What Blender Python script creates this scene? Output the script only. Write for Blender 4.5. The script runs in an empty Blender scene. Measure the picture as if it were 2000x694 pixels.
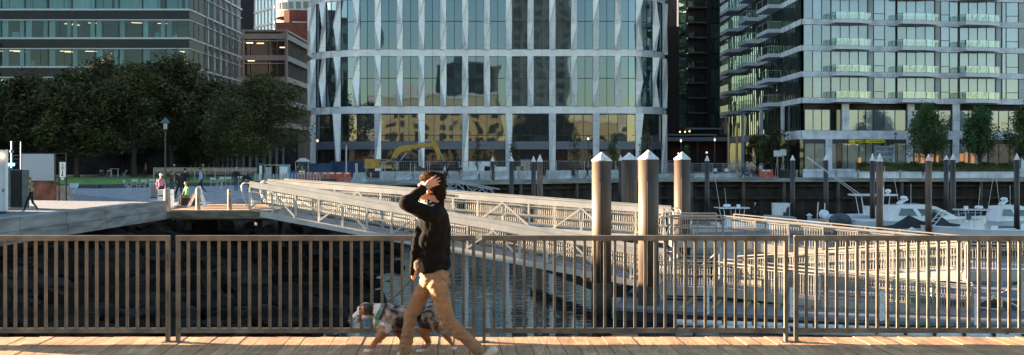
import bpy, math, random
from mathutils import Vector, Matrix, Euler, noise
R = math.radians
random.seed(7)
scene = bpy.context.scene
col = scene.collection
F = 2200.0; EYE = 1.856; HY = 308.0
# ---------------------------------------------------------------- camera
cam = bpy.data.cameras.new('camera'); cam.sensor_width = 36; cam.lens = 36 * F / 2000
cam.shift_y = -39.0 / 2000; cam.clip_end = 5000; cam.clip_start = 0.1
co = bpy.data.objects.new('camera', cam); co.location = (0, 0, EYE); co.rotation_euler = (R(90), 0, 0)
cam.dof.use_dof = False
col.objects.link(co); scene.camera = co
# ---------------------------------------------------------------- light
SUNV = Vector((-0.962, 0.273, 0)).normalized(); EL = 7.6
az = math.atan2(SUNV.x, SUNV.y)
w = bpy.data.worlds.new('World'); scene.world = w; w.use_nodes = True
nt = w.node_tree; bg = nt.nodes['Background']
sk = nt.nodes.new('ShaderNodeTexSky'); sk.sky_type = 'NISHITA'; sk.sun_disc = False
sk.sun_elevation = R(EL); sk.sun_rotation = az; sk.air_density = 1.0; sk.dust_density = 0.3; sk.ozone_density = 1.6
nt.links.new(sk.outputs[0], bg.inputs[0]); bg.inputs[1].default_value = 0.05
sl = bpy.data.lights.new('sun', 'SUN'); sl.energy = 5.0; sl.angle = R(0.6); sl.color = (1.0, 0.77, 0.53)
so = bpy.data.objects.new('sun', sl); col.objects.link(so)
sd = Vector((SUNV.x * math.cos(R(EL)), SUNV.y * math.cos(R(EL)), math.sin(R(EL))))
so.rotation_euler = sd.to_track_quat('Z', 'Y').to_euler(); so.location = sd * 100
vs = scene.view_settings
vs.view_transform = 'Standard'; vs.look = 'None'; vs.exposure = 3.35; vs.gamma = 1; vs.use_curve_mapping = False
scene.render.engine = 'CYCLES'
scene.cycles.use_denoising = True
scene.cycles.max_bounces = 8; scene.cycles.transparent_max_bounces = 12
scene.cycles.caustics_reflective = False; scene.cycles.sample_clamp_indirect = 6

# ---------------------------------------------------------------- helpers
def X(px, d): return (px - 1000) * d / F
def Z(py, d): return EYE - (py - HY) * d / F
def P(px, py, d): return Vector((X(px, d), d, Z(py, d)))
def V(*a): return Vector(a)

class MB:
    def __init__(s): s.v = []; s.f = []; s.m = []
    def add(s, vs_, fs, mi=0):
        n = len(s.v); s.v += [tuple(v) for v in vs_]
        for f in fs: s.f.append(tuple(i + n for i in f)); s.m.append(mi)
        return s
    def quad(s, a, b, c, d, mi=0): return s.add([a, b, c, d], [(0, 1, 2, 3)], mi)
    def poly(s, pts, mi=0): return s.add(pts, [tuple(range(len(pts)))], mi)
    def box(s, x0, y0, z0, x1, y1, z1, mi=0):
        v = [(x0,y0,z0),(x1,y0,z0),(x1,y1,z0),(x0,y1,z0),(x0,y0,z1),(x1,y0,z1),(x1,y1,z1),(x0,y1,z1)]
        return s.add(v, [(0,3,2,1),(4,5,6,7),(0,1,5,4),(1,2,6,5),(2,3,7,6),(3,0,4,7)], mi)
    def obox(s, c, a, b, h, mi=0):   # centre, three half vectors
        c, a, b, h = Vector(c), Vector(a), Vector(b), Vector(h)
        v = [c-a-b-h, c+a-b-h, c+a+b-h, c-a+b-h, c-a-b+h, c+a-b+h, c+a+b+h, c-a+b+h]
        return s.add(v, [(0,3,2,1),(4,5,6,7),(0,1,5,4),(1,2,6,5),(2,3,7,6),(3,0,4,7)], mi)
    def bar(s, p, q, w_, h, up=(0,0,1), mi=0):   # w_ across, h along up
        p, q = Vector(p), Vector(q); t = q - p; L = t.length; t.normalize()
        u = Vector(up); sd_ = t.cross(u)
        if sd_.length < 1e-5: sd_ = t.cross(Vector((0, 1, 0)))
        sd_.normalize(); u = sd_.cross(t).normalized()
        return s.obox((p+q)/2, t*L/2, sd_*w_/2, u*h/2, mi)
    def tube(s, p, q, r, r2=None, n=8, cap=True, mi=0):
        p, q = Vector(p), Vector(q); r2 = r if r2 is None else r2
        t = (q-p).normalized(); a = t.orthogonal().normalized(); b = t.cross(a)
        vs_ = []
        for c, rr in ((p, r), (q, r2)):
            for i in range(n):
                an = 2*math.pi*i/n; vs_.append(c + a*rr*math.cos(an) + b*rr*math.sin(an))
        fs = [(i, (i+1) % n, n+(i+1) % n, n+i) for i in range(n)]
        if cap: fs += [tuple(range(n-1, -1, -1)), tuple(range(n, 2*n))]
        return s.add(vs_, fs, mi)
    def path(s, pts, r, n=8, mi=0):
        pts = [Vector(p) for p in pts]; vs_ = []; k = len(pts)
        rs = r if isinstance(r, (list, tuple)) else [r]*k
        ref = None
        for i, p in enumerate(pts):
            t = (pts[min(i+1, k-1)] - pts[max(i-1, 0)]).normalized()
            if ref is None: ref = t.orthogonal().normalized()
            a = (ref - t*ref.dot(t)).normalized(); ref = a; b = t.cross(a)
            for j in range(n):
                an = 2*math.pi*j/n; vs_.append(p + (a*math.cos(an) + b*math.sin(an))*rs[i])
        fs = []
        for i in range(k-1):
            for j in range(n): fs.append((i*n+j, i*n+(j+1) % n, (i+1)*n+(j+1) % n, (i+1)*n+j))
        fs += [tuple(range(n-1, -1, -1)), tuple(range((k-1)*n, k*n))]
        return s.add(vs_, fs, mi)
    def lathe(s, prof, c=(0,0,0), n=16, mi=0):
        vs_ = []; c = Vector(c)
        for r, z in prof:
            for j in range(n):
                an = 2*math.pi*j/n; vs_.append(c + Vector((r*math.cos(an), r*math.sin(an), z)))
        k = len(prof); fs = []
        for i in range(k-1):
            for j in range(n): fs.append((i*n+j, i*n+(j+1) % n, (i+1)*n+(j+1) % n, (i+1)*n+j))
        fs += [tuple(range(n-1, -1, -1)), tuple(range((k-1)*n, k*n))]
        return s.add(vs_, fs, mi)
    def prism(s, poly, z0, z1, mi=0):
        n = len(poly)
        vs_ = [(x, y, z0) for x, y in poly] + [(x, y, z1) for x, y in poly]
        fs = [tuple(range(n-1, -1, -1)), tuple(range(n, 2*n))] + [(i, (i+1) % n, n+(i+1) % n, n+i) for i in range(n)]
        return s.add(vs_, fs, mi)
    def ball(s, c, r, n=8, mi=0, rot=None):
        rx, ry, rz = r if isinstance(r, (tuple, list)) else (r, r, r)
        vs_ = []; c = Vector(c); m = rot if rot is not None else Matrix.Identity(3)
        for i in range(1, n):
            ph = math.pi*i/n
            for j in range(2*n):
                th = math.pi*j/n
                vs_.append(c + m @ Vector((rx*math.sin(ph)*math.cos(th), ry*math.sin(ph)*math.sin(th), rz*math.cos(ph))))
        fs = []; k = 2*n
        for i in range(n-2):
            for j in range(k): fs.append((i*k+j, (i+1)*k+j, (i+1)*k+(j+1) % k, i*k+(j+1) % k))
        a = len(vs_); vs_ += [c + m @ Vector((0,0,rz)), c - m @ Vector((0,0,rz))]
        for j in range(k): fs += [(a, j, (j+1) % k), (a+1, (n-2)*k+(j+1) % k, (n-2)*k+j)]
        return s.add(vs_, fs, mi)
    def mesh(s, name, mats, off=(0,0,0), smooth=False):
        me = bpy.data.meshes.new(name); o = Vector(off)
        me.from_pydata([(x-o.x, y-o.y, z-o.z) for x, y, z in s.v], [], s.f)
        for m in (mats if isinstance(mats, (list, tuple)) else [mats]): me.materials.append(m)
        me.polygons.foreach_set('material_index', s.m)
        if smooth: me.polygons.foreach_set('use_smooth', [True]*len(me.polygons))
        me.update(); return me
    def build(s, name, mats, parent=None, smooth=False, origin=None):
        off = Vector((0,0,0)); top = parent
        if parent is not None:
            while top.parent: top = top.parent
            off = Vector(top.get('_o', (0,0,0)))
        elif origin is not None: off = Vector(origin)
        o = bpy.data.objects.new(name, s.mesh(name, mats, off, smooth)); col.objects.link(o)
        if parent is not None: o.parent = parent
        else: o.location = off
        return o

def tag(o, label=None, cat=None, group=None, kind=None):
    if label: o['label'] = label
    if cat: o['category'] = cat
    if group: o['group'] = group
    if kind: o['kind'] = kind
    return o
def thing(name, label, cat, loc=(0,0,0), group=None, local=False, rz=0):
    o = bpy.data.objects.new(name, None); o.empty_display_size = .2; col.objects.link(o)
    o.location = loc; o.rotation_euler = (0, 0, rz)
    if not local: o['_o'] = tuple(loc)
    return tag(o, label, cat, group)
def copytree(o, parent=None):
    c = o.copy(); col.objects.link(c)
    if parent: c.parent = parent
    for ch in [x for x in o.children]: copytree(ch, c)
    return c
def at(o, loc, rz=0, label=None, sc=None):
    o.location = loc; o.rotation_euler = (0, 0, rz)
    if label: o['label'] = label
    if sc: o.scale = (sc, sc, sc) if not isinstance(sc, tuple) else sc
    return o

TS = bpy.data.scenes.new('workbench_scene')
# ---------------------------------------------------------------- materials
def NN(nt, t, **k):
    n = nt.nodes.new(t)
    for a, b in k.items(): setattr(n, a, b)
    return n
def base(name):
    m = bpy.data.materials.new(name); m.use_nodes = True; nt = m.node_tree
    return m, nt, nt.nodes['Principled BSDF'], nt.nodes['Material Output']
def M(name, c, rough=.6, metal=0, var=.18, sc=2.5, bump=0, bsc=25, st=(1,1,1), c2=None, spec=.5, detail=5, contrast=(.3,.7), isl=0, coat=0, objr=0):
    m, nt, b, out = base(name); L = nt.links.new
    c2 = c2 or tuple(x*(1-var*2) for x in c); c1 = tuple(min(1, x*(1+var)) for x in c)
    tc = NN(nt, 'ShaderNodeTexCoord'); mp = NN(nt, 'ShaderNodeMapping'); mp.inputs['Scale'].default_value = st
    L(tc.outputs['Object'], mp.inputs[0])
    n = NN(nt, 'ShaderNodeTexNoise'); n.inputs['Scale'].default_value = sc; n.inputs['Detail'].default_value = detail
    L(mp.outputs[0], n.inputs['Vector'])
    cr = NN(nt, 'ShaderNodeValToRGB'); cr.color_ramp.elements[0].position = contrast[0]; cr.color_ramp.elements[1].position = contrast[1]
    cr.color_ramp.elements[0].color = (*c2, 1); cr.color_ramp.elements[1].color = (*c1, 1)
    L(n.outputs[0], cr.inputs[0]); last = cr.outputs[0]
    if isl or objr:
        hs = NN(nt, 'ShaderNodeHueSaturation')
        if isl: g = NN(nt, 'ShaderNodeNewGeometry'); src = g.outputs['Random Per Island']; a = isl
        else: g = NN(nt, 'ShaderNodeObjectInfo'); src = g.outputs['Random']; a = objr
        mr = NN(nt, 'ShaderNodeMapRange'); mr.inputs[3].default_value = 1-a; mr.inputs[4].default_value = 1+a
        L(src, mr.inputs[0]); L(mr.outputs[0], hs.inputs['Value']); L(last, hs.inputs['Color']); last = hs.outputs[0]
    L(last, b.inputs['Base Color'])
    b.inputs['Roughness'].default_value = rough; b.inputs['Metallic'].default_value = metal
    b.inputs['Specular IOR Level'].default_value = spec
    if coat: b.inputs['Coat Weight'].default_value = coat
    if bump:
        n2 = NN(nt, 'ShaderNodeTexNoise'); n2.inputs['Scale'].default_value = bsc; n2.inputs['Detail'].default_value = 6
        L(mp.outputs[0], n2.inputs['Vector'])
        bp = NN(nt, 'ShaderNodeBump'); bp.inputs['Strength'].default_value = bump; bp.inputs['Distance'].default_value = .05
        L(n2.outputs[0], bp.inputs['Height']); L(bp.outputs[0], b.inputs['Normal'])
    return m
def GLASS(name, dark, light, tint, refl=.4, thr=.5, wav=.03, wsc=.35, rough=.02, graze=.5):
    """coated window glass: mirror layer over either a dark room or a pale blind, one choice per window"""
    m, nt, b, out = base(name); L = nt.links.new
    oi = NN(nt, 'ShaderNodeObjectInfo'); ge = NN(nt, 'ShaderNodeNewGeometry')
    ad = NN(nt, 'ShaderNodeMath', operation='ADD'); L(oi.outputs['Random'], ad.inputs[0]); L(ge.outputs['Random Per Island'], ad.inputs[1])
    fr = NN(nt, 'ShaderNodeMath', operation='FRACT'); L(ad.outputs[0], fr.inputs[0])
    cr = NN(nt, 'ShaderNodeValToRGB'); e = cr.color_ramp.elements
    e[0].position = max(0, thr-.06); e[0].color = (*dark, 1); e[1].position = min(1, thr+.06); e[1].color = (*light, 1)
    L(fr.outputs[0], cr.inputs[0])
    tc = NN(nt, 'ShaderNodeTexCoord')
    n = NN(nt, 'ShaderNodeTexNoise'); n.inputs['Scale'].default_value = .9; L(tc.outputs['Object'], n.inputs['Vector'])
    mx = NN(nt, 'ShaderNodeMixRGB', blend_type='MULTIPLY'); mx.inputs[0].default_value = .6
    L(cr.outputs[0], mx.inputs[1]); L(n.outputs[0], mx.inputs[2]); L(mx.outputs[0], b.inputs['Base Color'])
    b.inputs['Roughness'].default_value = .5; b.inputs['Specular IOR Level'].default_value = .2
    gl = NN(nt, 'ShaderNodeBsdfGlossy'); gl.inputs['Color'].default_value = (*tint, 1); gl.inputs['Roughness'].default_value = rough
    n2 = NN(nt, 'ShaderNodeTexNoise'); n2.inputs['Scale'].default_value = wsc; n2.inputs['Detail'].default_value = 1.5
    L(ge.outputs['Position'], n2.inputs['Vector'])
    bp = NN(nt, 'ShaderNodeBump'); bp.inputs['Strength'].default_value = 1; bp.inputs['Distance'].default_value = wav
    L(n2.outputs[0], bp.inputs['Height']); L(bp.outputs[0], gl.inputs['Normal'])
    lw = NN(nt, 'ShaderNodeLayerWeight'); lw.inputs[0].default_value = .35
    mr = NN(nt, 'ShaderNodeMapRange'); mr.inputs[3].default_value = refl; mr.inputs[4].default_value = min(1, refl+graze)
    L(lw.outputs['Facing'], mr.inputs[0])
    ms = NN(nt, 'ShaderNodeMixShader'); L(mr.outputs[0], ms.inputs[0]); L(b.outputs[0], ms.inputs[1]); L(gl.outputs[0], ms.inputs[2])
    L(ms.outputs[0], out.inputs[0]); return m
def CLEAR(name, tint=(.9,1,.97), refl=.12, tr=(.85,.95,.93)):
    m, nt, b, out = base(name); L = nt.links.new
    gl = NN(nt, 'ShaderNodeBsdfGlossy'); gl.inputs['Roughness'].default_value = .03; gl.inputs['Color'].default_value = (*tint, 1)
    tp = NN(nt, 'ShaderNodeBsdfTransparent'); tp.inputs[0].default_value = (*tr, 1)
    ms = NN(nt, 'ShaderNodeMixShader'); ms.inputs[0].default_value = refl
    L(tp.outputs[0], ms.inputs[1]); L(gl.outputs[0], ms.inputs[2]); L(ms.outputs[0], out.inputs[0]); return m
def EMIT(name, c, s):
    m, nt, b, out = base(name)
    b.inputs['Base Color'].default_value = (*c, 1); b.inputs['Emission Color'].default_value = (*c, 1); b.inputs['Emission Strength'].default_value = s
    return m
def PLANKS(name, c1, c2, wid, axis=0, gapc=(.02,.015,.01), rough=.75, grain=1.0):
    """boards told apart by island, with grain along the board"""
    m, nt, b, out = base(name); L = nt.links.new
    ge = NN(nt, 'ShaderNodeNewGeometry'); tc = NN(nt, 'ShaderNodeTexCoord')
    cr = NN(nt, 'ShaderNodeValToRGB'); e = cr.color_ramp.elements; e[0].color = (*c1, 1); e[1].color = (*c2, 1)
    L(ge.outputs['Random Per Island'], cr.inputs[0])
    mp = NN(nt, 'ShaderNodeMapping'); mp.inputs['Scale'].default_value = (14, 1.2, 14) if axis == 0 else (1.2, 14, 14)
    L(tc.outputs['Object'], mp.inputs[0])
    n = NN(nt, 'ShaderNodeTexNoise'); n.inputs['Scale'].default_value = 2.2; n.inputs['Detail'].default_value = 8; n.inputs['Distortion'].default_value = 1.2
    L(mp.outputs[0], n.inputs['Vector'])
    n3 = NN(nt, 'ShaderNodeTexNoise'); n3.inputs['Scale'].default_value = 3.0; L(tc.outputs['Object'], n3.inputs['Vector'])
    mr = NN(nt, 'ShaderNodeMapRange'); mr.inputs[1].default_value = .3; mr.inputs[2].default_value = .7; mr.inputs[3].default_value = .62*grain; mr.inputs[4].default_value = 1.25
    L(n.outputs[0], mr.inputs[0])
    mr2 = NN(nt, 'ShaderNodeMapRange'); mr2.inputs[1].default_value = .35; mr2.inputs[2].default_value = .65; mr2.inputs[3].default_value = .72; mr2.inputs[4].default_value = 1.1
    L(n3.outputs[0], mr2.inputs[0])
    mu = NN(nt, 'ShaderNodeMath', operation='MULTIPLY'); L(mr.outputs[0], mu.inputs[0]); L(mr2.outputs[0], mu.inputs[1])
    hs = NN(nt, 'ShaderNodeHueSaturation'); L(mu.outputs[0], hs.inputs['Value']); L(cr.outputs[0], hs.inputs['Color'])
    L(hs.outputs[0], b.inputs['Base Color']); b.inputs['Roughness'].default_value = rough
    bp = NN(nt, 'ShaderNodeBump'); bp.inputs['Strength'].default_value = .35; bp.inputs['Distance'].default_value = .006
    L(n.outputs[0], bp.inputs['Height']); L(bp.outputs[0], b.inputs['Normal'])
    return m
def PANEL(name, c, pw, ph, rough=.6, metal=0, var=.12, joint=.35, dirt=.25, bump=.0):
    """cladding with thin joints every pw x ph metres (world aligned along x+y)"""
    m, nt, b, out = base(name); L = nt.links.new
    ge = NN(nt, 'ShaderNodeNewGeometry'); sp = NN(nt, 'ShaderNodeSeparateXYZ'); L(ge.outputs['Position'], sp.inputs[0])
    s = NN(nt, 'ShaderNodeMath', operation='ADD'); L(sp.outputs[0], s.inputs[0]); L(sp.outputs[1], s.inputs[1])
    cb = NN(nt, 'ShaderNodeCombineXYZ'); L(s.outputs[0], cb.inputs[0]); L(sp.outputs[2], cb.inputs[1])
    br = NN(nt, 'ShaderNodeTexBrick'); br.offset = 0.0; br.inputs['Scale'].default_value = 1
    br.inputs['Brick Width'].default_value = pw; br.inputs['Row Height'].default_value = ph; br.inputs['Mortar Size'].default_value = .02
    br.inputs['Color1'].default_value = (*[x*(1+var) for x in c], 1); br.inputs['Color2'].default_value = (*[x*(1-var) for x in c], 1)
    br.inputs['Mortar'].default_value = (*[x*joint for x in c], 1); L(cb.outputs[0], br.inputs[0])
    n = NN(nt, 'ShaderNodeTexNoise'); n.inputs['Scale'].default_value = .8; n.inputs['Detail'].default_value = 8; L(ge.outputs['Position'], n.inputs['Vector'])
    mr = NN(nt, 'ShaderNodeMapRange'); mr.inputs[1].default_value = .3; mr.inputs[2].default_value = .7; mr.inputs[3].default_value = 1-dirt; mr.inputs[4].default_value = 1+dirt*.4
    L(n.outputs[0], mr.inputs[0])
    hs = NN(nt, 'ShaderNodeHueSaturation'); L(mr.outputs[0], hs.inputs['Value']); L(br.outputs[0], hs.inputs['Color']); L(hs.outputs[0], b.inputs['Base Color'])
    b.inputs['Roughness'].default_value = rough; b.inputs['Metallic'].default_value = metal
    return m

m_deck = PLANKS('boardwalk_wood', (.44,.235,.11), (.60,.36,.185), .153)
m_wood = PLANKS('grey_wood', (.20,.185,.17), (.30,.28,.25), .2, 1)
m_timber = M('weathered_timber', (.24,.235,.23), .8, var=.3, sc=1.6, st=(1,.35,2.5), bump=.12, bsc=9)
m_edge = M('deck_edge_timber', (.20,.17,.12), .85, var=.3, sc=1.5, st=(1,1,4), bump=.3)
m_dark = M('tarred_timber', (.022,.016,.012), .8, var=.4, sc=2, st=(1,1,.3), bump=.4)
m_rail = M('bronze_rail_paint', (.145,.122,.09), .5, var=.3, sc=5, bump=.08, bsc=80)
m_alu = M('mill_aluminium', (.60,.56,.50), .45, metal=.1, var=.10, sc=1.2, bump=.04, bsc=60)
m_ramp = M('ramp_aluminium', (.30,.275,.24), .5, metal=.05, var=.15, sc=1.5)
m_fas = M('fascia_aluminium', (.42,.38,.32), .5, metal=.05, var=.12, sc=.8)
m_alu2 = M('grey_aluminium', (.50,.52,.54), .45, metal=.3, var=.1, sc=2)
m_grate = M('gangway_grating', (.20,.22,.26), .6, var=.15, sc=8)
m_conc = M('concrete', (.36,.36,.35), .85, var=.2, sc=1.5, bump=.2)
m_white = M('white_paint', (.78,.78,.77), .45, var=.06, sc=2)
m_black = M('black_paint', (.02,.02,.022), .4, var=.2, sc=4)
m_steel = M('galvanised_steel', (.38,.39,.40), .4, metal=.6, var=.12, sc=6)
m_gel = M('white_gelcoat', (.74,.76,.78), .22, var=.05, sc=1.5, coat=.4)
m_rubber = M('black_rubber', (.02,.02,.02), .7, var=.2, sc=5)
# ================================================================ SETTING
G = EYE - 2.5          # harbour walk level
WL = EYE - 6.4         # water level
FL = EYE - 5.9         # float deck level
# water
m_water, nt, b, out = base('harbour_water'); L = nt.links.new
b.inputs['Base Color'].default_value = (.003,.008,.012,1); b.inputs['Roughness'].default_value = .03; b.inputs['IOR'].default_value = 1.33; b.inputs['Specular IOR Level'].default_value = .5
tc = NN(nt, 'ShaderNodeNewGeometry'); mp = NN(nt, 'ShaderNodeMapping'); mp.inputs['Scale'].default_value = (.28, 1.25, 1); L(tc.outputs['Position'], mp.inputs[0])
n1 = NN(nt, 'ShaderNodeTexNoise'); n1.inputs['Scale'].default_value = 1.5; n1.inputs['Detail'].default_value = 2.5; n1.inputs['Distortion'].default_value = .6; L(mp.outputs[0], n1.inputs['Vector'])
bp = NN(nt, 'ShaderNodeBump'); bp.inputs['Strength'].default_value = 1; bp.inputs['Distance'].default_value = .013; L(n1.outputs[0], bp.inputs['Height'])
L(bp.outputs[0], b.inputs['Normal'])
mb = MB(); mb.quad((-2500,-2500,WL),(2500,-2500,WL),(2500,2500,WL),(-2500,2500,WL))
tag(mb.build('water', m_water), 'dark rippled harbour water in the cove', kind='structure')
# land
EDGE = [(-16.9,-40),(-16.9,38),(-16.4,53.6),(-16.2,60.5),(-13.0,66),(-13.6,90),(-14.8,115.2),(0,121),(18,133.4),(90,134.6),(1500,136)]
inner = []
for i, (x, y) in enumerate(EDGE):      # water wall stands back from the walk's edge
    inner.append((x-1.3, y) if i < 6 else ((x-1.0, y+1.3) if i == 6 else (x, y+1.5)))
m_pave = PANEL('granite_paving', (.36,.36,.37), 1.2, 1.2, .8, joint=.75, dirt=.3)
mg, ntg, bgm, og = base('ground_paving'); L = ntg.links.new
ge = NN(ntg, 'ShaderNodeNewGeometry')
n = NN(ntg, 'ShaderNodeTexNoise'); n.inputs['Scale'].default_value = 2.5; n.inputs['Detail'].default_value = 10; L(ge.outputs['Position'], n.inputs['Vector'])
cr = NN(ntg, 'ShaderNodeValToRGB'); cr.color_ramp.elements[0].position = .35; cr.color_ramp.elements[1].position = .65
cr.color_ramp.elements[0].color = (.17,.17,.18,1); cr.color_ramp.elements[1].color = (.36,.36,.37,1); L(n.outputs[0], cr.inputs[0]); L(cr.outputs[0], bgm.inputs['Base Color'])
bgm.inputs['Roughness'].default_value = .85
mb = MB(); mb.prism(list(reversed(inner + [(1500,2500),(-2500,2500),(-2500,-40)])), WL-3, G-.006)
tag(mb.build('ground', mg), 'grey paved quayside ground', kind='structure')
# harbour walk slab with overhanging edge
def offs(pts, d):
    return [(x-d, y+d*.3) if i < 7 else (x, y+d) for i, (x, y) in enumerate(pts)]
far = [(-13.0,66),(-13.6,90),(-14.8,115.2),(0,121),(18,133.4),(90,134.6)]
mb = MB()
inn = [(x-3.2, y) if i < 2 else (x-(3.2 if i == 2 else 0), y+3.4) for i, (x, y) in enumerate(far)]
mb.prism(far + list(reversed(inn)), G-.37, G+.03)
m_walkedge = M('harbourwalk_deck', (.30,.29,.25), .85, var=.3, sc=1.2, st=(.4,.4,3), bump=.3)
tag(mb.build('harbourwalk_path', m_walkedge), 'timber edged harbour walk along the sea wall', kind='structure')
# seawall: sheet piles with waling beam, behind fender piles
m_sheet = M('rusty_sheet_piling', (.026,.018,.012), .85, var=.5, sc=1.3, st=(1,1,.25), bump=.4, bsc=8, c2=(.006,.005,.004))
def zigwall(mb, p, q, z0, z1, pitch=1.1, dep=.28):
    p, q = Vector((*p, 0)), Vector((*q, 0)); t = q-p; n_ = max(2, int(t.length/(pitch/2))); nv = Vector((t.y, -t.x, 0)).normalized()
    for i in range(n_):
        for k in (0,):
            a = p + t*i/n_; b_ = p + t*(i+1)/n_
            oa = dep if i % 4 in (1, 2) else 0; ob = dep if (i+1) % 4 in (1, 2) else 0
            a = a + nv*oa; b_ = b_ + nv*ob
            mb.quad((a.x,a.y,z0),(b_.x,b_.y,z0),(b_.x,b_.y,z1),(a.x,a.y,z1))
mb = MB()
for p, q in ((inner[6], inner[7]), (inner[7], inner[8]), (inner[8], inner[9])):
    q2 = (p[0]+(q[0]-p[0])*.999, p[1]+(q[1]-p[1])*.999)
    zigwall(mb, (p[0], p[1]-.3), (q2[0], q2[1]-.3), WL-2, G-.4)
    mb.bar((p[0],p[1]-.75,WL+1.6),(q[0],q[1]-.75,WL+1.6), .3, .35)
    mb.bar((p[0],p[1]-.75,G-.9),(q[0],q[1]-.75,G-.9), .3, .25)
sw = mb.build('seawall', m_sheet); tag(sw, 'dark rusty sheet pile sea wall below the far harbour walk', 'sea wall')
mb = MB()
for i, (p, q) in enumerate(((inner[1], inner[2]), (inner[2], inner[3]), (inner[3], inner[4]), (inner[4], inner[5]), (inner[5], inner[6]))):
    zigwall(mb, (p[0]+.05, p[1]), (q[0]+.05, q[1]), WL-2, G-.4)
zigwall(mb, (inner[1][0]+.05, -30), (inner[1][0]+.05, 38), WL-2, G-.4)
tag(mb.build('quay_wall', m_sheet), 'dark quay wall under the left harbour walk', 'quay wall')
def fender(i, x, y, r=.2):
    mb = MB(); mb.tube((0,0,0),(0,0,G-.4-WL+1), r, r, 10)
    return mb
fm = MB().tube((0,0,0),(0,0,G-.4-WL+1), .2, .2, 10).mesh('fender_pile', m_dark)
def lerp2(pts, x):
    for (x0,y0),(x1,y1) in zip(pts, pts[1:]):
        if x0 <= x <= x1: return y0+(y1-y0)*(x-x0)/(x1-x0)
m_fp = M('grey_fender_pile', (.10,.085,.07), .85, var=.35, sc=2, st=(1,1,.3)); fm.materials[0] = m_fp
for i, px in enumerate((745, 835, 925, 1016, 1120, 1235, 1352, 1455, 1535, 1642, 1768, 1925)):
    d = 125 if px < 1100 else 133
    x = X(px, d); y = lerp2(far, x)-.05
    o = bpy.data.objects.new('fender_pile', fm); col.objects.link(o); o.location = (x, y+.35, WL-1)
    tag(o, 'grey timber fender pile against the dark far sea wall', 'pile', 'fender piles along the far sea wall')
# lawn
m_grass = M('lawn_grass', (.14,.29,.04), .9, var=.35, sc=1.2, bump=.5, bsc=30, detail=10)
mb = MB(); lawn = [(-39.5,93),(-33.5,91.5),(-27,99),(-22,108),(-18.5,118),(-20,139),(-95,141),(-95,96)]
mb.prism(lawn, G-.05, G+.06); 
lw_ = mb.build('lawn', m_grass); tag(lw_, 'clipped green lawn behind the gravel walk', kind='structure')
mb = MB()
for a_, b_ in zip(lawn[:4], lawn[1:5]): mb.bar((*a_, G+.1), (*b_, G+.1), .3, .42)
mb.bar((-95,96,G+.1),(*lawn[0],G+.1),.3,.42)
tag(mb.build('lawn_kerb', M('dark_granite_kerb', (.05,.05,.06), .7)), 'low dark granite kerb curving round the lawn', 'kerb')
# gravel strip of the near left bank
mgr = M('gravel_path', (.24,.25,.27), .95, var=.45, sc=30, bump=.6, bsc=60, detail=3)
mb = MB(); mb.prism([(-60,40),(-17.2,38),(-16.9,53),(-22,66),(-36,86),(-60,80)], G-.05, G+.004)
tag(mb.build('gravel_path', mgr), 'pale grey gravel walk beside the timber kerb', kind='structure')
mb = MB(); mb.prism([(-30,38.5),(-17.5,38.2),(-17.3,45.2),(-25,47),(-30,46)], G-.04, G+.012)
tag(mb.build('bank_soil', M('mossy_soil', (.075,.08,.045), .95, var=.5, sc=2, bump=.6, c2=(.05,.03,.02))), 'patch of bare soil with moss beside the container', kind='structure')
# timber bench-like kerb wall at left
t = thing('timber_kerb', 'long grey timber kerb wall on the left bank with two stacked beams', 'kerb wall', (-17.2,45,G))
p0, p1 = V(-17.75,20,0), V(-16.75,53.6,0)
def wallbar(name, z0, z1, dx, wd, mat):
    mb = MB(); n_ = 9
    for i in range(n_):
        a = p0.lerp(p1, i/n_ + .0006); b_ = p0.lerp(p1, (i+1)/n_ - .0006)
        mb.bar((a.x+dx, a.y, (z0+z1)/2), (b_.x+dx, b_.y, (z0+z1)/2), wd, z1-z0)
    return mb.build(name, mat, t)
wallbar('upper_beam', G+.0, G+.46, 0, .62, m_timber); wallbar('lower_beam', G-.42, G-.012, .12, .5, m_timber)
# platform deck at the gangways
mb = MB(); yy = 53.55
while yy < 60.4:
    mb.box(-16.3, yy, G-.06, -11.4, yy+.138, G+.0); yy += .145
pl = thing('timber_platform', 'sunlit timber platform at the head of the two gangways', 'platform', (-14,57,G))
mb.build('deck_boards', m_deck, pl)
mb = MB(); mb.box(-16.4,53.45,G-.4,-11.3,53.53,G-.065); mb.box(-11.38,53.55,G-.4,-11.3,60.4,G-.065); mb.box(-16.3,54,G-.5,-11.5,54.3,G-.08); mb.box(-16.3,57,G-.5,-11.5,57.3,G-.08)
mb.build('edge_beam', m_edge, pl)
for x in (-15.6,-12.2):
    for y in (54.2, 59.5): MB().tube((x,y,WL-1),(x,y,G-.4), .17, n=10).build('support_pile', m_dark, pl)
# foreground boardwalk
m_deck2 = m_deck
mb = MB(); x = -26.0; k = 0
sk_ = -.052
while x < 26:
    zz = random.uniform(-.003, .003)
    y0, y1 = -6.0, 11.66 + random.uniform(-.006,.006)
    xa, xb = x + sk_*(y0-11.66), x
    wv = .146
    v = [(xa,y0,-.04),(xa+wv,y0,-.04),(xb+wv,y1,-.04),(xb,y1,-.04),(xa,y0,zz),(xa+wv,y0,zz+random.uniform(-.002,.002)),(xb+wv,y1,zz+random.uniform(-.002,.002)),(xb,y1,zz)]
    mb.add(v, [(0,3,2,1),(4,5,6,7),(0,1,5,4),(1,2,6,5),(2,3,7,6),(3,0,4,7)]); x += .153
tag(mb.build('boardwalk', m_deck), 'sunlit wooden boardwalk in the foreground', kind='structure')
mb = MB(); mb.box(-26,11.42,-.40,26,11.6,-.05); mb.box(-26,6,-.4,26,6.2,-.05); mb.box(-26,-5.9,-.4,26,-5.7,-.05)
x = -25
while x < 26: mb.tube((x,11.1,WL-1.5),(x,11.1,-.4), .17, n=10); x += 4.0
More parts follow.
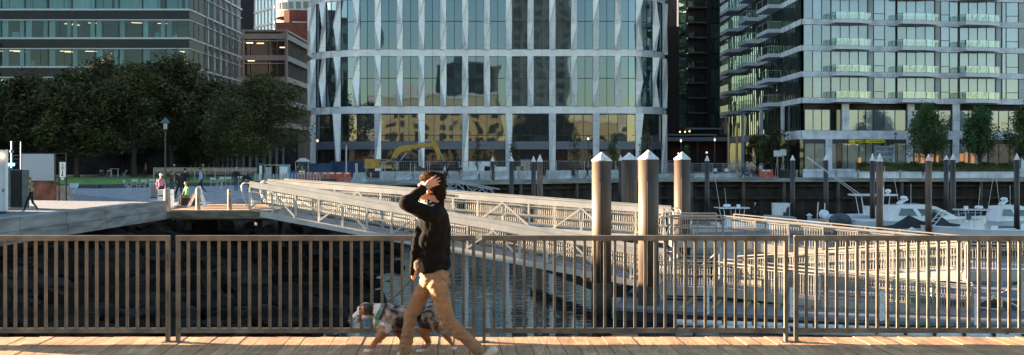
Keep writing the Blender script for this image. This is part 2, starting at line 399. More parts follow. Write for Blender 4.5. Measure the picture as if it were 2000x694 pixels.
tag(mb.build('boardwalk_frame', m_dark), 'dark joists and piles carrying the boardwalk', 'frame')

# riprap rocks
mr_ = M('riprap_rock', (.016,.012,.009), .95, var=.5, sc=1.3, bump=.6, bsc=9, c2=(.004,.003,.002), isl=.6, spec=.12)
def rock(mb, c, s_, rng):
    # angular block from a jittered, clipped cube
    rot = Euler((rng.uniform(-.5,.5), rng.uniform(-.5,.5), rng.uniform(0,6))).to_matrix()
    a, b_, c_ = s_*rng.uniform(.7,1.3), s_*rng.uniform(.5,.9), s_*rng.uniform(.3,.6)
    pts = []
    for sx in (-1,1):
        for sy in (-1,1):
            for sz in (-1,1):
                for ax in range(3):
                    q = [sx, sy, sz]; q[ax] *= rng.uniform(.45,.75)
                    pts.append(Vector(c) + rot @ Vector((q[0]*a, q[1]*b_, q[2]*c_)))
    return pts
import bmesh
rng = random.Random(3)
def slope_z(x, y, x0=-16.9, x1=-7.8):
    t_ = min(1, max(0, (x-x0)/(x1-x0))); return (G-1.0)*(1-t_) + (WL-.15)*t_
shapes = []
for i in range(24):
    b2 = bmesh.new()
    h_ = bmesh.ops.convex_hull(b2, input=[b2.verts.new(p) for p in rock(None, (0, 0, 0), 1.0, rng)])
    bmesh.ops.delete(b2, geom=[e for e in h_['geom_interior'] if isinstance(e, bmesh.types.BMVert)], context='VERTS')
    b2.verts.index_update(); shapes.append(([v.co.copy() for v in b2.verts], [[v.index for v in f.verts] for f in b2.faces])); b2.free()
rk = MB()
for i in range(2600):
    y = rng.uniform(12.5, 118)
    if y > 60 and rng.random() < .4: continue
    x = rng.uniform(-18, -6.6 - max(0, (y-60))*.08)
    z = slope_z(x, y); s_ = rng.uniform(.3, .95) if y > 25 else rng.uniform(.3,.7)
    vs_, fs_ = rng.choice(shapes); a_ = rng.uniform(0, 6.28); ca, sa = math.cos(a_)*s_, math.sin(a_)*s_
    rk.add([(x+v.x*ca-v.y*sa, y+v.x*sa+v.y*ca, z-.15+v.z*s_) for v in vs_], fs_)
me = rk.mesh('riprap', mr_)
o = bpy.data.objects.new('riprap', me); col.objects.link(o); tag(o, 'dark heaped riprap boulders sloping into the cove', 'boulders', kind='stuff')
mb = MB(); mb.poly([(-18.5,-30,G-1.2),(-7.2,-30,WL-.5),(-7.6,119,WL-.5),(-18.5,119,G-1.2)])
tag(mb.build('bank_slope', mr_), 'dark stony bank under the boulders', kind='structure')
# ================================================================ BUILDINGS
# ---- round-cornered glass office with folded white piers
m_pier = PANEL('pale_pier_metal', (.84,.83,.81), 50, 3.5, .38, metal=.25, var=.02, joint=.55, dirt=.12)
m_bandp = PANEL('pale_band_metal', (.80,.79,.79), 3.04, 50, .4, metal=.25, var=.03, joint=.55, dirt=.12)
m_mull = M('dark_mullion', (.03,.035,.04), .4, metal=.3)
g_round = GLASS('round_tower_glass', (.02,.035,.035), (.05,.075,.07), (.42,.58,.74), refl=.23, thr=.6, wav=.025, wsc=.16)
g_round_low = GLASS('round_tower_low_glass', (.02,.02,.018), (.06,.06,.05), (.62,.68,.66), refl=.20, thr=.7, wav=.03, wsc=.2)
m_spand = M('grey_louvre_metal', (.16,.17,.20), .5, metal=.3, var=.1, sc=1, st=(.2,.2,12))
m_shop = GLASS('dim_storefront', (.05,.022,.012), (.02,.02,.02), (.5,.5,.5), refl=.10, thr=.5, wav=.02)
XL, XR, YF, RL, RR = -18.7, 14.75, 157.0, 11.0, 7.4
PITCH = 3.041
def rpath(s):      # s=0 at XL ; returns point, outward normal
    if s < 0:
        if -s > RL*math.pi/2: e = -s - RL*math.pi/2; return V(XL-RL, YF+RL+e, 0), V(-1,0,0)
        a = -s/RL; return V(XL-RL*math.sin(a), YF+RL-RL*math.cos(a), 0), V(-math.sin(a), -math.cos(a), 0)
    W_ = XR-XL
    if s > W_:
        e = s-W_
        if e > RR*math.pi/2: e -= RR*math.pi/2; return V(XR+RR, YF+RR+e, 0), V(1,0,0)
        a = e/RR; return V(XR+RR*math.sin(a), YF+RR-RR*math.cos(a), 0), V(math.sin(a), -math.cos(a), 0)
    return V(XL+s, YF, 0), V(0,-1,0)
def rp(s, out_, z):
    p, n_ = rpath(s); return V(p.x+n_.x*out_, p.y+n_.y*out_, z)
rb = thing('round_office', 'curved glass office with folded white metal piers and pale floor bands', 'office building', (-2,170,G))
rel = lambda a: EYE+a
MODS = [(7.14,14.13),(15.06,22.1),(23.0,30.0)]
K0, K1 = -9, 19
def strip(mb, s0, s1, o0, z0, z1, thick=.25, step=1.0, mi=0):
    n_ = max(1, int(abs(s1-s0)/step+.999))
    for i in range(n_):
        a, b_ = s0+(s1-s0)*i/n_, s0+(s1-s0)*(i+1)/n_
        A, B, C, D = rp(a,o0,z0), rp(b_,o0,z0), rp(b_,o0,z1), rp(a,o0,z1)
        mb.quad(A,B,C,D,mi)
        A2,B2,C2,D2 = rp(a,o0-thick,z0), rp(b_,o0-thick,z0), rp(b_,o0-thick,z1), rp(a,o0-thick,z1)
        mb.quad(D,C,C2,D2,mi); mb.quad(A2,B2,B,A,mi)
mb = MB(); foot = []
for s in [K0*PITCH + i*(K1-K0)*PITCH/90 for i in range(91)]: q = rp(s, -.7, 0); foot.append((q.x, q.y))
foot += [(XR+RR-.7, 215), (XL-RL+.7, 215)]
mb.prism(foot, G, rel(30.6)); mb.build('core_wall', m_mull, rb)
for z0, z1, nm in ((6.14,7.14,'floor_band'),(14.13,15.06,'floor_band'),(22.1,23.0,'floor_band'),(30.0,31.0,'parapet')):
    mb = MB(); strip(mb, K0*PITCH, K1*PITCH, .06, rel(z0), rel(z1), .9); mb.build(nm, m_bandp, rb)
mb = MB(); strip(mb, K0*PITCH, K1*PITCH, .02, rel(1.75), rel(2.25), .6); strip(mb, K0*PITCH, K1*PITCH, -.03, rel(1.15), rel(1.75), .5); mb.build('louvre_band', m_spand, rb)
def pier(k, z0, z1, w0, w1, flip, out=.62):
    mb = MB(); s = k*PITCH; zm = (z0+z1)/2
    prof = [(z0, w0, 1), (zm, w1, -1), (z1, w0, 1)]
    for (za, wa, sa), (zb, wb, sb) in zip(prof, prof[1:]):
        sa *= flip; sb *= flip
        la, lb = rp(s-wa/2, .0, za), rp(s-wb/2, .0, zb); ra_, rb_ = rp(s+wa/2, .0, za), rp(s+wb/2, .0, zb)
        ca, cb = rp(s+sa*wa*.42, out, za), rp(s+sb*wb*.42, out, zb)
        mb.add([la, ca, cb], [(0,1,2)]); mb.add([la, cb, lb], [(0,1,2)]); mb.add([ca, ra_, rb_], [(0,1,2)]); mb.add([ca, rb_, cb], [(0,1,2)])
        if za == z0: mb.add([la, ra_, ca], [(0,1,2)])
        if zb == z1: mb.add([lb, cb, rb_], [(0,1,2)])
    return mb
for k in range(K0, K1+1):
    for i, (z0, z1) in enumerate(MODS):
        if i == 2 and (k < -3 or k > 14): pass
        fl = 1 if (k+i) % 2 else -1
        pier(k, rel(z0)-.0, rel(z1)+.0, .86, .90, fl).build('pier', m_pier, rb)
    if k % 2 == 0:
        mb = MB(); s = k*PITCH; z0, z1 = G, rel(6.14)
        fl = 1 if (k//2) % 2 else -1
        la, lb, ra_, rb2 = rp(s-.42,0,z0), rp(s-.5,0,z1), rp(s+.42,0,z0), rp(s+.5,0,z1)
        ca, cb = rp(s+fl*.40,.55,z0), rp(s-fl*.42,.7,z1)
        mb.quad(la,ca,cb,lb); mb.quad(ca,ra_,rb2,cb); mb.build('pier', m_pier, rb)
def rwindow(s0, s1, z0, z1, trans, glass, cols=2, inset=-.12):
    mb = MB()
    n_ = cols
    for j in range(n_):
        a, b_ = s0+(s1-s0)*j/n_, s0+(s1-s0)*(j+1)/n_
        zz = [z0] + trans + [z1]
        for za, zb in zip(zz, zz[1:]):
            mb.quad(rp(a,inset,za), rp(b_,inset,za), rp(b_,inset,zb), rp(a,inset,zb), 0)
    for j in range(n_+1):
        s = s0+(s1-s0)*j/n_; a, b_ = rp(s,inset+.02,z0), rp(s,inset+.02,z1); mb.bar(a, b_, .07, .1, up=rpath(s)[1], mi=1)
    for z in [z0]+trans+[z1]:
        a, b_ = rp(s0,inset+.03,z), rp(s1,inset+.03,z); mb.bar(a, b_, .1, .09, mi=1)
    o = mb.build('window', [glass, m_mull], rb)
    return o
for k in range(K0, K1):
    s0, s1 = k*PITCH+.43, (k+1)*PITCH-.43
    for i, (z0, z1) in enumerate(MODS):
        rwindow(s0, s1, rel(z0), rel(z1), [rel(z0+(z1-z0)*.56)], g_round)
for k in range(-8, K1-1, 2):
    s0, s1 = k*PITCH+.45, (k+2)*PITCH-.45
    rwindow(s0, s1, rel(2.25), rel(6.0), [rel(3.1)], g_round_low, 4)
    o = rwindow(s0, s1, G+.1, rel(1.15), [], m_shop, 5, -.5); o.name = 'storefront_window'

# ---- left glass office: open rooms behind clear glass
m_whb = M('white_sill_metal', (.62,.62,.63), .45, var=.05)
m_spl = GLASS('spandrel_glass', (.007,.008,.008), (.014,.015,.013), (.28,.33,.38), refl=.04, thr=.6, wav=.05, wsc=.3, graze=.06)
g_clear = CLEAR('office_glass', refl=.06, tint=(.6,.8,.9), tr=(.72,.84,.82))
m_curt = M('teal_blind', (.22,.34,.36), .8, var=.18, sc=1.2, st=(6,6,.3), objr=.35)
m_room = M('office_interior', (.045,.035,.028), .9, var=.4, sc=.5)
m_ceil = M('office_ceiling', (.16,.14,.12), .9, var=.1)
e_strip = EMIT('ceiling_strip_light', (1,.68,.34), .45)
lb = thing('glass_office', 'dark glass office with white sill lines and teal blinds behind the trees', 'office building', (-80,185,G))
LX0, LX1, LY = -112.0, -48.7, 170.0
mb = MB(); mb.box(LX0, LY+7, G, LX1-7, LY+33, 52); mb.build('core_wall', m_room, lb)
FLO = [rel(22.2+4.33*k) for k in range(-5, 6)]
rows = []
rngb = random.Random(5)
for k, z in enumerate(FLO):         # z = underside of windows sill line
    vis = z < rel(27) 
    mb = MB(); 
    mb.box(LX0, LY-.12, z, LX1+.12, LY+.02, z+.26); mb.box(LX1-.02, LY+.02, z, LX1+.12, 203, z+.26)
    mb.box(LX0, LY-.08, z-1.5, LX1+.08, LY+.02, z-1.36); mb.box(LX1-.02, LY+.02, z-1.5, LX1+.08, 203, z-1.36)
    mb.build('sill_band', m_whb, lb)
    mb = MB(); x = LX1
    while x > LX0: mb.quad((max(x-3.5,LX0),LY,z-1.36),(x,LY,z-1.36),(x,LY,z),(max(x-3.5,LX0),LY,z)); x -= 3.55
    y = LY
    while y < 178: mb.quad((LX1,y,z-1.36),(LX1,y+3.5,z-1.36),(LX1,y+3.5,z),(LX1,y,z)); y += 3.55
    mb.build('spandrel', m_spl, lb)
    mb = MB(); mb.box(LX0, LY+.05, z-1.45, LX1-.05, LY+7, z-.05); mb.build('floor_slab', m_ceil, lb)
    zt = z+4.33-1.5
    if z > rel(28): 
        mb = MB(); mb.quad((LX0,LY+.03,z+.26),(LX1,LY+.03,z+.26),(LX1,LY+.03,zt),(LX0,LY+.03,zt)); mb.build('window', m_spl, lb); continue
    x = LX1; nb = 0
    while x > -90:
        x0 = x-3.55
        mb = MB(); mb.quad((x0+.04,LY+.03,z+.26),(x-.04,LY+.03,z+.26),(x-.04,LY+.03,zt),(x0+.04,LY+.03,zt)); mb.bar((x0,LY,z+.26),(x0,LY,zt),.09,.12,mi=1)
        if rngb.random()<.6: xm = x0+rngb.choice((1.2,1.8,2.4)); mb.bar((xm,LY+.02,z+.26),(xm,LY+.02,zt),.05,.06,mi=1)
        mb.build('window', [g_clear, m_mull], lb)
        top = z > rel(21)
        wds = []
        if rngb.random() < (.95 if top else .9): wds.append((x0+.1, rngb.uniform(2.2,3.3) if top else rngb.uniform(.5,.95)))
        if rngb.random() < (.8 if top else .62): wds.append((x0+3.45-(.7 if not top else .6), .6))
        for (a, ww) in wds:
            c = MB(); n_ = max(2, int(ww/.16))
            for j in range(n_):
                c.quad((a+ww*j/n_, LY+.25+(.05 if j % 2 else 0), z+.27), (a+ww*(j+1)/n_, LY+.25+(0 if j % 2 else .05), z+.27), (a+ww*(j+1)/n_, LY+.25+(0 if j % 2 else .05), zt), (a+ww*j/n_, LY+.25+(.05 if j % 2 else 0), zt))
            c.build('blind', m_curt, lb)
        if rngb.random() < .42:
            c = MB(); xx = x0+rngb.uniform(.4,1.6); yy = LY+rngb.uniform(1.5,3.5)
            for q in range(rngb.choice((1,2))): c.bar((xx+q*.1,yy+q*1.3,zt-.1),(xx+1.6+q*.1,yy+q*1.3+.5,zt-.1),.08,.04)
            c.build('strip_light', e_strip, lb)
        if rngb.random() < .5:
            c = MB(); xx = x0+rngb.uniform(.3,1.8); c.box(xx,LY+.8,z+.3,xx+rngb.uniform(.5,1.2),LY+1.2,z+rngb.uniform(.7,1.2)); c.build('desk_screen', m_curt if rngb.random()<.5 else m_room, lb)
        x = x0; nb += 1
    mb = MB(); mb.quad((LX0,LY+.03,z+.26),(x,LY+.03,z+.26),(x,LY+.03,zt),(LX0,LY+.03,zt)); mb.build('window', m_spl, lb)
    # return side
    y = LY
    while y < 177:
        mb = MB(); mb.quad((LX1-.03,y+.05,z+.26),(LX1-.03,y+2.6,z+.26),(LX1-.03,y+2.6,zt),(LX1-.03,y+.05,zt)); mb.bar((LX1-.02,y,z+.26),(LX1-.02,y,zt),.1,.1,mi=1); mb.build('window', [m_spl, m_mull], lb); y += 2.65
mb = MB(); mb.box(LX0, LY+.1, G, LX1-.1, LY+1, FLO[0]-1.6); mb.build('base_wall', m_room, lb)
# ---- granite block behind it
m_gran = PANEL('pale_granite', (.30,.28,.27), 2.4, 1.9, .7, var=.06, joint=.6, dirt=.2)
g_dark = GLASS('dark_window_glass', (.010,.012,.013), (.02,.023,.023), (.5,.6,.6), refl=.14, thr=.6, wav=.05, graze=.15)
gb = thing('granite_office', 'tall pale granite office wall with narrow dark windows', 'office building', (-60,190,G))
mb = MB(); mb.box(-80, 178.4, G, -48.9, 203, 52); mb.build('wall', m_gran, gb)
for r_ in range(-2, 6):
    zb = rel(22.0 - 4.15*(3-r_) + .6)
    for j in range(6):
        y = 180.0 + j*3.9
        mb = MB(); mb.box(-48.95, y, zb, -48.86, y+1.55, zb+2.9, 0); mb.bar((-48.84,y+.78,zb),(-48.84,y+.78,zb+2.9),.06,.06,mi=1); mb.build('window', [g_dark, m_mull], gb)
        mb = MB(); mb.box(-48.9, y-.95, zb-1.3, -48.55, y-.6, zb+2.9+.0); mb.build('fin', m_gran, gb)
# ---- grey mid office with red lit rooms
m_grey = PANEL('grey_concrete_band', (.17,.175,.19), 6, 50, .6, var=.04, dirt=.2)
mo = thing('grey_office', 'low grey office with recessed balcony floors left of the curved tower', 'office building', (-44,225,G))
g_mid = GLASS('mid_office_glass', (.018,.012,.01), (.04,.04,.04), (.5,.5,.55), refl=.06, thr=.6, wav=.05, graze=.1)
D = 215.0; xr = X(561, D); zt0 = Z(58, D)
mb = MB(); mb.box(-70, D+1.2, G, xr-1.2, 245, zt0-.2); mb.build('core_wall', m_room, mo)
for yb in (58, 66, 108, 150, 196, 240):
    z = Z(yb, D); h = .35 if yb == 58 else 1.0
    mb = MB(); mb.box(-70, D, z-h, xr, D+.4, z); mb.box(xr-.4, D+.4, z-h, xr, 243, z); mb.build('floor_band', m_grey, mo)
for k, (ya, yb) in enumerate(((69,108),(119,150),(161,196),(207,240))):
    for j in range(7):
        x1 = xr-.5-j*3.4; x0 = x1-3.1
        mb = MB(); mb.quad((x0,D+.9,Z(yb,D)),(x1,D+.9,Z(yb,D)),(x1,D+.9,Z(ya,D)),(x0,D+.9,Z(ya,D))); mb.bar((x0,D+.85,Z(yb,D)),(x0,D+.85,Z(ya,D)),.15,.15,mi=1); mb.bar((x0+1.5,D+.85,Z(yb,D)),(x0+1.5,D+.85,Z(ya,D)),.08,.08,mi=1)
        mb.build('window', [g_mid, m_grey], mo)
    for j in range(6):
        y0 = D+.6+j*4.2
        mb = MB(); mb.quad((xr-.8,y0,Z(yb,D)),(xr-.8,y0+3.9,Z(yb,D)),(xr-.8,y0+3.9,Z(ya,D)),(xr-.8,y0,Z(ya,D))); mb.build('window', m_room, mo)
mb = MB(); mb.box(xr-.45,D-.1,G,xr+.05,D+.35,zt0+.1); mb.box(X(474,D),D-.05,G,X(474,D)+.4,D+.3,zt0); mb.build('corner_column', m_grey, mo)
mb = MB(); mb.tube((X(474,D),D,Z(124,D)),(xr,D,Z(124,D)),.06,n=6); mb.tube((X(474,D),D,Z(80,D)),(xr,D,Z(80,D)),.06,n=6); mb.build('guard_rail', m_steel, mo)
for (a, yb) in ((479,83),(500,84),(540,75),(545,92),(482,118)):
    mb = MB(); mb.box(X(a,D), D+.75, Z(yb,D)-.08, X(a,D)+1.3, D+.8, Z(yb,D)+.05); mb.build('lit_fitting', e_strip, mo)
# ---- glass office beyond (bright sky reflection)
g_sky = GLASS('pale_sky_glass', (.10,.12,.14), (.30,.33,.36), (.92,.96,1.0), refl=.5, thr=.5, wav=.02)
bo = thing('pale_glass_office', 'pale glass office with slanting floor lines reflecting the sky', 'office building', (-60,262,G))
D = 250.0; x1 = X(537, D)
mb = MB(); mb.prism([(-110,D+16.4),(X(465,D),D+16.4),(x1,D+.4),(x1-.3,D+2.5),(X(465,D),D+22),(-110,D+22)], G, Z(-70,D)); mb.build('wall', m_grey, bo)
mb = MB(); mb.quad((X(465,D),D+16,Z(62,D)),(x1,D,Z(62,D)),(x1,D,Z(-60,D)),(X(465,D),D+16,Z(-60,D))); mb.quad((X(465,D)-30,D+16,Z(62,D)),(X(465,D),D+16,Z(62,D)),(X(465,D),D+16,Z(-60,D)),(X(465,D)-30,D+16,Z(-60,D)))
mb.build('glass_wall', g_sky, bo)
for j in range(7):
    t_ = j/6; a = V(X(465,D),D+16,0).lerp(V(x1,D,0), t_)
    mb = MB(); mb.bar((a.x,a.y-.1,Z(62,D)),(a.x,a.y-.1,Z(-60,D)),.2,.2); mb.build('mullion', m_whb, bo)
for yy in (14, 44, 58):
    mb = MB(); mb.bar((X(465,D),D+15.8,Z(yy-6,D)),(x1,D-.15,Z(yy,D)),.3,.5); mb.build('floor_line', m_whb, bo)
# ---- red brick building with round drum
m_brick = PANEL('red_brick', (.15,.045,.03), .8, .35, .8, var=.15, joint=.8, dirt=.25)
rbk = thing('red_brick_hall', 'dark red brick building with a curved open drum on the roof', 'building', (-52,300,G))
D = 290.0
mb = MB(); mb.box(X(525,D), D, G, X(640,D), D+30, Z(44,D)); mb.build('wall', m_brick, rbk)
mb = MB(); cx, cy, r0 = X(566,D), D+14, 6.4
for i in range(24):
    a0, a1 = math.pi*2*i/24, math.pi*2*(i+1)/24
    p, q = (cx+r0*math.cos(a0), cy+r0*math.sin(a0)), (cx+r0*math.cos(a1), cy+r0*math.sin(a1))
    mb.quad((*p,Z(24,D)),(*q,Z(24,D)),(*q,Z(12,D)),(*p,Z(12,D)))
    if i % 4 in (0,): mb.quad((*p,Z(44,D)),(*q,Z(44,D)),(*q,Z(24,D)),(*p,Z(24,D)))
mb.build('roof_drum', m_brick, rbk)
# ---- far pale gridded tower
tw = thing('pale_grid_tower', 'distant pale round tower with a grid of windows', 'tower', (-84,430,G))
D = 420.0; m_twr = PANEL('pale_tower_stone', (.42,.44,.46), 2.6, 3.6, .7, var=.03, joint=.9)
cx, r0 = X(590, D), 18.0
mb = MB(); mb.lathe([(r0, G), (r0, Z(-110,D))], (cx, D+r0, 0), 40); mb.build('wall', m_twr, tw)
mwin = MB()
for k in range(16):
    for i in range(40):
        a = math.pi*2*(i+.5)/40
        if math.sin(a) > .2: continue
        z = Z(40,D)-6 + k*3.9; n_ = V(math.cos(a), math.sin(a), 0); c = V(cx, D+r0, z)+n_*(r0-.12); s_ = V(-n_.y, n_.x, 0)
        mwin.obox(c, s_*.9, n_*.2, V(0,0,1.25))
o = mwin.build('window', g_dark, tw); tag(o, kind='stuff')

# ---- right apartment block
m_gr2 = PANEL('grey_granite_band', (.70,.71,.74), 2.2, 3.3, .6, var=.07, joint=.5, dirt=.35)
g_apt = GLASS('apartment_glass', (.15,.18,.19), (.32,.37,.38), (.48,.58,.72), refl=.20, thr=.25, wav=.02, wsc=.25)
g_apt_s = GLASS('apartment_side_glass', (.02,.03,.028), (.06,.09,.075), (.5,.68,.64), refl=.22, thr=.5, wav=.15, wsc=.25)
g_opaq = M('grey_glass_panel', (.30,.33,.345), .3, var=.08, sc=.6, objr=.25)
m_balc = M('white_balcony_slab', (.62,.63,.66), .5, var=.06)
g_bal = CLEAR('balcony_glass', refl=.15, tint=(.85,1,.97), tr=(.72,.80,.78))
ab = thing('apartment_block', 'grey granite banded apartment block with stacked glass balconies above shops', 'apartment building', (55,160,G))
A0 = V(36.6,142,0); ang = R(8); U = V(math.cos(ang), math.sin(ang), 0); NV = V(U.y, -U.x, 0)   # front direction, outward normal
def ap(px, out_=0, z=0):      # point on the front wall by photo column
    # intersect ray with front line
    k = (px-1000)/F; t_ = (k*A0.y - A0.x)/(U.x - k*U.y); p = A0 + U*t_
    return V(p.x+NV.x*out_, p.y+NV.y*out_, z)
def az_(py): return Z(py, 142.0)
S0, S1 = V(36.6,142,0), V(36.4,196,0)
B2 = V(A0.x+U.x*52, A0.y+U.y*52, 0)
mb = MB(); inn_ = [(36.9,142.6),(B2.x,B2.y+.6),(B2.x,200),(36.8,200)]
mb.prism(inn_, G, EYE+44); mb.build('core_wall', m_room, ab)
floors = [196-51.3*k for k in range(0, 9)]
for y in floors:       # granite band between y-8 and y+4 -> spandrel
    z0, z1 = az_(y+5.5), az_(y-5)
    mb = MB(); c0, c1 = A0, B2
    o0 = V(c0.x-.02,c0.y-.02,0)
    mb.prism([(o0.x,o0.y),(c1.x+NV.x*.15,c1.y+NV.y*.15),(c1.x-NV.x*.5,c1.y-NV.y*.5),(c0.x+.4,c0.y+.5)], z0, z1)
    mb.build('granite_band', m_gr2, ab)
    mb = MB(); mb.prism([(S0.x-.15,S0.y),(S0.x+.4,S0.y+.5),(S1.x+.3,S1.y),(S1.x-.2,S1.y)], z0, z1-.001); mb.build('granite_band', m_gr2, ab)
z0, z1 = az_(272), az_(255)
mb = MB(); mb.prism([(A0.x-.02,A0.y-.02),(B2.x+NV.x*.15,B2.y+NV.y*.15),(B2.x-NV.x*.5,B2.y-NV.y*.5),(A0.x+.4,A0.y+.5)], z0, z1); mb.build('granite_band', m_gr2, ab)
mb = MB(); mb.prism([(S0.x-.15,S0.y),(S0.x+.4,S0.y+.5),(S1.x+.3,S1.y),(S1.x-.2,S1.y)], z0, z1-.001); mb.build('granite_band', m_gr2, ab)
m_sign = M('dark_sign_band', (.03,.032,.04), .5)
mb = MB(); p, q = ap(1568,-.1,0), B2-NV*.1
mb.bar((p.x,p.y,(az_(272)+az_(280))/2),(q.x,q.y,(az_(272)+az_(280))/2),.2,az_(272)-az_(280)-.02); mb.build('sign_band', m_sign, ab)
# window bays on the front: (px0, px1, kind)
def fwin(px0, px1, y0, y1, glass, cols=1, sill=None, name='window', out_=-.12):
    mb = MB(); a, b_ = ap(px0,out_), ap(px1,out_); z0, z1 = az_(y1), az_(y0)
    for j in range(cols):
        p, q = a.lerp(b_, j/cols), a.lerp(b_, (j+1)/cols)
        mb.quad((p.x,p.y,z0),(q.x,q.y,z0),(q.x,q.y,z1),(p.x,p.y,z1))
    for j in range(cols+1):
        p = a.lerp(b_, j/cols)+NV*.03; mb.bar((p.x,p.y,z0),(p.x,p.y,z1),.06,.08,up=NV,mi=1)
    for z in (z0, z1): 
        p, q = a+NV*.035, b_+NV*.035; mb.bar((p.x,p.y,z),(q.x,q.y,z),.08,.07,mi=1)
    if sill:
        p, q = a+NV*.03, a.lerp(b_, sill)+NV*.03; zz = z0+.85; mb.bar((p.x,p.y,zz),(q.x,q.y,zz),.06,.07,mi=1)
    return mb.build(name, [glass, m_mull], ab)
rr = random.Random(11)
BAL = [(1621,1696),(1750,1827),(1872,1946)]
bproto = None
for fi, yb in enumerate(floors):
    yt = yb-51.3+5.5; yw = yb-5
    fwin(1570,1623,yt,yw,g_apt,3)
    for bi, (b0, b1) in enumerate(BAL):
        fwin(b0+3,b1-1,yt,yw,g_apt,4)
        fwin(b1,b1+11,yt,yw,g_opaq,1,name='panel')
        nx = BAL[bi+1][0] if bi < 2 else 1958
        fwin(b1+11,nx,yt,yw,g_apt,2,sill=.5) if bi < 2 else None
    fwin(1958,1966,yt,yw,g_apt,1); fwin(1966,1990,yt,yw,g_apt,1,sill=1.0); fwin(1990,2010,yt,yw,g_opaq,1,name='panel')
    fwin(2010,2080,yt,yw,g_apt,3); fwin(2080,2200,yt,yw,g_apt,4)
    for bi, (b0, b1) in enumerate(BAL):
        zs = az_(yb+1) ; z0b, z1b = az_(yb+6), az_(yb-2.5)
        a, b_ = ap(b0,0), ap(b1,0); mid = a.lerp(b_,.6)
        poly = [(a.x-NV.x*.1,a.y-NV.y*.1),(a.x+NV.x*1.75,a.y+NV.y*1.75),(mid.x+NV.x*1.75,mid.y+NV.y*1.75),(b_.x+NV.x*.75,b_.y+NV.y*.75),(b_.x-NV.x*.1,b_.y-NV.y*.1)]
        mb = MB(); mb.prism(poly, az_(yb+4), az_(yb-3.2)); sl_ = mb.build('balcony', m_balc, ab)
        zt = az_(yb-17); zb = az_(yb-4)
        mb = MB(); c_ = [V(*poly[1],0),V(*poly[2],0),V(*poly[3],0)]
        c0 = V(*poly[0],0)
        for p, q in ((c0,c_[0]),(c_[0],c_[1]),(c_[1],c_[2])):
            p = p.lerp(q,.02) ; mb.quad((p.x,p.y,zb),(q.x,q.y,zb),(q.x,q.y,zt),(p.x,p.y,zt))
        mb.build('glass_guard', g_bal, sl_)
        mb = MB()
        for p, q in ((c0,c_[0]),(c_[0],c_[1]),(c_[1],c_[2])):
            mb.bar((p.x,p.y,zt),(q.x,q.y,zt),.05,.05)
            for u in (0,.5,1): r_ = p.lerp(q,u); mb.bar((r_.x,r_.y,zb-.1),(r_.x,r_.y,zt),.05,.05)
        mb.build('guard_frame', m_black if bi == 5 else m_alu2, sl_)
        if rr.random() < .8:     # table and chair
            mb = MB(); c = a.lerp(b_, rr.uniform(.25,.55))+NV*.9
            mb.lathe([(.02,0),(.03,.68),(.34,.70),(.34,.73)], (c.x,c.y,zb), 10)
            for s_ in (-.7,.75):
                e = c+U*s_; mb.obox((e.x,e.y,zb+.42), U*.22, NV*.22, V(0,0,.03)); mb.obox((e.x+U.x*.2*(1 if s_>0 else -1),e.y,zb+.65), U*.02, NV*.2, V(0,0,.22))
                for uu in (-.18,.18):
                    for vv in (-.18,.18): k_ = e+U*uu+NV*vv; mb.bar((k_.x,k_.y,zb-.02),(k_.x,k_.y,zb+.42),.03,.03)
            mb.build('patio_set', M('patio_dark', (.06,.06,.06), .6) if fi % 2 else m_steel, sl_)
# podium floor windows and shop floor
for a_, b_, c_ in ((1572,1622,3),(1634,1644,1),(1657,1677,1),(1677,1706,2),(1706,1770,3),(1785,1858,3),(1874,1930,3),(1932,1990,3),(1995,2080,3),(2085,2200,4)):
    fwin(a_,b_,214,255,g_apt if a_ != 1634 else g_dark,c_)
for a_ in (1644,1772,1860):
    p, q = ap(a_,.05), ap(a_+13,.05); mb = MB(); mb.bar(((p.x+q.x)/2,(p.y+q.y)/2,az_(255)),((p.x+q.x)/2,(p.y+q.y)/2,az_(202)),(q-p).length,.3,up=NV); mb.build('granite_pier', m_gr2, ab)
g_shop = GLASS('shop_glass', (.10,.05,.03), (.38,.42,.36), (.6,.68,.75), refl=.3, thr=.35, wav=.015, wsc=.3)
for a_, b_, c_ in ((1572,1612,2),(1624,1656,3),(1656,1678,1),(1678,1705,2),(1705,1753,3),(1753,1770,1),(1785,1810,1),(1810,1858,3),(1874,1930,3),(1932,1992,3),(1996,2080,3),(2085,2200,4)):
    fwin(a_,b_,280,330,g_shop,c_,name='shop_window')
for a_ in (1612,1770,1860,1993):
    w_ = 12; p, q = ap(a_,.05), ap(a_+w_,.05); c = (p+q)/2; mb = MB(); mb.bar((c.x,c.y,G),(c.x,c.y,az_(272)),(q-p).length,.3,up=NV); mb.build('granite_pier', m_gr2, ab)
mb = MB(); p, q = ap(1568,.08), ap(2200,.08); mb.bar((p.x,p.y,(G+az_(330))/2),(q.x,q.y,(G+az_(330))/2),.3,az_(330)-G); mb.build('plinth', m_gr2, ab)
# warm shop displays behind part of the glass
e_shop = EMIT('shop_display_light', (1,.40,.15), .03)
for (a_, b_, y0, y1) in ((1787,1793,300,322),(1798,1806,298,322),(1816,1823,300,320),(1828,1833,304,322),(1874,1882,300,322),(1884,1890,298,322),(1896,1903,300,322),(1676,1682,308,324)):
    mb = MB(); p, q = ap(a_,.02), ap(b_,.02); mb.quad((p.x,p.y,az_(y1)),(q.x,q.y,az_(y1)),(q.x,q.y,az_(y0)),(p.x,p.y,az_(y0))); mb.build('lit_display', e_shop, ab)
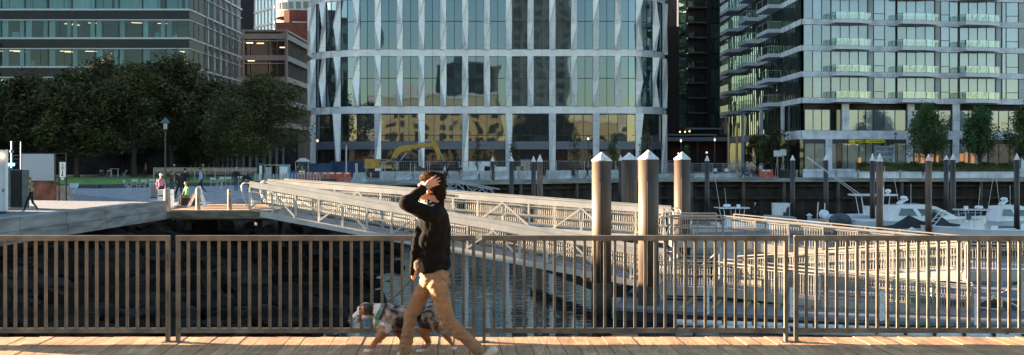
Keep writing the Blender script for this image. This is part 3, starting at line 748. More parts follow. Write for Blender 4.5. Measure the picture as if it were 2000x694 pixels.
# side face: window strips, balconies
for fi, yb in enumerate(floors + [255.0]):
    zt, z0 = (az_(yb-51.3+5.5), az_(yb-5)) if fi < len(floors) else (az_(202), az_(255))
    n_ = 13
    for j in range(n_):
        y0, y1 = 142.3+j*4.1, 142.3+(j+1)*4.1
        mb = MB()
        for u in range(3):
            a, c = y0+4.1*u/3, y0+4.1*(u+1)/3-.05
            mb.quad((36.5,c,z0),(36.5,a,z0),(36.5,a,zt),(36.5,c,zt)); mb.bar((36.46,c+.02,z0),(36.46,c+.02,zt),.07,.07,mi=1)
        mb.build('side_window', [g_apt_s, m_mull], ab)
    if fi < len(floors):
        for (ya, yb2) in ((152,159),(166,172),(180,187)):
            mb = MB(); zc = az_(yb); mb.box(34.5, ya, zc-.3, 36.42, yb2, zc+.2); sl_ = mb.build('balcony', m_balc, ab)
            mb = MB(); mb.quad((34.55,ya+.05,zc+.2),(36.4,ya+.05,zc+.2),(36.4,ya+.05,zc+1.2),(34.55,ya+.05,zc+1.2)); mb.quad((34.55,ya+.05,zc+.2),(34.55,yb2,zc+.2),(34.55,yb2,zc+1.2),(34.55,ya+.05,zc+1.2)); mb.build('glass_guard', g_bal, sl_)
            mb = MB(); mb.bar((34.55,ya+.05,zc+1.22),(34.55,yb2,zc+1.22),.05,.05); mb.bar((34.55,ya+.05,zc+1.22),(36.4,ya+.05,zc+1.22),.05,.05)
            for y_ in (ya+.05,(ya+yb2)/2,yb2): mb.bar((34.55,y_,zc),(34.55,y_,zc+1.22),.05,.05)
            mb.build('guard_frame', m_alu2, sl_)
mb = MB(); mb.box(36.3,142.05,G,36.75,196,az_(272)); 
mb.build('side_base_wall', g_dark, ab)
for y_ in (150,163,176,189):
    mb = MB(); mb.box(36.0,y_,G,36.29,y_+.9,az_(202)); mb.build('granite_pier', m_gr2, ab)
# shop sign
def text(s, size, loc, rz, mat, parent, name='lettering', ext=.01, rx=90):
    c = bpy.data.curves.new(name, 'FONT'); c.body = s; c.size = size; c.extrude = ext; c.align_x = 'LEFT'; c.fill_mode = 'BOTH'; c.resolution_u = 4
    o = bpy.data.objects.new('tmp', c); TS.collection.objects.link(o)
    TS.view_layers[0].update(); dg = TS.view_layers[0].depsgraph; me = bpy.data.meshes.new_from_object(o.evaluated_get(dg)); bpy.data.objects.remove(o)
    me.materials.clear(); me.materials.append(mat)
    ob = bpy.data.objects.new(name, me); col.objects.link(ob)
    off = Vector((0,0,0))
    if parent is not None:
        top = parent
        while top.parent: top = top.parent
        off = Vector(top.get('_o', (0,0,0))); ob.parent = parent
    ob.location = Vector(loc)-off; ob.rotation_euler = (R(rx), 0, rz); return ob
m_yel = M('sign_yellow', (.75,.62,.04), .5, var=.05)
p, q = ap(1660,.1), ap(1725,.1)
sg = thing('shop_sign', 'yellow rounded bar sign with black lettering on the dark shop band', 'sign', (p.x,p.y,az_(276)))
mb = MB(); mb.bar((p.x,p.y,az_(276.2)),(q.x,q.y,az_(276.2)),.12,.42); mb.tube(p+NV*.06+V(0,0,az_(276.2)), p-NV*.06+V(0,0,az_(276.2)), .21, n=14); mb.tube(q+NV*.06+V(0,0,az_(276.2)), q-NV*.06+V(0,0,az_(276.2)), .21, n=14); mb.build('sign_bar', m_yel, sg)
t0 = ap(1668.5,.18); text('GrUB', .62, (t0.x,t0.y,az_(279)), ang, m_black, sg, ext=.02)
t0 = ap(1696,.18); mb = MB(); t1 = ap(1721,.18); mb.bar((t0.x,t0.y,az_(276.2)),(t1.x,t1.y,az_(276.2)),.03,.07); mb.build('stripe', m_black, sg)
p = ap(1978,.9); s2 = MB(); s2.obox((p.x,p.y,az_(275)), U*.05, NV*.45, V(0,0,.45)); tag(s2.build('blade_sign', m_yel, origin=(p.x,p.y,az_(280))), 'small yellow blade sign projecting above the shops at the right edge', 'sign')
s2 = MB(); s2.box(35.2,148,az_(283),35.9,148.1,az_(272)); o = s2.build('blade_sign', m_yel, origin=(35.5,148,az_(283))); tag(o, 'small yellow blade sign on the side corner of the apartment block', 'sign')
s2 = MB(); s2.box(35.85,148.02,az_(276),36.35,148.08,az_(275)); s2.build('bracket', m_black, o); o.children[0].location = -Vector((35.5,148,az_(283)))
# window posters
po = thing('window_poster', 'pale poster sheets with big grey lettering in the shop window', 'poster', tuple(ap(1708,.05,az_(330))))
p, q = ap(1708,.06), ap(1748,.06); mb = MB(); mb.bar((p.x,p.y,az_(301)),(q.x,q.y,az_(301)),.02,az_(285)-az_(317)); mb.build('paper', M('poster_paper', (.42,.50,.50), .7), po)
mtx = M('poster_ink', (.05,.08,.11), .7)
for s_, px_, py_, sz in (('POCKET GRUB',1710.5,294,.62),('GRVL ROAD',1711,304,.66),('OCT. 13th',1724,315,.5)):
    t0 = ap(px_,.1); o = text(s_, sz, (t0.x,t0.y,az_(py_)), ang, mtx, po, ext=.005)
    wmax = {1710.5:36,1711:34,1724:18}[px_]*142/F; o.scale.x = wmax/max(.1,o.dimensions.x)

# ---- dark glass tower with balconies between
g_twr = GLASS('green_tower_glass', (.02,.05,.04), (.10,.20,.15), (.5,.75,.66), refl=.26, thr=.5, wav=.2, wsc=.25)
dt = thing('dark_glass_tower', 'dark green glass residential tower with a column of small balconies', 'tower', (36,225,G))
D = 212.0
def tx(px): return X(px, D)
mb = MB(); mb.box(tx(1326), D+.5, G, tx(1412), D+40, 60); mb.build('core_wall', m_black, dt)
fl_ = 29.3*D/F
z = Z(250, D); k = 0
while z < 48:
    for (a, b_, dy) in ((1326,1341,0),(1341,1386,1.2),(1386,1408,0)):
        mb = MB(); n_ = max(1, int((b_-a)/8))
        for j in range(n_):
            x0, x1 = tx(a+(b_-a)*j/n_), tx(a+(b_-a)*(j+1)/n_)-.05
            mb.quad((x0,D+dy,z),(x1,D+dy,z),(x1,D+dy,z+fl_-.25),(x0,D+dy,z+fl_-.25)); mb.bar((x1,D+dy-.03,z),(x1,D+dy-.03,z+fl_),.07,.07,mi=1)
        mb.build('window', [g_twr, m_mull], dt)
    mb = MB(); mb.box(tx(1342), D-1.5, z-.22, tx(1378), D+1.1, z+.05); sl_ = mb.build('balcony', M('tower_slab', (.16,.17,.18), .6) if k == 0 else bpy.data.materials['tower_slab'], dt)
    mb = MB(); mb.quad((tx(1342),D-1.45,z+.05),(tx(1370),D-1.45,z+.05),(tx(1370),D-1.45,z+1.1),(tx(1342),D-1.45,z+1.1)); mb.build('glass_guard', g_bal, sl_)
    mb = MB(); mb.bar((tx(1342),D-1.45,z+1.12),(tx(1378),D-1.45,z+1.12),.06,.06); mb.bar((tx(1378),D-1.45,z),(tx(1378),D-1.45,z+1.12),.06,.06); mb.build('guard_frame', m_mull, sl_)
    z += fl_; k += 1
mb = MB(); mb.box(tx(1378), D-.8, G, tx(1387), D+.4, 60); mb.build('shaft_wall', m_black, dt)
# ---- dark brown block at the gap
db = thing('brown_block', 'dark brown block in the narrow gap right of the curved office', 'building', (26,195,G))
m_brn = PANEL('dark_brown_panel', (.035,.022,.018), 1.6, 1.4, .7)
mb = MB(); mb.box(22.3, 190, G, X(1324,190)+.2, 205, Z(52,190)); mb.build('wall', m_brn, db)
mb = MB(); mb.box(22.3, 196, Z(52,190), X(1322,196), 210, 48); mb.build('upper_wall', M('mauve_brick', (.10,.08,.085), .8), db)
for k in range(8):
    mb = MB(); z = Z(300-k*32,190); mb.box(X(1293,190),189.9,z,X(1301,190),189.98,z+1.7); mb.build('window', g_dark, db)
# ---- low canopy restaurant in the gap
cn = thing('canopy_restaurant', 'low dark restaurant pavilion with long grey canopies between the towers', 'pavilion', (31,172,G))
D = 172.0
mb = MB(); mb.box(X(1292,D), D+3, G, X(1432,D), D+8, Z(262,D)); mb.build('wall', M('dim_red_interior', (.06,.02,.012), .8, var=.5, sc=.6, c2=(.01,.008,.008)), cn)
for (a, b_, ya, yb) in ((1290,1425,268,276),(1296,1400,262,265),(1340,1410,250,253)):
    mb = MB(); mb.box(X(a,D), D, Z(yb,D), X(b_,D), D+6, Z(ya,D)); mb.build('canopy', m_spand, cn)
for px_ in (1300,1330,1362,1395,1420):
    mb = MB(); mb.box(X(px_,D), D+.2, G, X(px_,D)+.18, D+.4, Z(276,D)); mb.build('post', m_mull, cn)
for px_, py_ in ((1333,257),(1343,257),(1352,256),(1386,298),(1330,300)):
    mb = MB(); mb.ball((X(px_,D), D+2.6, Z(py_,D)), .12, 5); mb.build('lamp_globe', e_strip, cn)
for px_ in (1423, 1439):
    mb = MB(); mb.tube((X(px_,150),150,G),(X(px_,150),150,Z(240,150)),.16,n=10); tag(mb.build('bronze_column', M('bronze_column', (.35,.22,.11), .4, metal=.5) if px_ == 1423 else bpy.data.materials['bronze_column'], origin=(X(px_,150),150,G)), ('left' if px_ == 1423 else 'right')+' one of two slim bronze columns before the dark pavilion', 'column')
# ---- the opposite shore behind the camera: sunlit blocks that the glass mirrors
m_yell = PANEL('ochre_render', (.25,.235,.15), 4, 3.4, .8, var=.05, joint=.6, dirt=.2)
m_dkb = PANEL('slate_cladding', (.06,.07,.075), 3, 3.6, .6)
m_pale = PANEL('pale_limestone', (.34,.34,.33), 3, 3.6, .8)
for i, (x0, x1, y, h, mt, lab) in enumerate(((-120,-62,-70,22,m_pale,'pale limestone block across the harbour, leftmost behind the viewer'),(-70,-49,-88,64,m_dkb,'tall slate clad block across the harbour beside the limestone block'),(-43,-5,-62,22,m_yell,'long ochre rendered block across the harbour with parapet arches'),(-27,-5,-100,36,m_dkb,'broad slate clad block across the harbour behind the ochre one'),(-1,21,-92,64,m_dkb,'slim slate clad tower across the harbour with stepped roof'),(20,48,-66,14,m_yell,'low ochre rendered block across the harbour'),(52,90,-80,18,m_pale,'pale limestone block across the harbour, rightmost behind the viewer'))):
    t = thing('waterfront_block', lab, 'building', ((x0+x1)/2, y-8, G), group='blocks across the harbour')
    mb = MB(); mb.box(x0, y-16, WL-1, x1, y, h); mb.build('wall', mt, t)
    mb = MB(); mb.box(x0-.4, y-16.4, h, x1+.4, y+.4, h+.7); mb.box(x0+4, y-12, h+.7, x0+11, y-4, h+4); mb.build('roof', m_conc, t)
    nx_ = int((x1-x0)/4.2)
    for r_ in range(int(h/3.8)):
        mb = MB()
        for j in range(nx_): mb.box(x0+1.2+j*4.2, y, WL+4+r_*3.8, x0+3.2+j*4.2, y+.1, WL+6.2+r_*3.8)
        mb.build('window_row', g_dark, t)
# ---- added block outside the frame, placed to shade the left bank
t = thing('shade_block', 'unseen brick block added left of the gravel bank to shade it', 'shade_block', (-71,60,G))
mb = MB(); mb.box(-76,47,G,-66,64.5,13.5); mb.build('wall', m_brick, t)
mb = MB(); mb.box(-76.5,46.5,13.5,-65.5,65,14.1); mb.build('roof', m_spand, t)
for j in range(3):
    mb = MB(); mb.box(-65.98,50+j*5,2,-65.9,52.4+j*5,5); mb.build('window', g_dark, t)
t = thing('park_shade_block', 'tall unseen slate clad block added to shade the park from its left', 'office building', (-132,128,G))  # thin block added out of view to keep sun off lawn and boats
mb = MB(); mb.box(-117,91,G,-113,169,34); mb.build('wall', m_dkb, t)
for r_ in range(8):
    mb = MB(); mb.box(-112.98,93,2+r_*4,-112.9,167,4+r_*4); mb.build('window_row', g_dark, t)

# wooded far shore of the harbour, behind the viewer
mb = MB(); rs = random.Random(4); x = -1500; vs_ = []
while x <= 1500: vs_.append((x, 16+14*noise.noise(V(x*.004,0,0))+5*noise.noise(V(x*.03,3,0)))); x += 12
for (xa,ha),(xb,hb) in zip(vs_, vs_[1:]): mb.quad((xb,-640,WL),(xa,-640,WL),(xa,-700,ha),(xb,-700,hb)); mb.quad((xb,-700,hb),(xa,-700,ha),(xa,-1200,WL),(xb,-1200,WL))
tag(mb.build('far_shore_hills', M('wooded_shore', (.03,.035,.025), .95, var=.4, sc=.05)), 'dark wooded far shore across the harbour', kind='structure')
# ================================================================ FOREGROUND RAILING
YR = 11.34; SR = F/YR
def rx(px): return (px-1000)/SR
RL_LAB = ['bronze steel railing panel at the left end of the boardwalk', 'bronze steel railing panel left of and behind the walking man', 'bronze steel railing panel right of the walking man, before the two thick piles', 'bronze steel railing panel at the right end of the boardwalk']
for i, (a, b_) in enumerate(((-268,328),(348,925),(945.5,1535),(1555,2150))):
    xa, xb = rx(a), rx(b_); W_ = xb-xa
    t = thing('railing_panel', RL_LAB[i], 'railing', (xa, YR, 0), group='railing panels along the boardwalk')
    mb = MB(); mb.box(xa-.019,YR-.03,1.02,xb+.019,YR+.03,1.072); mb.build('top_rail', m_rail, t)
    mb = MB(); mb.box(xa+.017,YR-.022,.092,xb-.017,YR+.022,.14); mb.build('bottom_rail', m_rail, t)
    for x in (xa, xb):
        mb = MB(); mb.box(x-.016,YR-.032,0,x+.016,YR+.032,1.019); mb.box(x-.05,YR-.06,0.001,x+.05,YR+.06,.006); mb.build('post', m_rail, t)
    n_ = round(W_/.1012)
    bm_ = MB().box(-.0135,-.0135,.1395,.0135,.0135,1.0205).mesh('baluster', m_rail)
    for j in range(1, n_):
        o = bpy.data.objects.new('baluster', bm_); col.objects.link(o); o.parent = t; o.location = (W_*j/n_, 0, 0)

# ================================================================ GANGWAYS
def truss_side(t, p, q, h=1.34, flip=1, dense=True):
    p, q = V(*p), V(*q); d_ = (q-p); Ln = d_.length; u = d_.normalized(); hz = V(u.y, -u.x, 0).normalized()
    Zv = V(0,0,1)
    mb = MB(); a, b_ = p+Zv*(h-.135), q+Zv*(h-.135); mb.bar(a, b_, .10, .27); mb.bar(a+Zv*.145, b_+Zv*.145, .15, .02); mb.build('top_chord', m_alu, t)
    mb = MB(); a, b_ = p-Zv*.12, q-Zv*.12; mb.bar(a, b_, .12, .27); mb.build('bottom_chord', m_alu, t)
    n_ = round(Ln/1.28)
    for i in range(n_+1):
        c = p.lerp(q, i/n_); mb = MB(); mb.bar(c+Zv*.01, c+Zv*(h-.27), .085, .085, up=hz); mb.build('upright', m_alu, t)
        if i < n_ and i % 3 != 2:
            c2 = p.lerp(q, (i+1)/n_)
            a, b_ = (c+Zv*.05, c2+Zv*(h-.3)) if i % 3 == 0 else (c+Zv*(h-.3), c2+Zv*.05)
            mb = MB(); mb.bar(a+hz*.065*flip, b_+hz*.065*flip, .05, .075); mb.build('diagonal_brace', m_alu, t)
    mb = MB(); m_ = int(Ln/.105); off_ = -hz*.06*flip
    for i in range(m_):
        c = p.lerp(q, (i+.5)/m_)+off_; mb.tube(c+Zv*.03, c+Zv*(h-.275), .0095, n=5, cap=False)
    mb.bar(p+off_+Zv*.05, q+off_+Zv*.05, .03, .03); mb.bar(p+off_+Zv*(h-.3), q+off_+Zv*(h-.3), .03, .03)
    mb.build('picket_screen', m_fas, t)
    o2 = -hz*.12*flip
    mb = MB()
    for z in (.42, .86): mb.bar(p+o2+Zv*z, q+o2+Zv*z, .05, .09 if z < .5 else .05)
    mb.build('handrail', m_fas, t)
def loop(t, c, u, h0, h1, side=1):
    Zv = V(0,0,1); c = V(*c); u = V(*u)
    pts = [c+Zv*h1]
    r_ = .18
    for k in range(0, 9):
        a = math.pi/2 - math.pi/2*k/8*1.25; pts.append(c + u*(.28+r_*math.cos(a)) + Zv*(h1-r_+r_*math.sin(a)))
    pts += [c+u*.38+Zv*(h0+.55), c+u*.12+Zv*(h0+.12), c+Zv*h0]
    mb = MB(); mb.path(pts, .032, 8); mb.build('end_loop', m_alu, t, smooth=True)
def gangway(name, lab, p, q, wv, cat='gangway'):
    p, q, wv = V(*p), V(*q), V(*wv)
    t = thing(name, lab, cat, (p.x, p.y, p.z))
    truss_side(t, p, q, flip=1); truss_side(t, p+wv, q+wv, flip=-1)
    u = (q-p).normalized()
    mb = MB(); mb.bar((p+q)/2+wv/2-(q-p)/2, (p+q)/2+wv/2+(q-p)/2, wv.length-.2, .05); mb.build('deck_plate', m_grate, t)
    mb = MB(); n_ = int((q-p).length/1.28)
    for i in range(n_+1): c = p.lerp(q, i/n_)-V(0,0,.12); mb.bar(c, c+wv, .08, .12)
    mb.build('cross_beam', m_alu2, t)
    hu = V(u.x, u.y, 0).normalized()
    for s_, uu in ((p, -hu), (q, hu)):
        for w_ in (V(0,0,0), wv): loop(t, s_+w_, uu, .05, 1.26)
    return t
E = EYE
A0_ = V(X(488,53.7), 53.7, E-2.48); A1_ = V(X(1288,47.3), 47.3, E-5.33)
hd = V(A1_.x-A0_.x, A1_.y-A0_.y, 0).normalized(); wvA = V(-hd.y, hd.x, 0)*1.65
ga = gangway('gangway', 'near aluminium gangway descending from the timber platform to the lower landing', A0_, A1_, wvA)
B0_ = V(X(524,58.4), 58.4, E-2.48); B1_ = V(X(1296,51.3), 51.3, E-3.63)
hd = V(B1_.x-B0_.x, B1_.y-B0_.y, 0).normalized(); wvB = V(-hd.y, hd.x, 0)*1.65
gb2 = gangway('gangway', 'far aluminium gangway leading gently down to the upper landing', B0_, B1_, wvB)
c = B0_.lerp(B1_, .495)+V(0,0,1.2); mb = MB(); u = (B1_-B0_).normalized(); hz = V(u.y,-u.x,0).normalized()
mb.obox(c+hz*.06, u*.2, hz*.006, V(0,0,.055)); mb.build('name_plate', M('dark_plate', (.08,.06,.05), .5), gb2)
# ================================================================ RAMPS AND LANDINGS
def guard(t, p, q, h=1.05, out_=1, ends=True, double=True):
    p, q = V(*p), V(*q); Ln = (q-p).length; Zv = V(0,0,1); u = (q-p).normalized(); hz = V(u.y,-u.x,0).normalized()*out_
    mb = MB(); mb.bar(p+Zv*h, q+Zv*h, .09, .045)
    mb.bar(p+Zv*(h-.13), q+Zv*(h-.13), .04, .04); mb.build('top_rail', m_fas, t)
    mb = MB(); mb.bar(p+Zv*.5-hz*.05, q+Zv*.5-hz*.05, .04, .07); mb.bar(p+Zv*.88-hz*.08, q+Zv*.88-hz*.08, .04, .045); mb.bar(p+Zv*.06, q+Zv*.06, .03, .035); mb.build('mid_rail', m_ramp, t)
    n_ = max(1, round(Ln/1.35)); mb = MB()
    for i in range(n_+1):
        c = p.lerp(q, i/n_); MB().bar(c-Zv*.3+hz*.05, c+Zv*(h-.02)+hz*.05, .07, .07, up=hz).build('guard_post', m_ramp, t)
    m_ = int(Ln/.105); mb = MB()
    for i in range(m_):
        c = p.lerp(q, (i+.5)/m_); mb.tube(c+Zv*.05, c+Zv*(h-.14), .0095, n=5, cap=False)
    mb.build('picket_screen', m_ramp, t)
def ramp(name, lab, p, q, wv, sides=(1,1), ends=(0,0), cat='ramp', legs=(), fas=.38):
    p, q, wv = V(*p), V(*q), V(*wv); t = thing(name, lab, cat, (p.x,p.y,p.z))
    if sides[0]: guard(t, p, q)
    if sides[1]: guard(t, p+wv, q+wv, out_=-1)
    if ends[0]: guard(t, p, p+wv)
    if ends[1]: guard(t, q, q+wv)
    hz = wv.normalized(); Zv = V(0,0,1)
    mb = MB()
    for a, b_ in ((p-hz*.02, q-hz*.02), (p+wv+hz*.02, q+wv+hz*.02)): mb.bar(a-Zv*(fas/2-.01), b_-Zv*(fas/2-.01), .08, fas)
    if name != 'ramp':
        mb.bar(p-Zv*(fas/2-.01), p+wv-Zv*(fas/2-.01), .07, fas-.01); mb.bar(q-Zv*(fas/2-.01), q+wv-Zv*(fas/2-.01), .07, fas-.01)
    mb.build('fascia_beam', m_fas, t)
    mb = MB(); c0, c1 = p+wv/2, q+wv/2; mb.bar(c0-Zv*.03, c1-Zv*.03, wv.length-.1, .05); mb.build('deck_plate', m_grate, t)
    for (lx, ly) in legs:
        c = p.lerp(q, lx)+wv*ly; MB().box(c.x-.06,c.y-.06,FL,c.x+.06,c.y+.06,c.z-.3).build('leg', m_alu2, t)
    if legs:
        (a0, b0), (a1, b1) = legs[0], legs[1]
        c, e = p.lerp(q,a0)+wv*b0, p.lerp(q,a1)+wv*b1; mb = MB()
        mb.tube((c.x,c.y,FL+.1),(e.x,e.y,e.z-.45),.035,n=6); mb.tube((c.x,c.y,c.z-.45),(e.x,e.y,FL+.1),.035,n=6); mb.build('cross_brace', m_alu, t)
    return t
dU, dLn = E-3.61, E-5.35
U0, U1 = V(X(1313,50),50,dU), V(X(1412,49.6),49.6,dU)
ramp('landing', 'upper aluminium landing behind the thick piles at the end of the far gangway', U0, U1, (0.1,2.1,0), (1,1), (0,0), 'landing', [(.05,0),(.95,0),(.05,1),(.95,1)])
Q1 = V(X(1890,45.6),45.6,E-4.36)
ramp('ramp', 'upper aluminium ramp running down from the upper landing to the right landing', U1, Q1, (.75,1.45,0))
R0, R1 = V(X(1886,43.6),43.6,E-4.40), V(X(2150,43.0),43.0,E-4.40)
ramp('landing', 'right aluminium landing on braced legs at the right edge', R0, R1, (.2,4.2,0), (1,1), (0,1), 'landing', [(.02,0),(.42,0),(.02,1),(.98,0)])
L0, L1 = V(X(1286,46.7),46.7,dLn), V(X(1400,46.4),46.4,dLn)
C2e = V(X(1440,48.0),48.0,E-5.25)
ramp('ramp', 'middle aluminium ramp rising from the lower landing to the right landing', C2e, R0+V(-.05,.3,0), (.55,1.45,0))
ramp('landing', 'lower aluminium landing between the thick piles and the float', L0, L1, (.15,2.6,0), (1,1), (0,0), 'landing', [(.05,0),(.95,0),(.05,1),(.95,1)], fas=.36)
C3e = V(X(1900,41.9),41.9,E-5.86)
ramp('ramp', 'lowest aluminium ramp running down from the lower landing onto the float', L1, C3e, (.55,1.4,0), fas=.36)
mb = MB(); c = C3e; mb.path([c+V(0,0,.9),c+V(.75,-.25,.85),c+V(.95,-.3,.7),c+V(.95,-.3,.35),c+V(.8,-.25,.25),c+V(0,0,.3)], .025, 6)
lp = mb.build('hand_loop', m_alu, None, origin=tuple(c)); tag(lp, 'bent tube hand loop at the foot of the lowest ramp', 'handrail')
m_float = M('float_decking', (.16,.17,.185), .75, var=.25, sc=2, st=(1,8,1), bump=.1)
FP = [(4.0,44.4),(X(1400,42.7),42.7),(X(1740,40.7),40.7),(X(2000,39.7),39.7),(24,39.2),(26,52),(5.6,51.6)]
fl = thing('floating_dock', 'near floating dock under the ramps with a grey deck and dark sides', 'floating dock', (10,42.5,FL-.1))
mb = MB(); mb.prism(FP, FL-.13, FL); mb.build('deck', m_float, fl)
mb = MB(); mb.prism([(x+.05*(1 if x < 10 else -1), y+(.06 if y < 46 else -.06)) for x, y in FP], WL-.5, FL-.135); mb.build('float_side', m_rubber, fl)
mb = MB()
for i in range(14):
    x = 6.5+i*1.25; mb.bar((x,43.6,FL+.04),(x+.9,46.5,FL+.04),.12,.08)
mb.build('cable_batten', M('yellowed_timber', (.33,.27,.14), .7), fl)
for k, (xa, ya, xb, yb, z) in enumerate(((6.2,42.6,19.5,39.4,.16),(7.6,41.3,19.5,38.6,.12))):
    t = thing('fender_pipe', ('back' if k == 0 else 'front')+' one of two white floating pipes along the near dock', 'pipe', (xa,ya,WL))
    mb = MB(); mb.tube((xa,ya,WL+z),(xb,yb,WL+z),.13,n=14); mb.build('tube', M('white_hdpe', (.62,.60,.56), .5, var=.12), t, smooth=True) if k == 0 else mb.build('tube', bpy.data.materials['white_hdpe'], t, smooth=True)
    for i in range(12):
        c = V(xa,ya,WL+z).lerp(V(xb,yb,WL+z),(i+.6)/12.5); MB().box(c.x-.05,c.y-.16,c.z+.02,c.x+.05,c.y+.02,c.z+.18).build('bracket', m_black, t)
GL_ = ['leftmost of the white bolted guide posts on the near float edge','white bolted guide post on the float beside the right middle railing posts','third white bolted guide post from the left, before the middle of the lowest ramp','white bolted guide post at the foot of the lowest ramp']
for i, (px, y1, y0) in enumerate(((1381,557,612),(1547,561,618),(1723,568,625),(1908,573,633))):
    d = (y0-308); d = 5.9*F/d - .12; x = X(px,d); h = (y0-y1)*d/F
    mb = MB(); mb.box(x-.075,d-.03,FL-.02,x+.075,d+.03,FL+h)
    o = mb.build('guide_post', m_white, None, origin=(x,d,FL)); tag(o, GL_[i], 'guide post', 'white guide posts on the near float')
    mb = MB()
    for k in range(4): z = FL+h*(.12+.25*k); mb.tube((x,d-.045,z),(x,d-.028,z),.016,n=8)
    b_ = mb.build('bolt', m_black, None, origin=(x,d,FL)); b_.parent = o; b_.location = (0,0,0)
d = 5.9*F/(612-308); x = X(1481,d)
mb = MB(); mb.lathe([(.075,0),(.075,.3),(.08,.31),(.08,.36),(.03,.37)], (x,d+.2,FL), 14)
tag(mb.build('mooring_bollard', M('yellow_bollard', (.62,.52,.16), .5), None, True, (x,d,FL)), 'short yellow bollard on the edge of the near float', 'bollard')
mb = MB()
for k in range(3): a = V(X(1975+k*12,39.5),39.2,FL-.3); mb.tube(a, a+V(-.9+k*.1,-.3,-.4+.0*k), .03, n=6)
mb.tube((X(1935,39),38.6,FL-.55),(X(2040,39),38.2,FL-.1),.035,n=6)
tag(mb.build('dock_ladder', m_alu, None, False, (18,39,FL-.3)), 'slanting aluminium dock ladder rails at the lower right', 'ladder')

# ================================================================ PILES
m_pbig = M('brown_pile_sleeve', (.088,.054,.031), .62, metal=0, var=.45, sc=2.2, st=(1.6,1.6,.18), bump=.12, bsc=3, c2=(.035,.024,.017))
m_pweed = M('weedy_pile', (.05,.04,.018), .8, var=.5, sc=4, bump=.5, bsc=14, c2=(.015,.012,.008))
m_psm = M('dark_pile_sleeve', (.045,.04,.04), .5, metal=.1, var=.25, sc=1.5, st=(1,1,.3))
m_pbr = M('worn_brown_pile', (.16,.10,.06), .6, var=.35, sc=2, st=(1,1,.3))
m_cap = M('white_pile_cap', (.74,.74,.73), .55, var=.22, sc=7)
def pile(px, wpx, tip, base, d, lab, mat, group, big=False):
    x = X(px,d); r_ = wpx*d/F/2; zt, zb = Z(tip,d), Z(base,d)
    t = thing('mooring_pile', lab, 'pile', (x,d,WL-1), group)
    mb = MB()
    nn = 36 if big else 14
    if big: mb.lathe([(r_,WL+1.25),(r_,zb)], (x,d,0), nn)
    else: mb.lathe([(r_,WL-1),(r_,zb)], (x,d,0), nn)
    mb.build('shaft', mat, t, smooth=False)
    for p_ in t.children[-1].data.polygons: p_.use_smooth = len(p_.vertices) == 4
    if big:
        mb = MB(); mb.lathe([(r_*1.03,WL-1.2),(r_*1.06,WL+.5),(r_*1.0,WL+1.26)], (x,d,0), nn); mb.build('weed_band', m_pweed, t, smooth=True)
        mb = MB(); mb.bar((x-r_*.2,d-r_*1.0,WL+1.3),(x-r_*.2,d-r_*1.0,zb-.9),.035,.03,up=(0,1,0)); mb.build('seam', m_pbr, t)
    mb = MB(); mb.lathe([(r_*1.02,zb-.02),(r_*1.04,zb+.02),(.02,zt)], (x,d,0), nn); mb.build('cone_cap', m_cap, t)
    for p_ in t.children[-1].data.polygons: p_.use_smooth = len(p_.vertices) == 4
BG = 'thick brown mooring piles with white cone caps'
pile(1175,38,297,314,46.4,'thick brown pile with white cone cap, leftmost of the four thick ones',m_pbig,BG,True)
pile(1266.5,39.5,293,311,45.2,'thick brown pile with white cone cap, tallest and nearest of the four',m_pbig,BG,True)
pile(1229,31,298,312,57.5,'thick brown pile with white cone cap, half hidden between the two nearest',m_pbig,BG,True)
pile(1332.5,32,296.5,311.5,55.5,'thick brown pile with white cone cap, rightmost of the four behind the upper landing',m_pbig,BG,True)
SG = 'slim dark piles with white cone caps'; SB = 'slim brown piles with white cone caps'
SM = [(962,8,306,315,'leftmost slim dark pile with white cap in the cove'),(999,9,305,315,'second slim dark pile from the left with white cap'),(1042,9,305,316,'slim dark pile touching the left side of a slim brown one'),
(1212,8,303,314,'slim dark pile in the gap between the two left thick piles'),(1381,9,304,314,'slim dark pile just right of the rightmost thick pile'),(1548,9.5,303,313,'slim dark pile before the left corner of the apartment block'),(1613,9.5,303,313,'slim dark pile standing before the granite shop pier'),
(1704,10,300,314,'slim dark pile touching the left side of the tall brown pile by the hedge'),(1848,9,303,312,'left one of the slim dark pile pair below the shops'),(1861,10.5,301,312,'right one of the slim dark pile pair below the shops'),(1986,10.5,300,312,'slim dark pile at the right edge of the view')]
for px, w_, tp, bs, lab in SM: pile(px, w_, tp, bs, .44*F/w_, lab, m_psm, SG)
for px, w_, tp, bs, lab in ((1054.5,11.5,302,316,'slim brown pile with white cap in the middle of the cove'),(1718,13,299,315,'slim brown pile with bright white cap before the hedge'),(1813.5,12.5,301,314,'slim brown pile with white cap rising from the moored boats')): pile(px, w_, tp, bs, .46*F/w_, lab, m_pbr, SB)

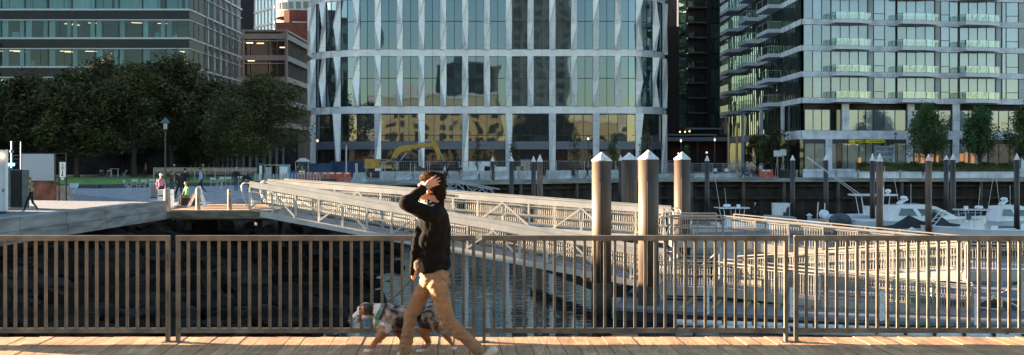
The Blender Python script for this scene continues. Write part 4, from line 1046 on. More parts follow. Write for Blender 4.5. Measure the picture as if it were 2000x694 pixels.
# ================================================================ FAR DOCKS AND BOATS
fd = thing('floating_dock', 'long low floating dock behind the moored boats', 'floating dock', (35,104,FL))
mb = MB(); mb.box(14,102,FL-.12,75,104.2,FL); mb.build('deck', m_float, fd)
mb = MB(); mb.box(14.1,102.1,WL-.3,74.9,104.1,FL-.125); mb.build('float_side', m_rubber, fd)
for x in (27, 45, 60): MB().box(x,86,FL-.15,x+1.2,101.95,FL).build('finger_pier', m_float, fd)
def hull_mb(L_, B_, H_, bow=.55, n=14, mi=(0,1)):
    mb = MB(); st = []
    for i in range(n+1):
        u = i/n; x = -L_/2 + L_*u
        hw = B_/2*(1-max(0,(u-bow)/(1-bow))**2.2)*(.9+.1*min(1,u*4)); hw = max(hw, .02)
        sh = H_*(1+.28*u**2); keel = -.25 + (.25+H_*.55)*max(0,(u-.82)/.18)**2
        st.append((x, hw, sh, keel))
    for (x0,h0,s0,k0),(x1,h1,s1,k1) in zip(st, st[1:]):
        for sg_ in (-1,1):
            sec0 = [(x0,0,k0),(x0,sg_*h0*.75,k0*.3+s0*.12),(x0,sg_*h0*.93,s0*.62),(x0,sg_*h0,s0)]
            sec1 = [(x1,0,k1),(x1,sg_*h1*.75,max(k1,k1*.3+s1*.12)),(x1,sg_*h1*.93,max(k1,s1*.62)),(x1,sg_*h1,s1)]
            for a in range(3):
                q = [sec0[a],sec1[a],sec1[a+1],sec0[a+1]]
                if sg_ > 0: q = q[::-1]
                mb.add(q, [(0,1,2,3)], mi[1] if a == 1 else mi[0])
    x,h0,s0,k0 = st[0]; mb.poly([(x,-h0,s0),(x,-h0*.75,k0*.3+s0*.12),(x,0,k0),(x,h0*.75,k0*.3+s0*.12),(x,h0,s0)], mi[0])
    return mb, st
def boat(name, lab, loc, rz, L_, B_, H_, kind, stripe):
    t = thing(name, lab, 'boat', loc, None, True, rz)
    mb, st = hull_mb(L_, B_, H_); mb.build('hull', [m_gel, stripe], t, smooth=False)
    mb = MB()
    for (x0,h0,s0,_),(x1,h1,s1,_) in zip(st, st[1:]): mb.quad((x0,-h0,s0-.06),(x1,-h1,s1-.06),(x1,h1,s1-.06),(x0,h0,s0-.06))
    mb.build('deck', m_gel, t)
    mb = MB()
    for sg_ in (-1,1): mb.path([(x,sg_*h,s+.02) for x,h,s,_ in st], .035, 6)
    mb.build('gunwale', m_gel, t)
    if kind == 'console':
        mb = MB(); mb.box(-.7,-.5,H_-.1,.35,.5,H_+.75); mb.add([(.35,-.5,H_-.1),(.9,-.4,H_-.1),(.9,.4,H_-.1),(.35,.5,H_-.1),(.35,-.5,H_+.6),(.75,-.3,H_+.25),(.75,.3,H_+.25),(.35,.5,H_+.6)], [(0,1,5,4),(1,2,6,5),(2,3,7,6),(4,5,6,7)]); mb.build('console', m_gel, t)
        mb = MB(); mb.add([(.3,-.45,H_+.75),(.3,.45,H_+.75),(.05,.4,H_+1.25),(.05,-.4,H_+1.25)], [(0,1,2,3)]); mb.build('windscreen', g_dark, t)
        zt = H_+1.45
        mb = MB(); mb.prism([(-1.3,-.95),(1.1,-.8),(1.35,0),(1.1,.8),(-1.3,.95)], zt, zt+.07); mb.build('hardtop', m_gel, t)
        for sx in (-.95,.0,.75):
            for sy in (-.5,.5): MB().tube((sx*.7,sy,H_-.05),(sx,sy*1.25,zt),.028,n=6).build('top_support', m_white, t)
        mb = MB(); mb.lathe([(.27,0),(.3,.05),(.3,.14),(.2,.2)], (-.5,0,zt+.12), 12); mb.lathe([(.04,-.1),(.04,.1)], (-.5,0,zt+.1), 6); mb.box(.3,-.1,zt+.07,.55,.12,zt+.3); mb.build('radar', m_gel, t)
        mb = MB(); mb.tube((-.9,.6,zt),(-1.3,.6,zt+2.4),.012,n=5); mb.tube((-.7,-.6,zt),(-.9,-.7,zt+1.6),.012,n=5); mb.build('antenna', m_white, t)
        mb = MB(); mb.box(-1.7,-.45,H_-.1,-1.2,.45,H_+.35); mb.build('seat', m_gel, t)
        mb = MB(); mb.ball((-L_/2-.15,0,H_+.15),(.32,.26,.38),6); mb.box(-L_/2-.3,-.08,-.5,-L_/2-.05,.08,H_-.1); mb.build('outboard_motor', m_gel, t)
    if kind == 'cruiser':
        m_wt = m_gel
        mb = MB(); z0 = H_*1.02
        prof = [(-L_*.30,z0),( -L_*.30,z0+.1),(-L_*.26,z0+1.25),(-L_*.02,z0+1.35),(L_*.08,z0+1.15),(L_*.24,z0+.35),(L_*.36,z0+.16)]
        hw = [.40,.40,.34,.34,.33,.28,.12]
        for sg_ in (-1,1):
            for i in range(len(prof)-1):
                (xa,za),(xb,zb) = prof[i],prof[i+1]; ya,yb_ = sg_*B_*hw[i],sg_*B_*hw[i+1]
                mb.quad((xa,sg_*B_*.42*(1 if i<4 else .8),z0),(xb,sg_*B_*.42*(1 if i<3 else .7 if i<5 else .25),z0),(xb,yb_,zb),(xa,ya,za))
        for i in range(len(prof)-1):
            (xa,za),(xb,zb) = prof[i],prof[i+1]; mb.quad((xa,-B_*hw[i],za),(xb,-B_*hw[i+1],zb),(xb,B_*hw[i+1],zb),(xa,B_*hw[i],za))
        mb.build('cabin', m_wt, t)
        for sg_ in (-1,1):
            mb = MB(); y = sg_*(B_*.40+.03)
            mb.poly([(-L_*.22,y,z0+.45),(L_*.04,y,z0+.45),(L_*.17,y*.82,z0+.5),(L_*.07,y*.9,z0+.95),(-L_*.20,y*.93,z0+1.02)]); mb.build('side_window', g_dark, t)
            mb = MB(); mb.bar((-L_*.06,y*1.0,z0+.42),(-L_*.10,y*.93,z0+1.06),.05,.3,up=(1,0,0)); mb.build('window_pillar', m_wt, t)
            mb = MB(); mb.path([(L_*.2,y*.7,z0+.5),(L_*.34,y*.45,z0+.62),(L_*.47,0,z0+.6)], .018, 5)
            for u in (.25,.33,.4): mb.tube((L_*u,y*(.7-.6*(u-.2)/.27),z0),(L_*u,y*(.7-.6*(u-.2)/.27),z0+.56),.014,n=5)
            mb.build('bow_rail', m_steel, t)
        mb = MB(); mb.bar((-L_*.18,0,z0+1.38),(-L_*.12,0,z0+1.75),.9,.12); mb.ball((-L_*.14,0,z0+1.85),(.3,.3,.16),6); mb.build('radar_arch', m_wt, t)
        mb = MB(); mb.tube((-L_*.16,.5,z0+1.3),(-L_*.2,.5,z0+3.6),.014,n=5); mb.tube((-L_*.1,-.5,z0+1.3),(-L_*.1,-.5,z0+3.0),.014,n=5); mb.build('antenna', m_white, t)
    if kind == 'hardtop':
        zt = H_+1.75
        mb = MB(); mb.box(-1.0,-.7,H_-.1,.5,.7,H_+.85); mb.add([(.5,-.7,H_+.85),(.5,.7,H_+.85),(.1,.6,zt),(.1,-.6,zt)], [(0,1,2,3)]); mb.build('helm', m_gel, t)
        mb = MB(); mb.prism([(-2.2,-1.1),(1.3,-1.0),(1.9,0),(1.3,1.0),(-2.2,1.1)], zt, zt+.14); mb.build('hardtop', m_gel, t)
        for sx in (-1.6,-.2,.9):
            for sy in (-.75,.75): MB().bar((sx*.8,sy,H_),(sx,sy*1.1,zt),.08,.07).build('top_support', m_gel, t)
        mb = MB(); mb.ball((1.0,0,zt+.4),(.28,.28,.2),6); mb.box(.3,-.5,zt+.14,.5,-.3,zt+.8); mb.box(.6,.3,zt+.14,.75,.5,zt+.6); mb.box(.9,-.05,zt+.14,1.1,.05,zt+.4); mb.build('radar', m_gel, t)
        mb = MB(); mb.tube((-1.9,-.6,zt+.1),(-6.6,-1.6,zt+3.4),.022,n=5); mb.tube((-1.2,.8,zt+.1),(-5.6,1.8,zt+3.4),.022,n=5); mb.tube((.8,.6,zt),(.9,.6,zt+2.6),.015,n=5); mb.build('outrigger', m_white, t)
        for sy in (-.4,.4): mb = MB(); mb.ball((-L_/2-.2,sy,H_+.1),(.36,.26,.42),6); mb.build('outboard_motor', m_gel, t)
    return t
m_navy = M('navy_gelcoat', (.03,.05,.10), .2, coat=.5, var=.05)
m_gelb = M('blue_grey_gelcoat', (.30,.36,.44), .25, coat=.4, var=.05)
d = 81.5; boat('centre_console_boat', 'white centre console boat with flat hardtop at the far right', (X(1898,d),d,WL), math.pi, 7.4, 2.5, 1.15, 'console', m_black)
d = 92; boat('motor_yacht', 'white motor yacht with navy hull band behind the slim brown pile', (X(1800,d),d,WL), 0, 10.5, 3.3, 1.25, 'cruiser', m_navy)
d = 99; boat('sport_fishing_boat', 'white hardtop boat with long slanting outriggers left of the slim brown pile', (X(1712,d),d,WL), 0, 8.8, 2.9, 1.3, 'hardtop', m_gelb)
d = 89; boat('centre_console_boat', 'white T-top boat moored behind the upper landing at the left of the marina', (X(1432,d),d,WL), .1, 6.8, 2.3, .95, 'console', m_gelb)
d = 97; boat('centre_console_boat', 'white low boat behind the upper ramp between dock locker and dark outboard', (X(1590,d),d,WL), math.pi, 6.8, 2.3, .7, 'none', m_gelb)
d = 84
d = 96; boat('motor_yacht', 'small white cruiser half hidden behind the far right console boat', (X(1985,d),d,WL), 0, 7.5, 2.6, 1.0, 'cruiser', m_gelb)
m_canv = M('black_canvas', (.012,.012,.014), .8, bump=.3, bsc=3)
t = thing('covered_boat', 'boat under a peaked black canvas cover with a leaning white ladder', 'boat', (X(1800,88),88,WL), None, True)
mb, st = hull_mb(7.5, 2.5, .9); mb.build('hull', [m_gel, m_black], t)
mb = MB(); ridge = [(-3.6,1.0),(-2.2,1.15),(-1.0,1.9),(.2,1.35),(1.0,2.2),(2.2,1.3),(3.5,1.1)]
for (xa,za),(xb,zb) in zip(ridge, ridge[1:]):
    for sg_ in (-1,1): mb.quad((xa,sg_*1.2,.85),(xb,sg_*1.2,.85),(xb,0,zb),(xa,0,za))
mb.build('canvas_cover', m_canv, t)
mb = MB()
for o_ in (0,.45): mb.tube((-.2+o_,-1.35,.9),(1.0+o_*.9,-1.3,2.3),.035,n=6)
for k in range(5): mb.tube((.04+.24*k,-1.34,1.2+.28*k),(.46+.24*k,-1.34,1.2+.28*k),.025,n=5)
mb.build('ladder', m_white, t)
d = 93; t = thing('outboard_motor', 'large outboard motor wrapped in a dark blue grey cover', 'outboard motor', (X(1641,d),d,WL+.2), None, True)
mb = MB(); mb.ball((0,0,1.0),(.95,.6,.62),10); mb.ball((.35,0,.7),(.6,.5,.5),8); mb.build('canvas_cover', M('blue_grey_canvas', (.06,.075,.095), .6, bump=.6, bsc=2.5, var=.3), t, smooth=True)
mb = MB(); mb.box(-.15,-.1,-1.2,.2,.1,.5); mb.build('motor_leg', m_gel, t)
d = 96; t = thing('covered_boat', 'boat under a flat beige grey cover below the dock locker', 'boat', (X(1523,d),d,WL), None, True)
mb, st = hull_mb(5.4,2.2,.7); mb.build('hull', [m_gel, m_gelb], t)
mb = MB(); mb.add([(-1.6,-1,.7),(1.5,-1,.7),(1.5,1,.7),(-1.6,1,.7),(-1.2,-.7,1.5),(1.2,-.7,1.35),(1.2,.7,1.35),(-1.2,.7,1.5)], [(4,5,6,7),(0,1,5,4),(1,2,6,5),(2,3,7,6),(3,0,4,7)]); mb.build('canvas_cover', M('beige_canvas', (.33,.31,.29), .8, bump=.3, bsc=4), t)
d = 102.3; t = thing('dock_locker', 'white upright dock locker with a dark printed side panel', 'locker', (X(1525,d),d,FL))
x = X(1525,d); mb = MB(); mb.box(x-.7,d-.5,FL,x+.7,d+.5,Z(398,d)); mb.box(x-.75,d-.55,Z(398,d),x+.75,d+.55,Z(397,d)); mb.build('cabinet', m_white, t)
mb = MB(); mb.poly([(x+.05,d-.515,FL+.5),(x+.65,d-.515,FL+.5),(x+.65,d-.515,FL+1.5),(x+.4,d-.515,FL+1.35),(x+.3,d-.515,FL+.9),(x+.12,d-.515,FL+1.0)]); mb.build('printed_panel', M('printed_panel', (.05,.05,.08), .5, var=.6, sc=6), t)
m_ped = M('white_pedestal', (.66,.67,.68), .5)
for k, (px, py, d, lab) in enumerate(((1581,418,100,'white capped dock pedestal behind the upper ramp'),(1781,445,80,'white capped dock pedestal between covered boat and slim brown pile'))):
    x = X(px,d); zt = Z(py,d); t = thing('dock_pedestal', lab, 'pedestal', (x,d,FL))
    MB().box(x-.14,d-.14,FL,x+.14,d+.14,zt-.12).build('post', m_ped, t)
    mb = MB(); mb.add([(x-.26,d-.26,zt-.14),(x+.26,d-.26,zt-.14),(x+.26,d+.26,zt-.14),(x-.26,d+.26,zt-.14),(x,d,zt+.06)], [(0,1,4),(1,2,4),(2,3,4),(3,0,4),(3,2,1,0)]); mb.build('cap', m_ped, t)
mb = MB(); mb.box(X(1590,100)-.5,99.7,FL,X(1590,100)+.8,100.3,FL+.45); tag(mb.build('dock_box', m_ped, None, False, (X(1590,100),100,FL)), 'low white dock box beside the capped pedestal', 'box')
for px, y0, y1, lab in ((1598,395,432,'thin pale post leaning on the far dock'),(1611,397,435,'thin pale post upright on the far dock')):
    d = 100; mb = MB(); mb.tube((X(px,d)-(.1 if px == 1598 else 0),d,FL),(X(px,d),d,Z(y0,d)),.05,n=6); tag(mb.build('dock_post', m_ped, None, False, (X(px,d),d,FL)), lab, 'post')
# near floats edge under gangway A foot: dark timber dolphin
mb = MB(); mb.bar((1.2,60,WL+.9),(4.4,47.5,WL+.75),.5,.5); mb.tube((3.9,49,WL-1),(3.9,49,WL+1.2),.25,n=10)
tag(mb.build('mooring_boom', m_dark, None, False, (3,52,WL)), 'dark floating timber boom under the near gangway', 'boom')
# small grey gangway from the far walk
t = thing('gangway', 'small grey truss gangway sloping down from the far harbour walk', 'gangway', (X(786,113),113,G))
p, q = V(X(786,113.5),113.5,Z(352,113.5)), V(X(962,101),101,Z(389,101)); h = .85
for k, o_ in enumerate((V(0,0,0), V(.6,1.0,0))):
    mb = MB(); a, b_ = p+o_, q+o_; Zv = V(0,0,1)
    mb.bar(a+Zv*h, b_+Zv*h, .09,.09); mb.bar(a,b_,.1,.12); n_ = 8
    for i in range(n_):
        c0, c1 = a.lerp(b_,i/n_), a.lerp(b_,(i+1)/n_)
        mb.bar(c0, c0+Zv*h,.05,.05); mb.bar(c0+Zv*(h if i % 2 else 0), c1+Zv*(0 if i % 2 else h),.05,.05)
    mb.build('side_truss', m_alu2, t)
mb = MB(); mb.bar(p+V(.3,.5,0), q+V(.3,.5,0), 1.0, .06); mb.build('deck_plate', m_grate, t)
# ================================================================ TREES
def leafmat(name, c, c2):
    m, nt, b, out = base(name); L = nt.links.new
    ge = NN(nt, 'ShaderNodeNewGeometry'); cr = NN(nt, 'ShaderNodeValToRGB'); e = cr.color_ramp.elements
    e[0].color = (*c, 1); e[1].color = (*c2, 1); L(ge.outputs['Random Per Island'], cr.inputs[0])
    oi = NN(nt, 'ShaderNodeObjectInfo'); h1 = NN(nt, 'ShaderNodeMapRange'); h1.inputs[3].default_value = .455; h1.inputs[4].default_value = .515; L(oi.outputs['Random'], h1.inputs[0])
    tcn = NN(nt, 'ShaderNodeTexCoord'); nn = NN(nt, 'ShaderNodeTexNoise'); nn.inputs['Scale'].default_value = .45; L(tcn.outputs['Object'], nn.inputs['Vector'])
    h2 = NN(nt, 'ShaderNodeMapRange'); h2.inputs[1].default_value = .35; h2.inputs[2].default_value = .65; h2.inputs[3].default_value = .6; h2.inputs[4].default_value = 1.35; L(nn.outputs[0], h2.inputs[0])
    hs = NN(nt, 'ShaderNodeHueSaturation'); L(h1.outputs[0], hs.inputs['Hue']); L(h2.outputs[0], hs.inputs['Value']); L(cr.outputs[0], hs.inputs['Color']); cr = hs; L(cr.outputs[0], b.inputs['Base Color'])
    b.inputs['Roughness'].default_value = .6; b.inputs['Specular IOR Level'].default_value = .3
    tl = NN(nt, 'ShaderNodeBsdfTranslucent'); L(cr.outputs[0], tl.inputs[0]); ms = NN(nt, 'ShaderNodeMixShader'); ms.inputs[0].default_value = .2
    L(b.outputs[0], ms.inputs[1]); L(tl.outputs[0], ms.inputs[2]); L(ms.outputs[0], out.inputs[0]); return m
m_leaf = leafmat('dark_foliage', (.034,.040,.012), (.12,.12,.042))
m_leaf2 = leafmat('street_tree_foliage', (.03,.06,.018), (.09,.16,.05))
m_leaf3 = leafmat('sapling_foliage', (.045,.05,.02), (.12,.12,.05))
m_bark = M('bark', (.07,.055,.04), .9, var=.3, sc=4, st=(1,1,.2), bump=.4)
def crown_mesh(name, mat, rx_, ry_, z0, z1, n, leaf, rng, clumps=26, upright=0, conic=0):
    mb = MB(); cl = []; h = z1-z0
    for i in range(clumps):
        a = rng.uniform(0, 6.283); u = rng.random()**.8
        prof = math.sin(math.pi*min(1, (u*.86+.14)))**.6 * (1-conic*u)
        r_ = math.sqrt(rng.random())*prof*.86
        cl.append((math.cos(a)*r_*rx_, math.sin(a)*r_*ry_, z0+h*(.06+.86*u), rng.uniform(.16,.30)*(rx_+h/2)*.55))
    per = n//clumps
    for (cx, cy, cz, cr_) in cl:
        for k in range(per):
            th, ph = rng.uniform(0, 6.283), math.acos(rng.uniform(-1,1)); rr_ = cr_*rng.random()**.42
            x, y, z = cx+rr_*math.sin(ph)*math.cos(th), cy+rr_*math.sin(ph)*math.sin(th), cz+rr_*math.cos(ph)*(1+upright*.6)
            s_ = leaf*rng.uniform(.6,1.3)
            a = Vector((rng.gauss(0,1), rng.gauss(0,1), rng.gauss(0,.6)+upright)).normalized(); b_ = a.orthogonal().normalized(); b_.rotate(Matrix.Rotation(rng.uniform(0,6.28),3,a))
            c = V(x,y,z); mb.add([c-a*s_, c+b_*s_*.45, c+a*s_, c-b_*s_*.45], [(0,1,2,3)])
    return mb.mesh(name, mat), cl
def trunk_mesh(name, h, r_, cl, rng, z0):
    mb = MB(); top = V(rng.uniform(-.3,.3), rng.uniform(-.3,.3), h)
    mb.path([(0,0,-.3),(0,0,z0*.5),(top.x*.5,top.y*.5,z0),tuple(top)], [r_*1.25,r_,r_*.8,r_*.2], 8)
    for c in cl:
        zb = z0*.75+rng.random()*(c[2]-z0*.75)*.55; s_ = V(top.x*.4, top.y*.4, min(zb, c[2]-.2)); e = V(c[0],c[1],c[2])
        mb.path([s_, s_.lerp(e,.5)+V(0,0,-.1*h*.15), e], [r_*.32, r_*.2, r_*.06], 5)
    return mb.mesh(name, m_bark)
rt = random.Random(21)
TV = []
for k in range(4):
    cm, cl = crown_mesh('crown', m_leaf, 6.4+k*.25, 6.0, 3.0, 14.6+(k%2)*.5, 14000, .20+.04*(k%3), rt, 64+6*k)
    TV.append((cm, trunk_mesh('trunk', 12.5, .26, cl, rt, 3.6)))
def tree(cm, tm, x, y, sc, rz, lab, name='shade_tree', grp=None, cat='tree'):
    t = thing(name, lab, cat, (x,y,G), grp, True, rz); t.scale = sc
    for nm, me in (('trunk', tm), ('crown', cm)):
        o = bpy.data.objects.new(nm, me); col.objects.link(o); o.parent = t
    return t
TG = 'big dark shade trees behind the lawn'
for i, (px, d, ty, wsc, lab) in enumerate(((-40,146,150,1.1,'dark shade tree cut by the left edge of the view'),(62,148,138,1.05,'dark shade tree above the white mesh fence'),(150,143,128,1.0,'dark shade tree behind the upright white banner sign'),(200,152,104,.8,'narrow tall dark shade tree rising before the second window row'),(262,144,112,1.0,'dark shade tree just left of the lamp post'),(335,147,100,1.0,'tallest dark shade tree directly behind the lamp post'),(422,150,150,.8,'lower dark shade tree before the granite office wall'),(468,140,160,.75,'dark shade tree between granite wall and grey office'),(515,134,134,.95,'dark shade tree at the right end of the row, before the grey office'))):
    cm, tm = TV[i % 4]; H_ = (Z(ty,d)-G)/15.4
    tree(cm, tm, X(px,d), d, (wsc*1.2, wsc*1.1, H_), i*1.7, lab, grp=TG)
for i, (px, d, h, lab) in enumerate(((20,158,.55,'low dark tree under the big trees at the left edge'),(240,160,.5,'low dark tree in shadow behind the lawn chairs'),(400,160,.52,'low dark tree in shadow right of the lamp post'))):
    tree(TV[i][0], TV[i][1], X(px,d), d, (1.2,.8,h), i*2.1+.5, lab, grp=TG)
for i, (px, d, top, wid, lab) in enumerate(((1810,137,210,88,'larger round street tree before the shops, left of its neighbour'),(1915,138,217,78,'smaller street tree before the shops, right of its neighbour'),(2003,138,214,80,'street tree cut by the right edge of the view'))):
    rt2 = random.Random(40+i); H_ = Z(top,d)-G; r_ = wid*d/F/2
    cm, cl = crown_mesh('crown', m_leaf2, r_*(1.08-.1*(i%2)), r_, 2.7, H_+.4, 7200, .15, rt2, 90, upright=.8)
    tree(cm, trunk_mesh('trunk', H_*.8, .14, cl, rt2, 2.4), X(px,d), d, (1,1,1), 0, lab, 'street_tree')
for i, (px, d, top, wid, lab) in enumerate(((1508,146,250,80,'bushy dark tree at the left corner of the apartment block'),(1480,150,262,50,'small dark bushy tree before the bronze columns'),(1745,150,222,1,''))):
    if not lab: continue
    rt2 = random.Random(50+i); H_ = Z(top,d)-G; r_ = wid*d/F/2
    cm, cl = crown_mesh('crown', m_leaf, r_, r_, 1.4, H_, 4200, .17, rt2, 26); tree(cm, trunk_mesh('trunk', H_*.7, .1, cl, rt2, 1.6), X(px,d), d, (1,1,1), 0, lab, 'street_tree')
SG2 = 'thin saplings before the curved office'
for i, (px, top, wid, dn, lab) in enumerate(((931,265,20,.5,'thin sparse sapling behind the excavated soil, left of a slim dark pile'),(1004,262,22,.8,'thin green sapling above the slim dark piles'),(1122,240,26,.7,'pale dry sapling left of the lit lamp by the curved office'),(1197,258,32,1,'sparse sapling rising between the two left thick piles'),(1262,250,32,1.1,'olive green sapling above the nearest thick piles'),(1340,284,26,1,'small green sapling before the canopy restaurant'))):
    d = 139; rt2 = random.Random(70+i); H_ = Z(top,d)-G; r_ = wid*d/F/2
    cm, cl = crown_mesh('crown', m_leaf3 if i not in (3,5) else m_leaf2, r_, r_, 1.1, H_, int(800*dn), .12, rt2, 22, upright=.8, conic=.4); tree(cm, trunk_mesh('trunk', H_*.92, .05, cl, rt2, 1.2), X(px,d), d, (1,1,1), 0, lab, 'sapling', SG2)
# hedge in its granite planter
d = 137.0; x0, x1 = X(1674,d), X(1977,d)
mb = MB(); rh = random.Random(9)
for i in range(14000):
    c = V(rh.uniform(x0,x1), rh.uniform(d-.7,d+.7), 0); top = Z(319,d)+.12*math.sin(c.x*2.1)+.1*math.sin(c.x*5.3)
    c.z = G+.75+(top-G-.75)*rh.random()**.5
    a = V(rh.gauss(0,1),rh.gauss(0,1),rh.gauss(0,1)).normalized(); b_ = a.orthogonal().normalized(); s_ = rh.uniform(.06,.13)
    mb.add([c-a*s_,c+b_*s_*.6,c+a*s_,c-b_*s_*.6],[(0,1,2,3)])
t = thing('hedge', 'long clipped green hedge in a low granite planter before the shops', 'hedge', ((x0+x1)/2,d,G)); mb.build('foliage', m_leaf2, t)
mb = MB(); mb.box(x0-.2,d-.9,G,x1+.2,d+.9,G+.78); mb.build('planter', m_gr2, t)
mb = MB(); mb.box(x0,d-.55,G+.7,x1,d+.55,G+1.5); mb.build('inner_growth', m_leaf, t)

# ================================================================ LAMPS
def street_lamp(px, d, top, lab, lit=False, big=False, grp=None, gz=None):
    x = X(px,d); zt = Z(top,d); gz = G if gz is None else gz
    t = thing('street_lamp', lab, 'street lamp', (x,d,gz), grp); k = 1.0 if big else .8
    mb = MB(); mb.lathe([(.16*k,gz),(.16*k,gz+.25),(.09*k,gz+.5),(.06*k,gz+1.2),(.05*k,zt-.9*k)], (x,d,0), 12); mb.build('pole', m_black if not big else M('dark_green_iron', (.03,.04,.04), .45), t)
    z = zt-.9*k
    mb = MB(); mb.lathe([(.05*k,z),(.14*k,z+.06),(.14*k,z+.1),(.04*k,z+.12)], (x,d,0), 12)
    for a in range(4): an = a*math.pi/2+.4; mb.bar((x+.13*k*math.cos(an),d+.13*k*math.sin(an),z+.08),(x+.15*k*math.cos(an),d+.15*k*math.sin(an),z+.5*k),.02,.02)
    mb.build('cage', m_black, t)
    mb = MB(); mb.lathe([(.10*k,z+.1),(.12*k,z+.45*k),(.10*k,z+.5*k)], (x,d,0), 12); mb.build('lantern', EMIT('lamp_glow', (1,.72,.42), .35) if lit and 'lamp_glow' not in bpy.data.materials else (bpy.data.materials['lamp_glow'] if lit else m_ped), t)
    mb = MB(); mb.lathe([(.30*k,z+.5*k),(.31*k,z+.54*k),(.10*k,z+.78*k),(.03*k,z+.9*k)], (x,d,0), 16); mb.build('cap', M('verdigris_cap', (.07,.10,.11), .5) if 'verdigris_cap' not in bpy.data.materials else bpy.data.materials['verdigris_cap'], t)
street_lamp(323,75,229,'tall dark lamp post with conical cap by the lawn and the walkers',False,True)
LG = 'small lit lamps along the far promenade'
for px, top, lab in ((620,268,'small lit lamp before the left end of the curved office'),(1149,264,'small lit lamp left of the leftmost thick pile'),(1330,268,'small lit lamp just right of the narrow gap'),(1396,266,'small lit lamp before the canopy restaurant')):
    street_lamp(px,140,top,lab,True,False,LG)
for px, top, lab in ((1539,260,'dark lamp by the yellow blade sign at the block corner'),(1749,258,'black lamp before the poster window'),(1973,258,'left black lamp of the two at the right end of the hedge'),(1983,263,'right black lamp of the two at the right end of the hedge')):
    street_lamp(px,138,top,lab,False,False,'black lamps before the shops')

# ================================================================ PROMENADE OBJECTS (far walk)
def yw(px): # depth of the far walk's edge at a photo column
    best = None
    for (x0,y0),(x1,y1) in zip(far, far[1:]):
        k = (px-1000)/F; den = (x1-x0)-k*(y1-y0)
        if abs(den) < 1e-6: continue
        t_ = (k*y0-x0)/den
        if -.001 <= t_ <= 1.001: best = y0+(y1-y0)*t_
    return best or 134.0
m_jer = M('jersey_barrier_concrete', (.40,.41,.42), .85, var=.25, sc=1.2, bump=.2)
jm = MB(); jm.prism([(0,0)], 0, 0) if False else None
def jersey():
    mb = MB(); L_ = 3.5
    prof = [(-.3,0),(-.3,.1),(-.14,.35),(-.08,.85),(.08,.85),(.14,.35),(.3,.1),(.3,0)]
    n_ = len(prof); mb.add([(-L_/2,y,z) for y,z in prof]+[(L_/2,y,z) for y,z in prof], [tuple(range(n_))[::-1], tuple(range(n_,2*n_))]+[(i,n_+i,n_+(i+1)%n_,(i+1)%n_) for i in range(n_)])
    return mb.mesh('concrete_barrier', m_jer)
jme = jersey()
k = 0; px = 702
while px < 1240:
    d = yw(px)+5.5; o = bpy.data.objects.new('concrete_barrier', jme); col.objects.link(o); o.location = (X(px,d), d, G+.03); o.scale = (1,1,1.15)
    dd = yw(px+30)-yw(px); o.rotation_euler = (0,0,math.atan2(dd, 30*d/F))
    tag(o, 'pale concrete road barrier in the line along the far harbour walk', 'barrier', 'concrete barriers along the building site'); px += 3.6*F/d; k += 1
m_cap2 = m_white
for i, (a, b_) in enumerate(((1240,1262),(1355,1380),(1380,1468))):
    d = yw(a)+5.5; x0, x1 = X(a,d), X(b_,d); mb = MB(); mb.box(x0,d-.3,G+.03,x1,d+.3,G+.5); mb.box(x0-.05,d-.35,G+.5,x1+.05,d+.35,G+.6)
    tag(mb.build('stone_bench', m_jer, None, False, (x0,d,G)), ('low white topped stone bench right of the thick piles','low white topped stone bench behind the rightmost thick pile','long white topped stone bench with two seated people')[i], 'bench')
# site fence panels
m_mesh = CLEAR('wire_mesh', refl=.10, tint=(.7,.7,.7), tr=(.80,.80,.80))
def fence_panel(W_, H_, bars=16, bm_=m_steel, mesh_=True):
    mb = MB(); mb.tube((0,0,0),(0,0,H_),.03,n=6); mb.tube((W_,0,0),(W_,0,H_),.03,n=6); mb.tube((0,0,H_),(W_,0,H_),.03,n=6); mb.tube((0,0,.15),(W_,0,.15),.025,n=6); 
    for i in range(1,bars): mb.tube((W_*i/bars,0,.15),(W_*i/bars,0,H_),.008,n=4,cap=False)
    for i in range(1,6): mb.tube((0,0,H_*i/6),(W_,0,H_*i/6),.006,n=4,cap=False)
    return mb.mesh('site_fence_panel', bm_)
fpm = fence_panel(3.3,1.95)
SF = []
px = 715
while px < 1245: SF.append((px, 8.0, 1.0)); px += 62
for px in (1283,): SF.append((px, 8.0, .95))
for i, (px, dy, sc_) in enumerate(SF):
    d = yw(px)+dy; o = bpy.data.objects.new('site_fence_panel', fpm); col.objects.link(o); o.location = (X(px,d), d, G+.03); o.scale = (1,1,1.05)
    tag(o, 'grey wire site fence panel standing behind the pale concrete barriers', 'fence', 'wire fence panels round the building site')
cbm = fence_panel(3.4,1.25,22)
CB = [(1284,0),(1372,1),(1412,2),(1300,3),(1340,4)]
for px, i in CB:
    d = yw(px)+7.5+(i>2)*3; o = bpy.data.objects.new('crowd_barrier', cbm); col.objects.link(o); o.location = (X(px,d), d, G+.5); 
    tag(o, 'grey barred crowd barrier behind the white topped benches', 'barrier', 'crowd barriers before the canopy restaurant')
    mb = MB(); mb.box(0,-.2,-.5,3.4,.2,-.02); b2 = mb.build('base_kerb', m_jer); b2.parent = o
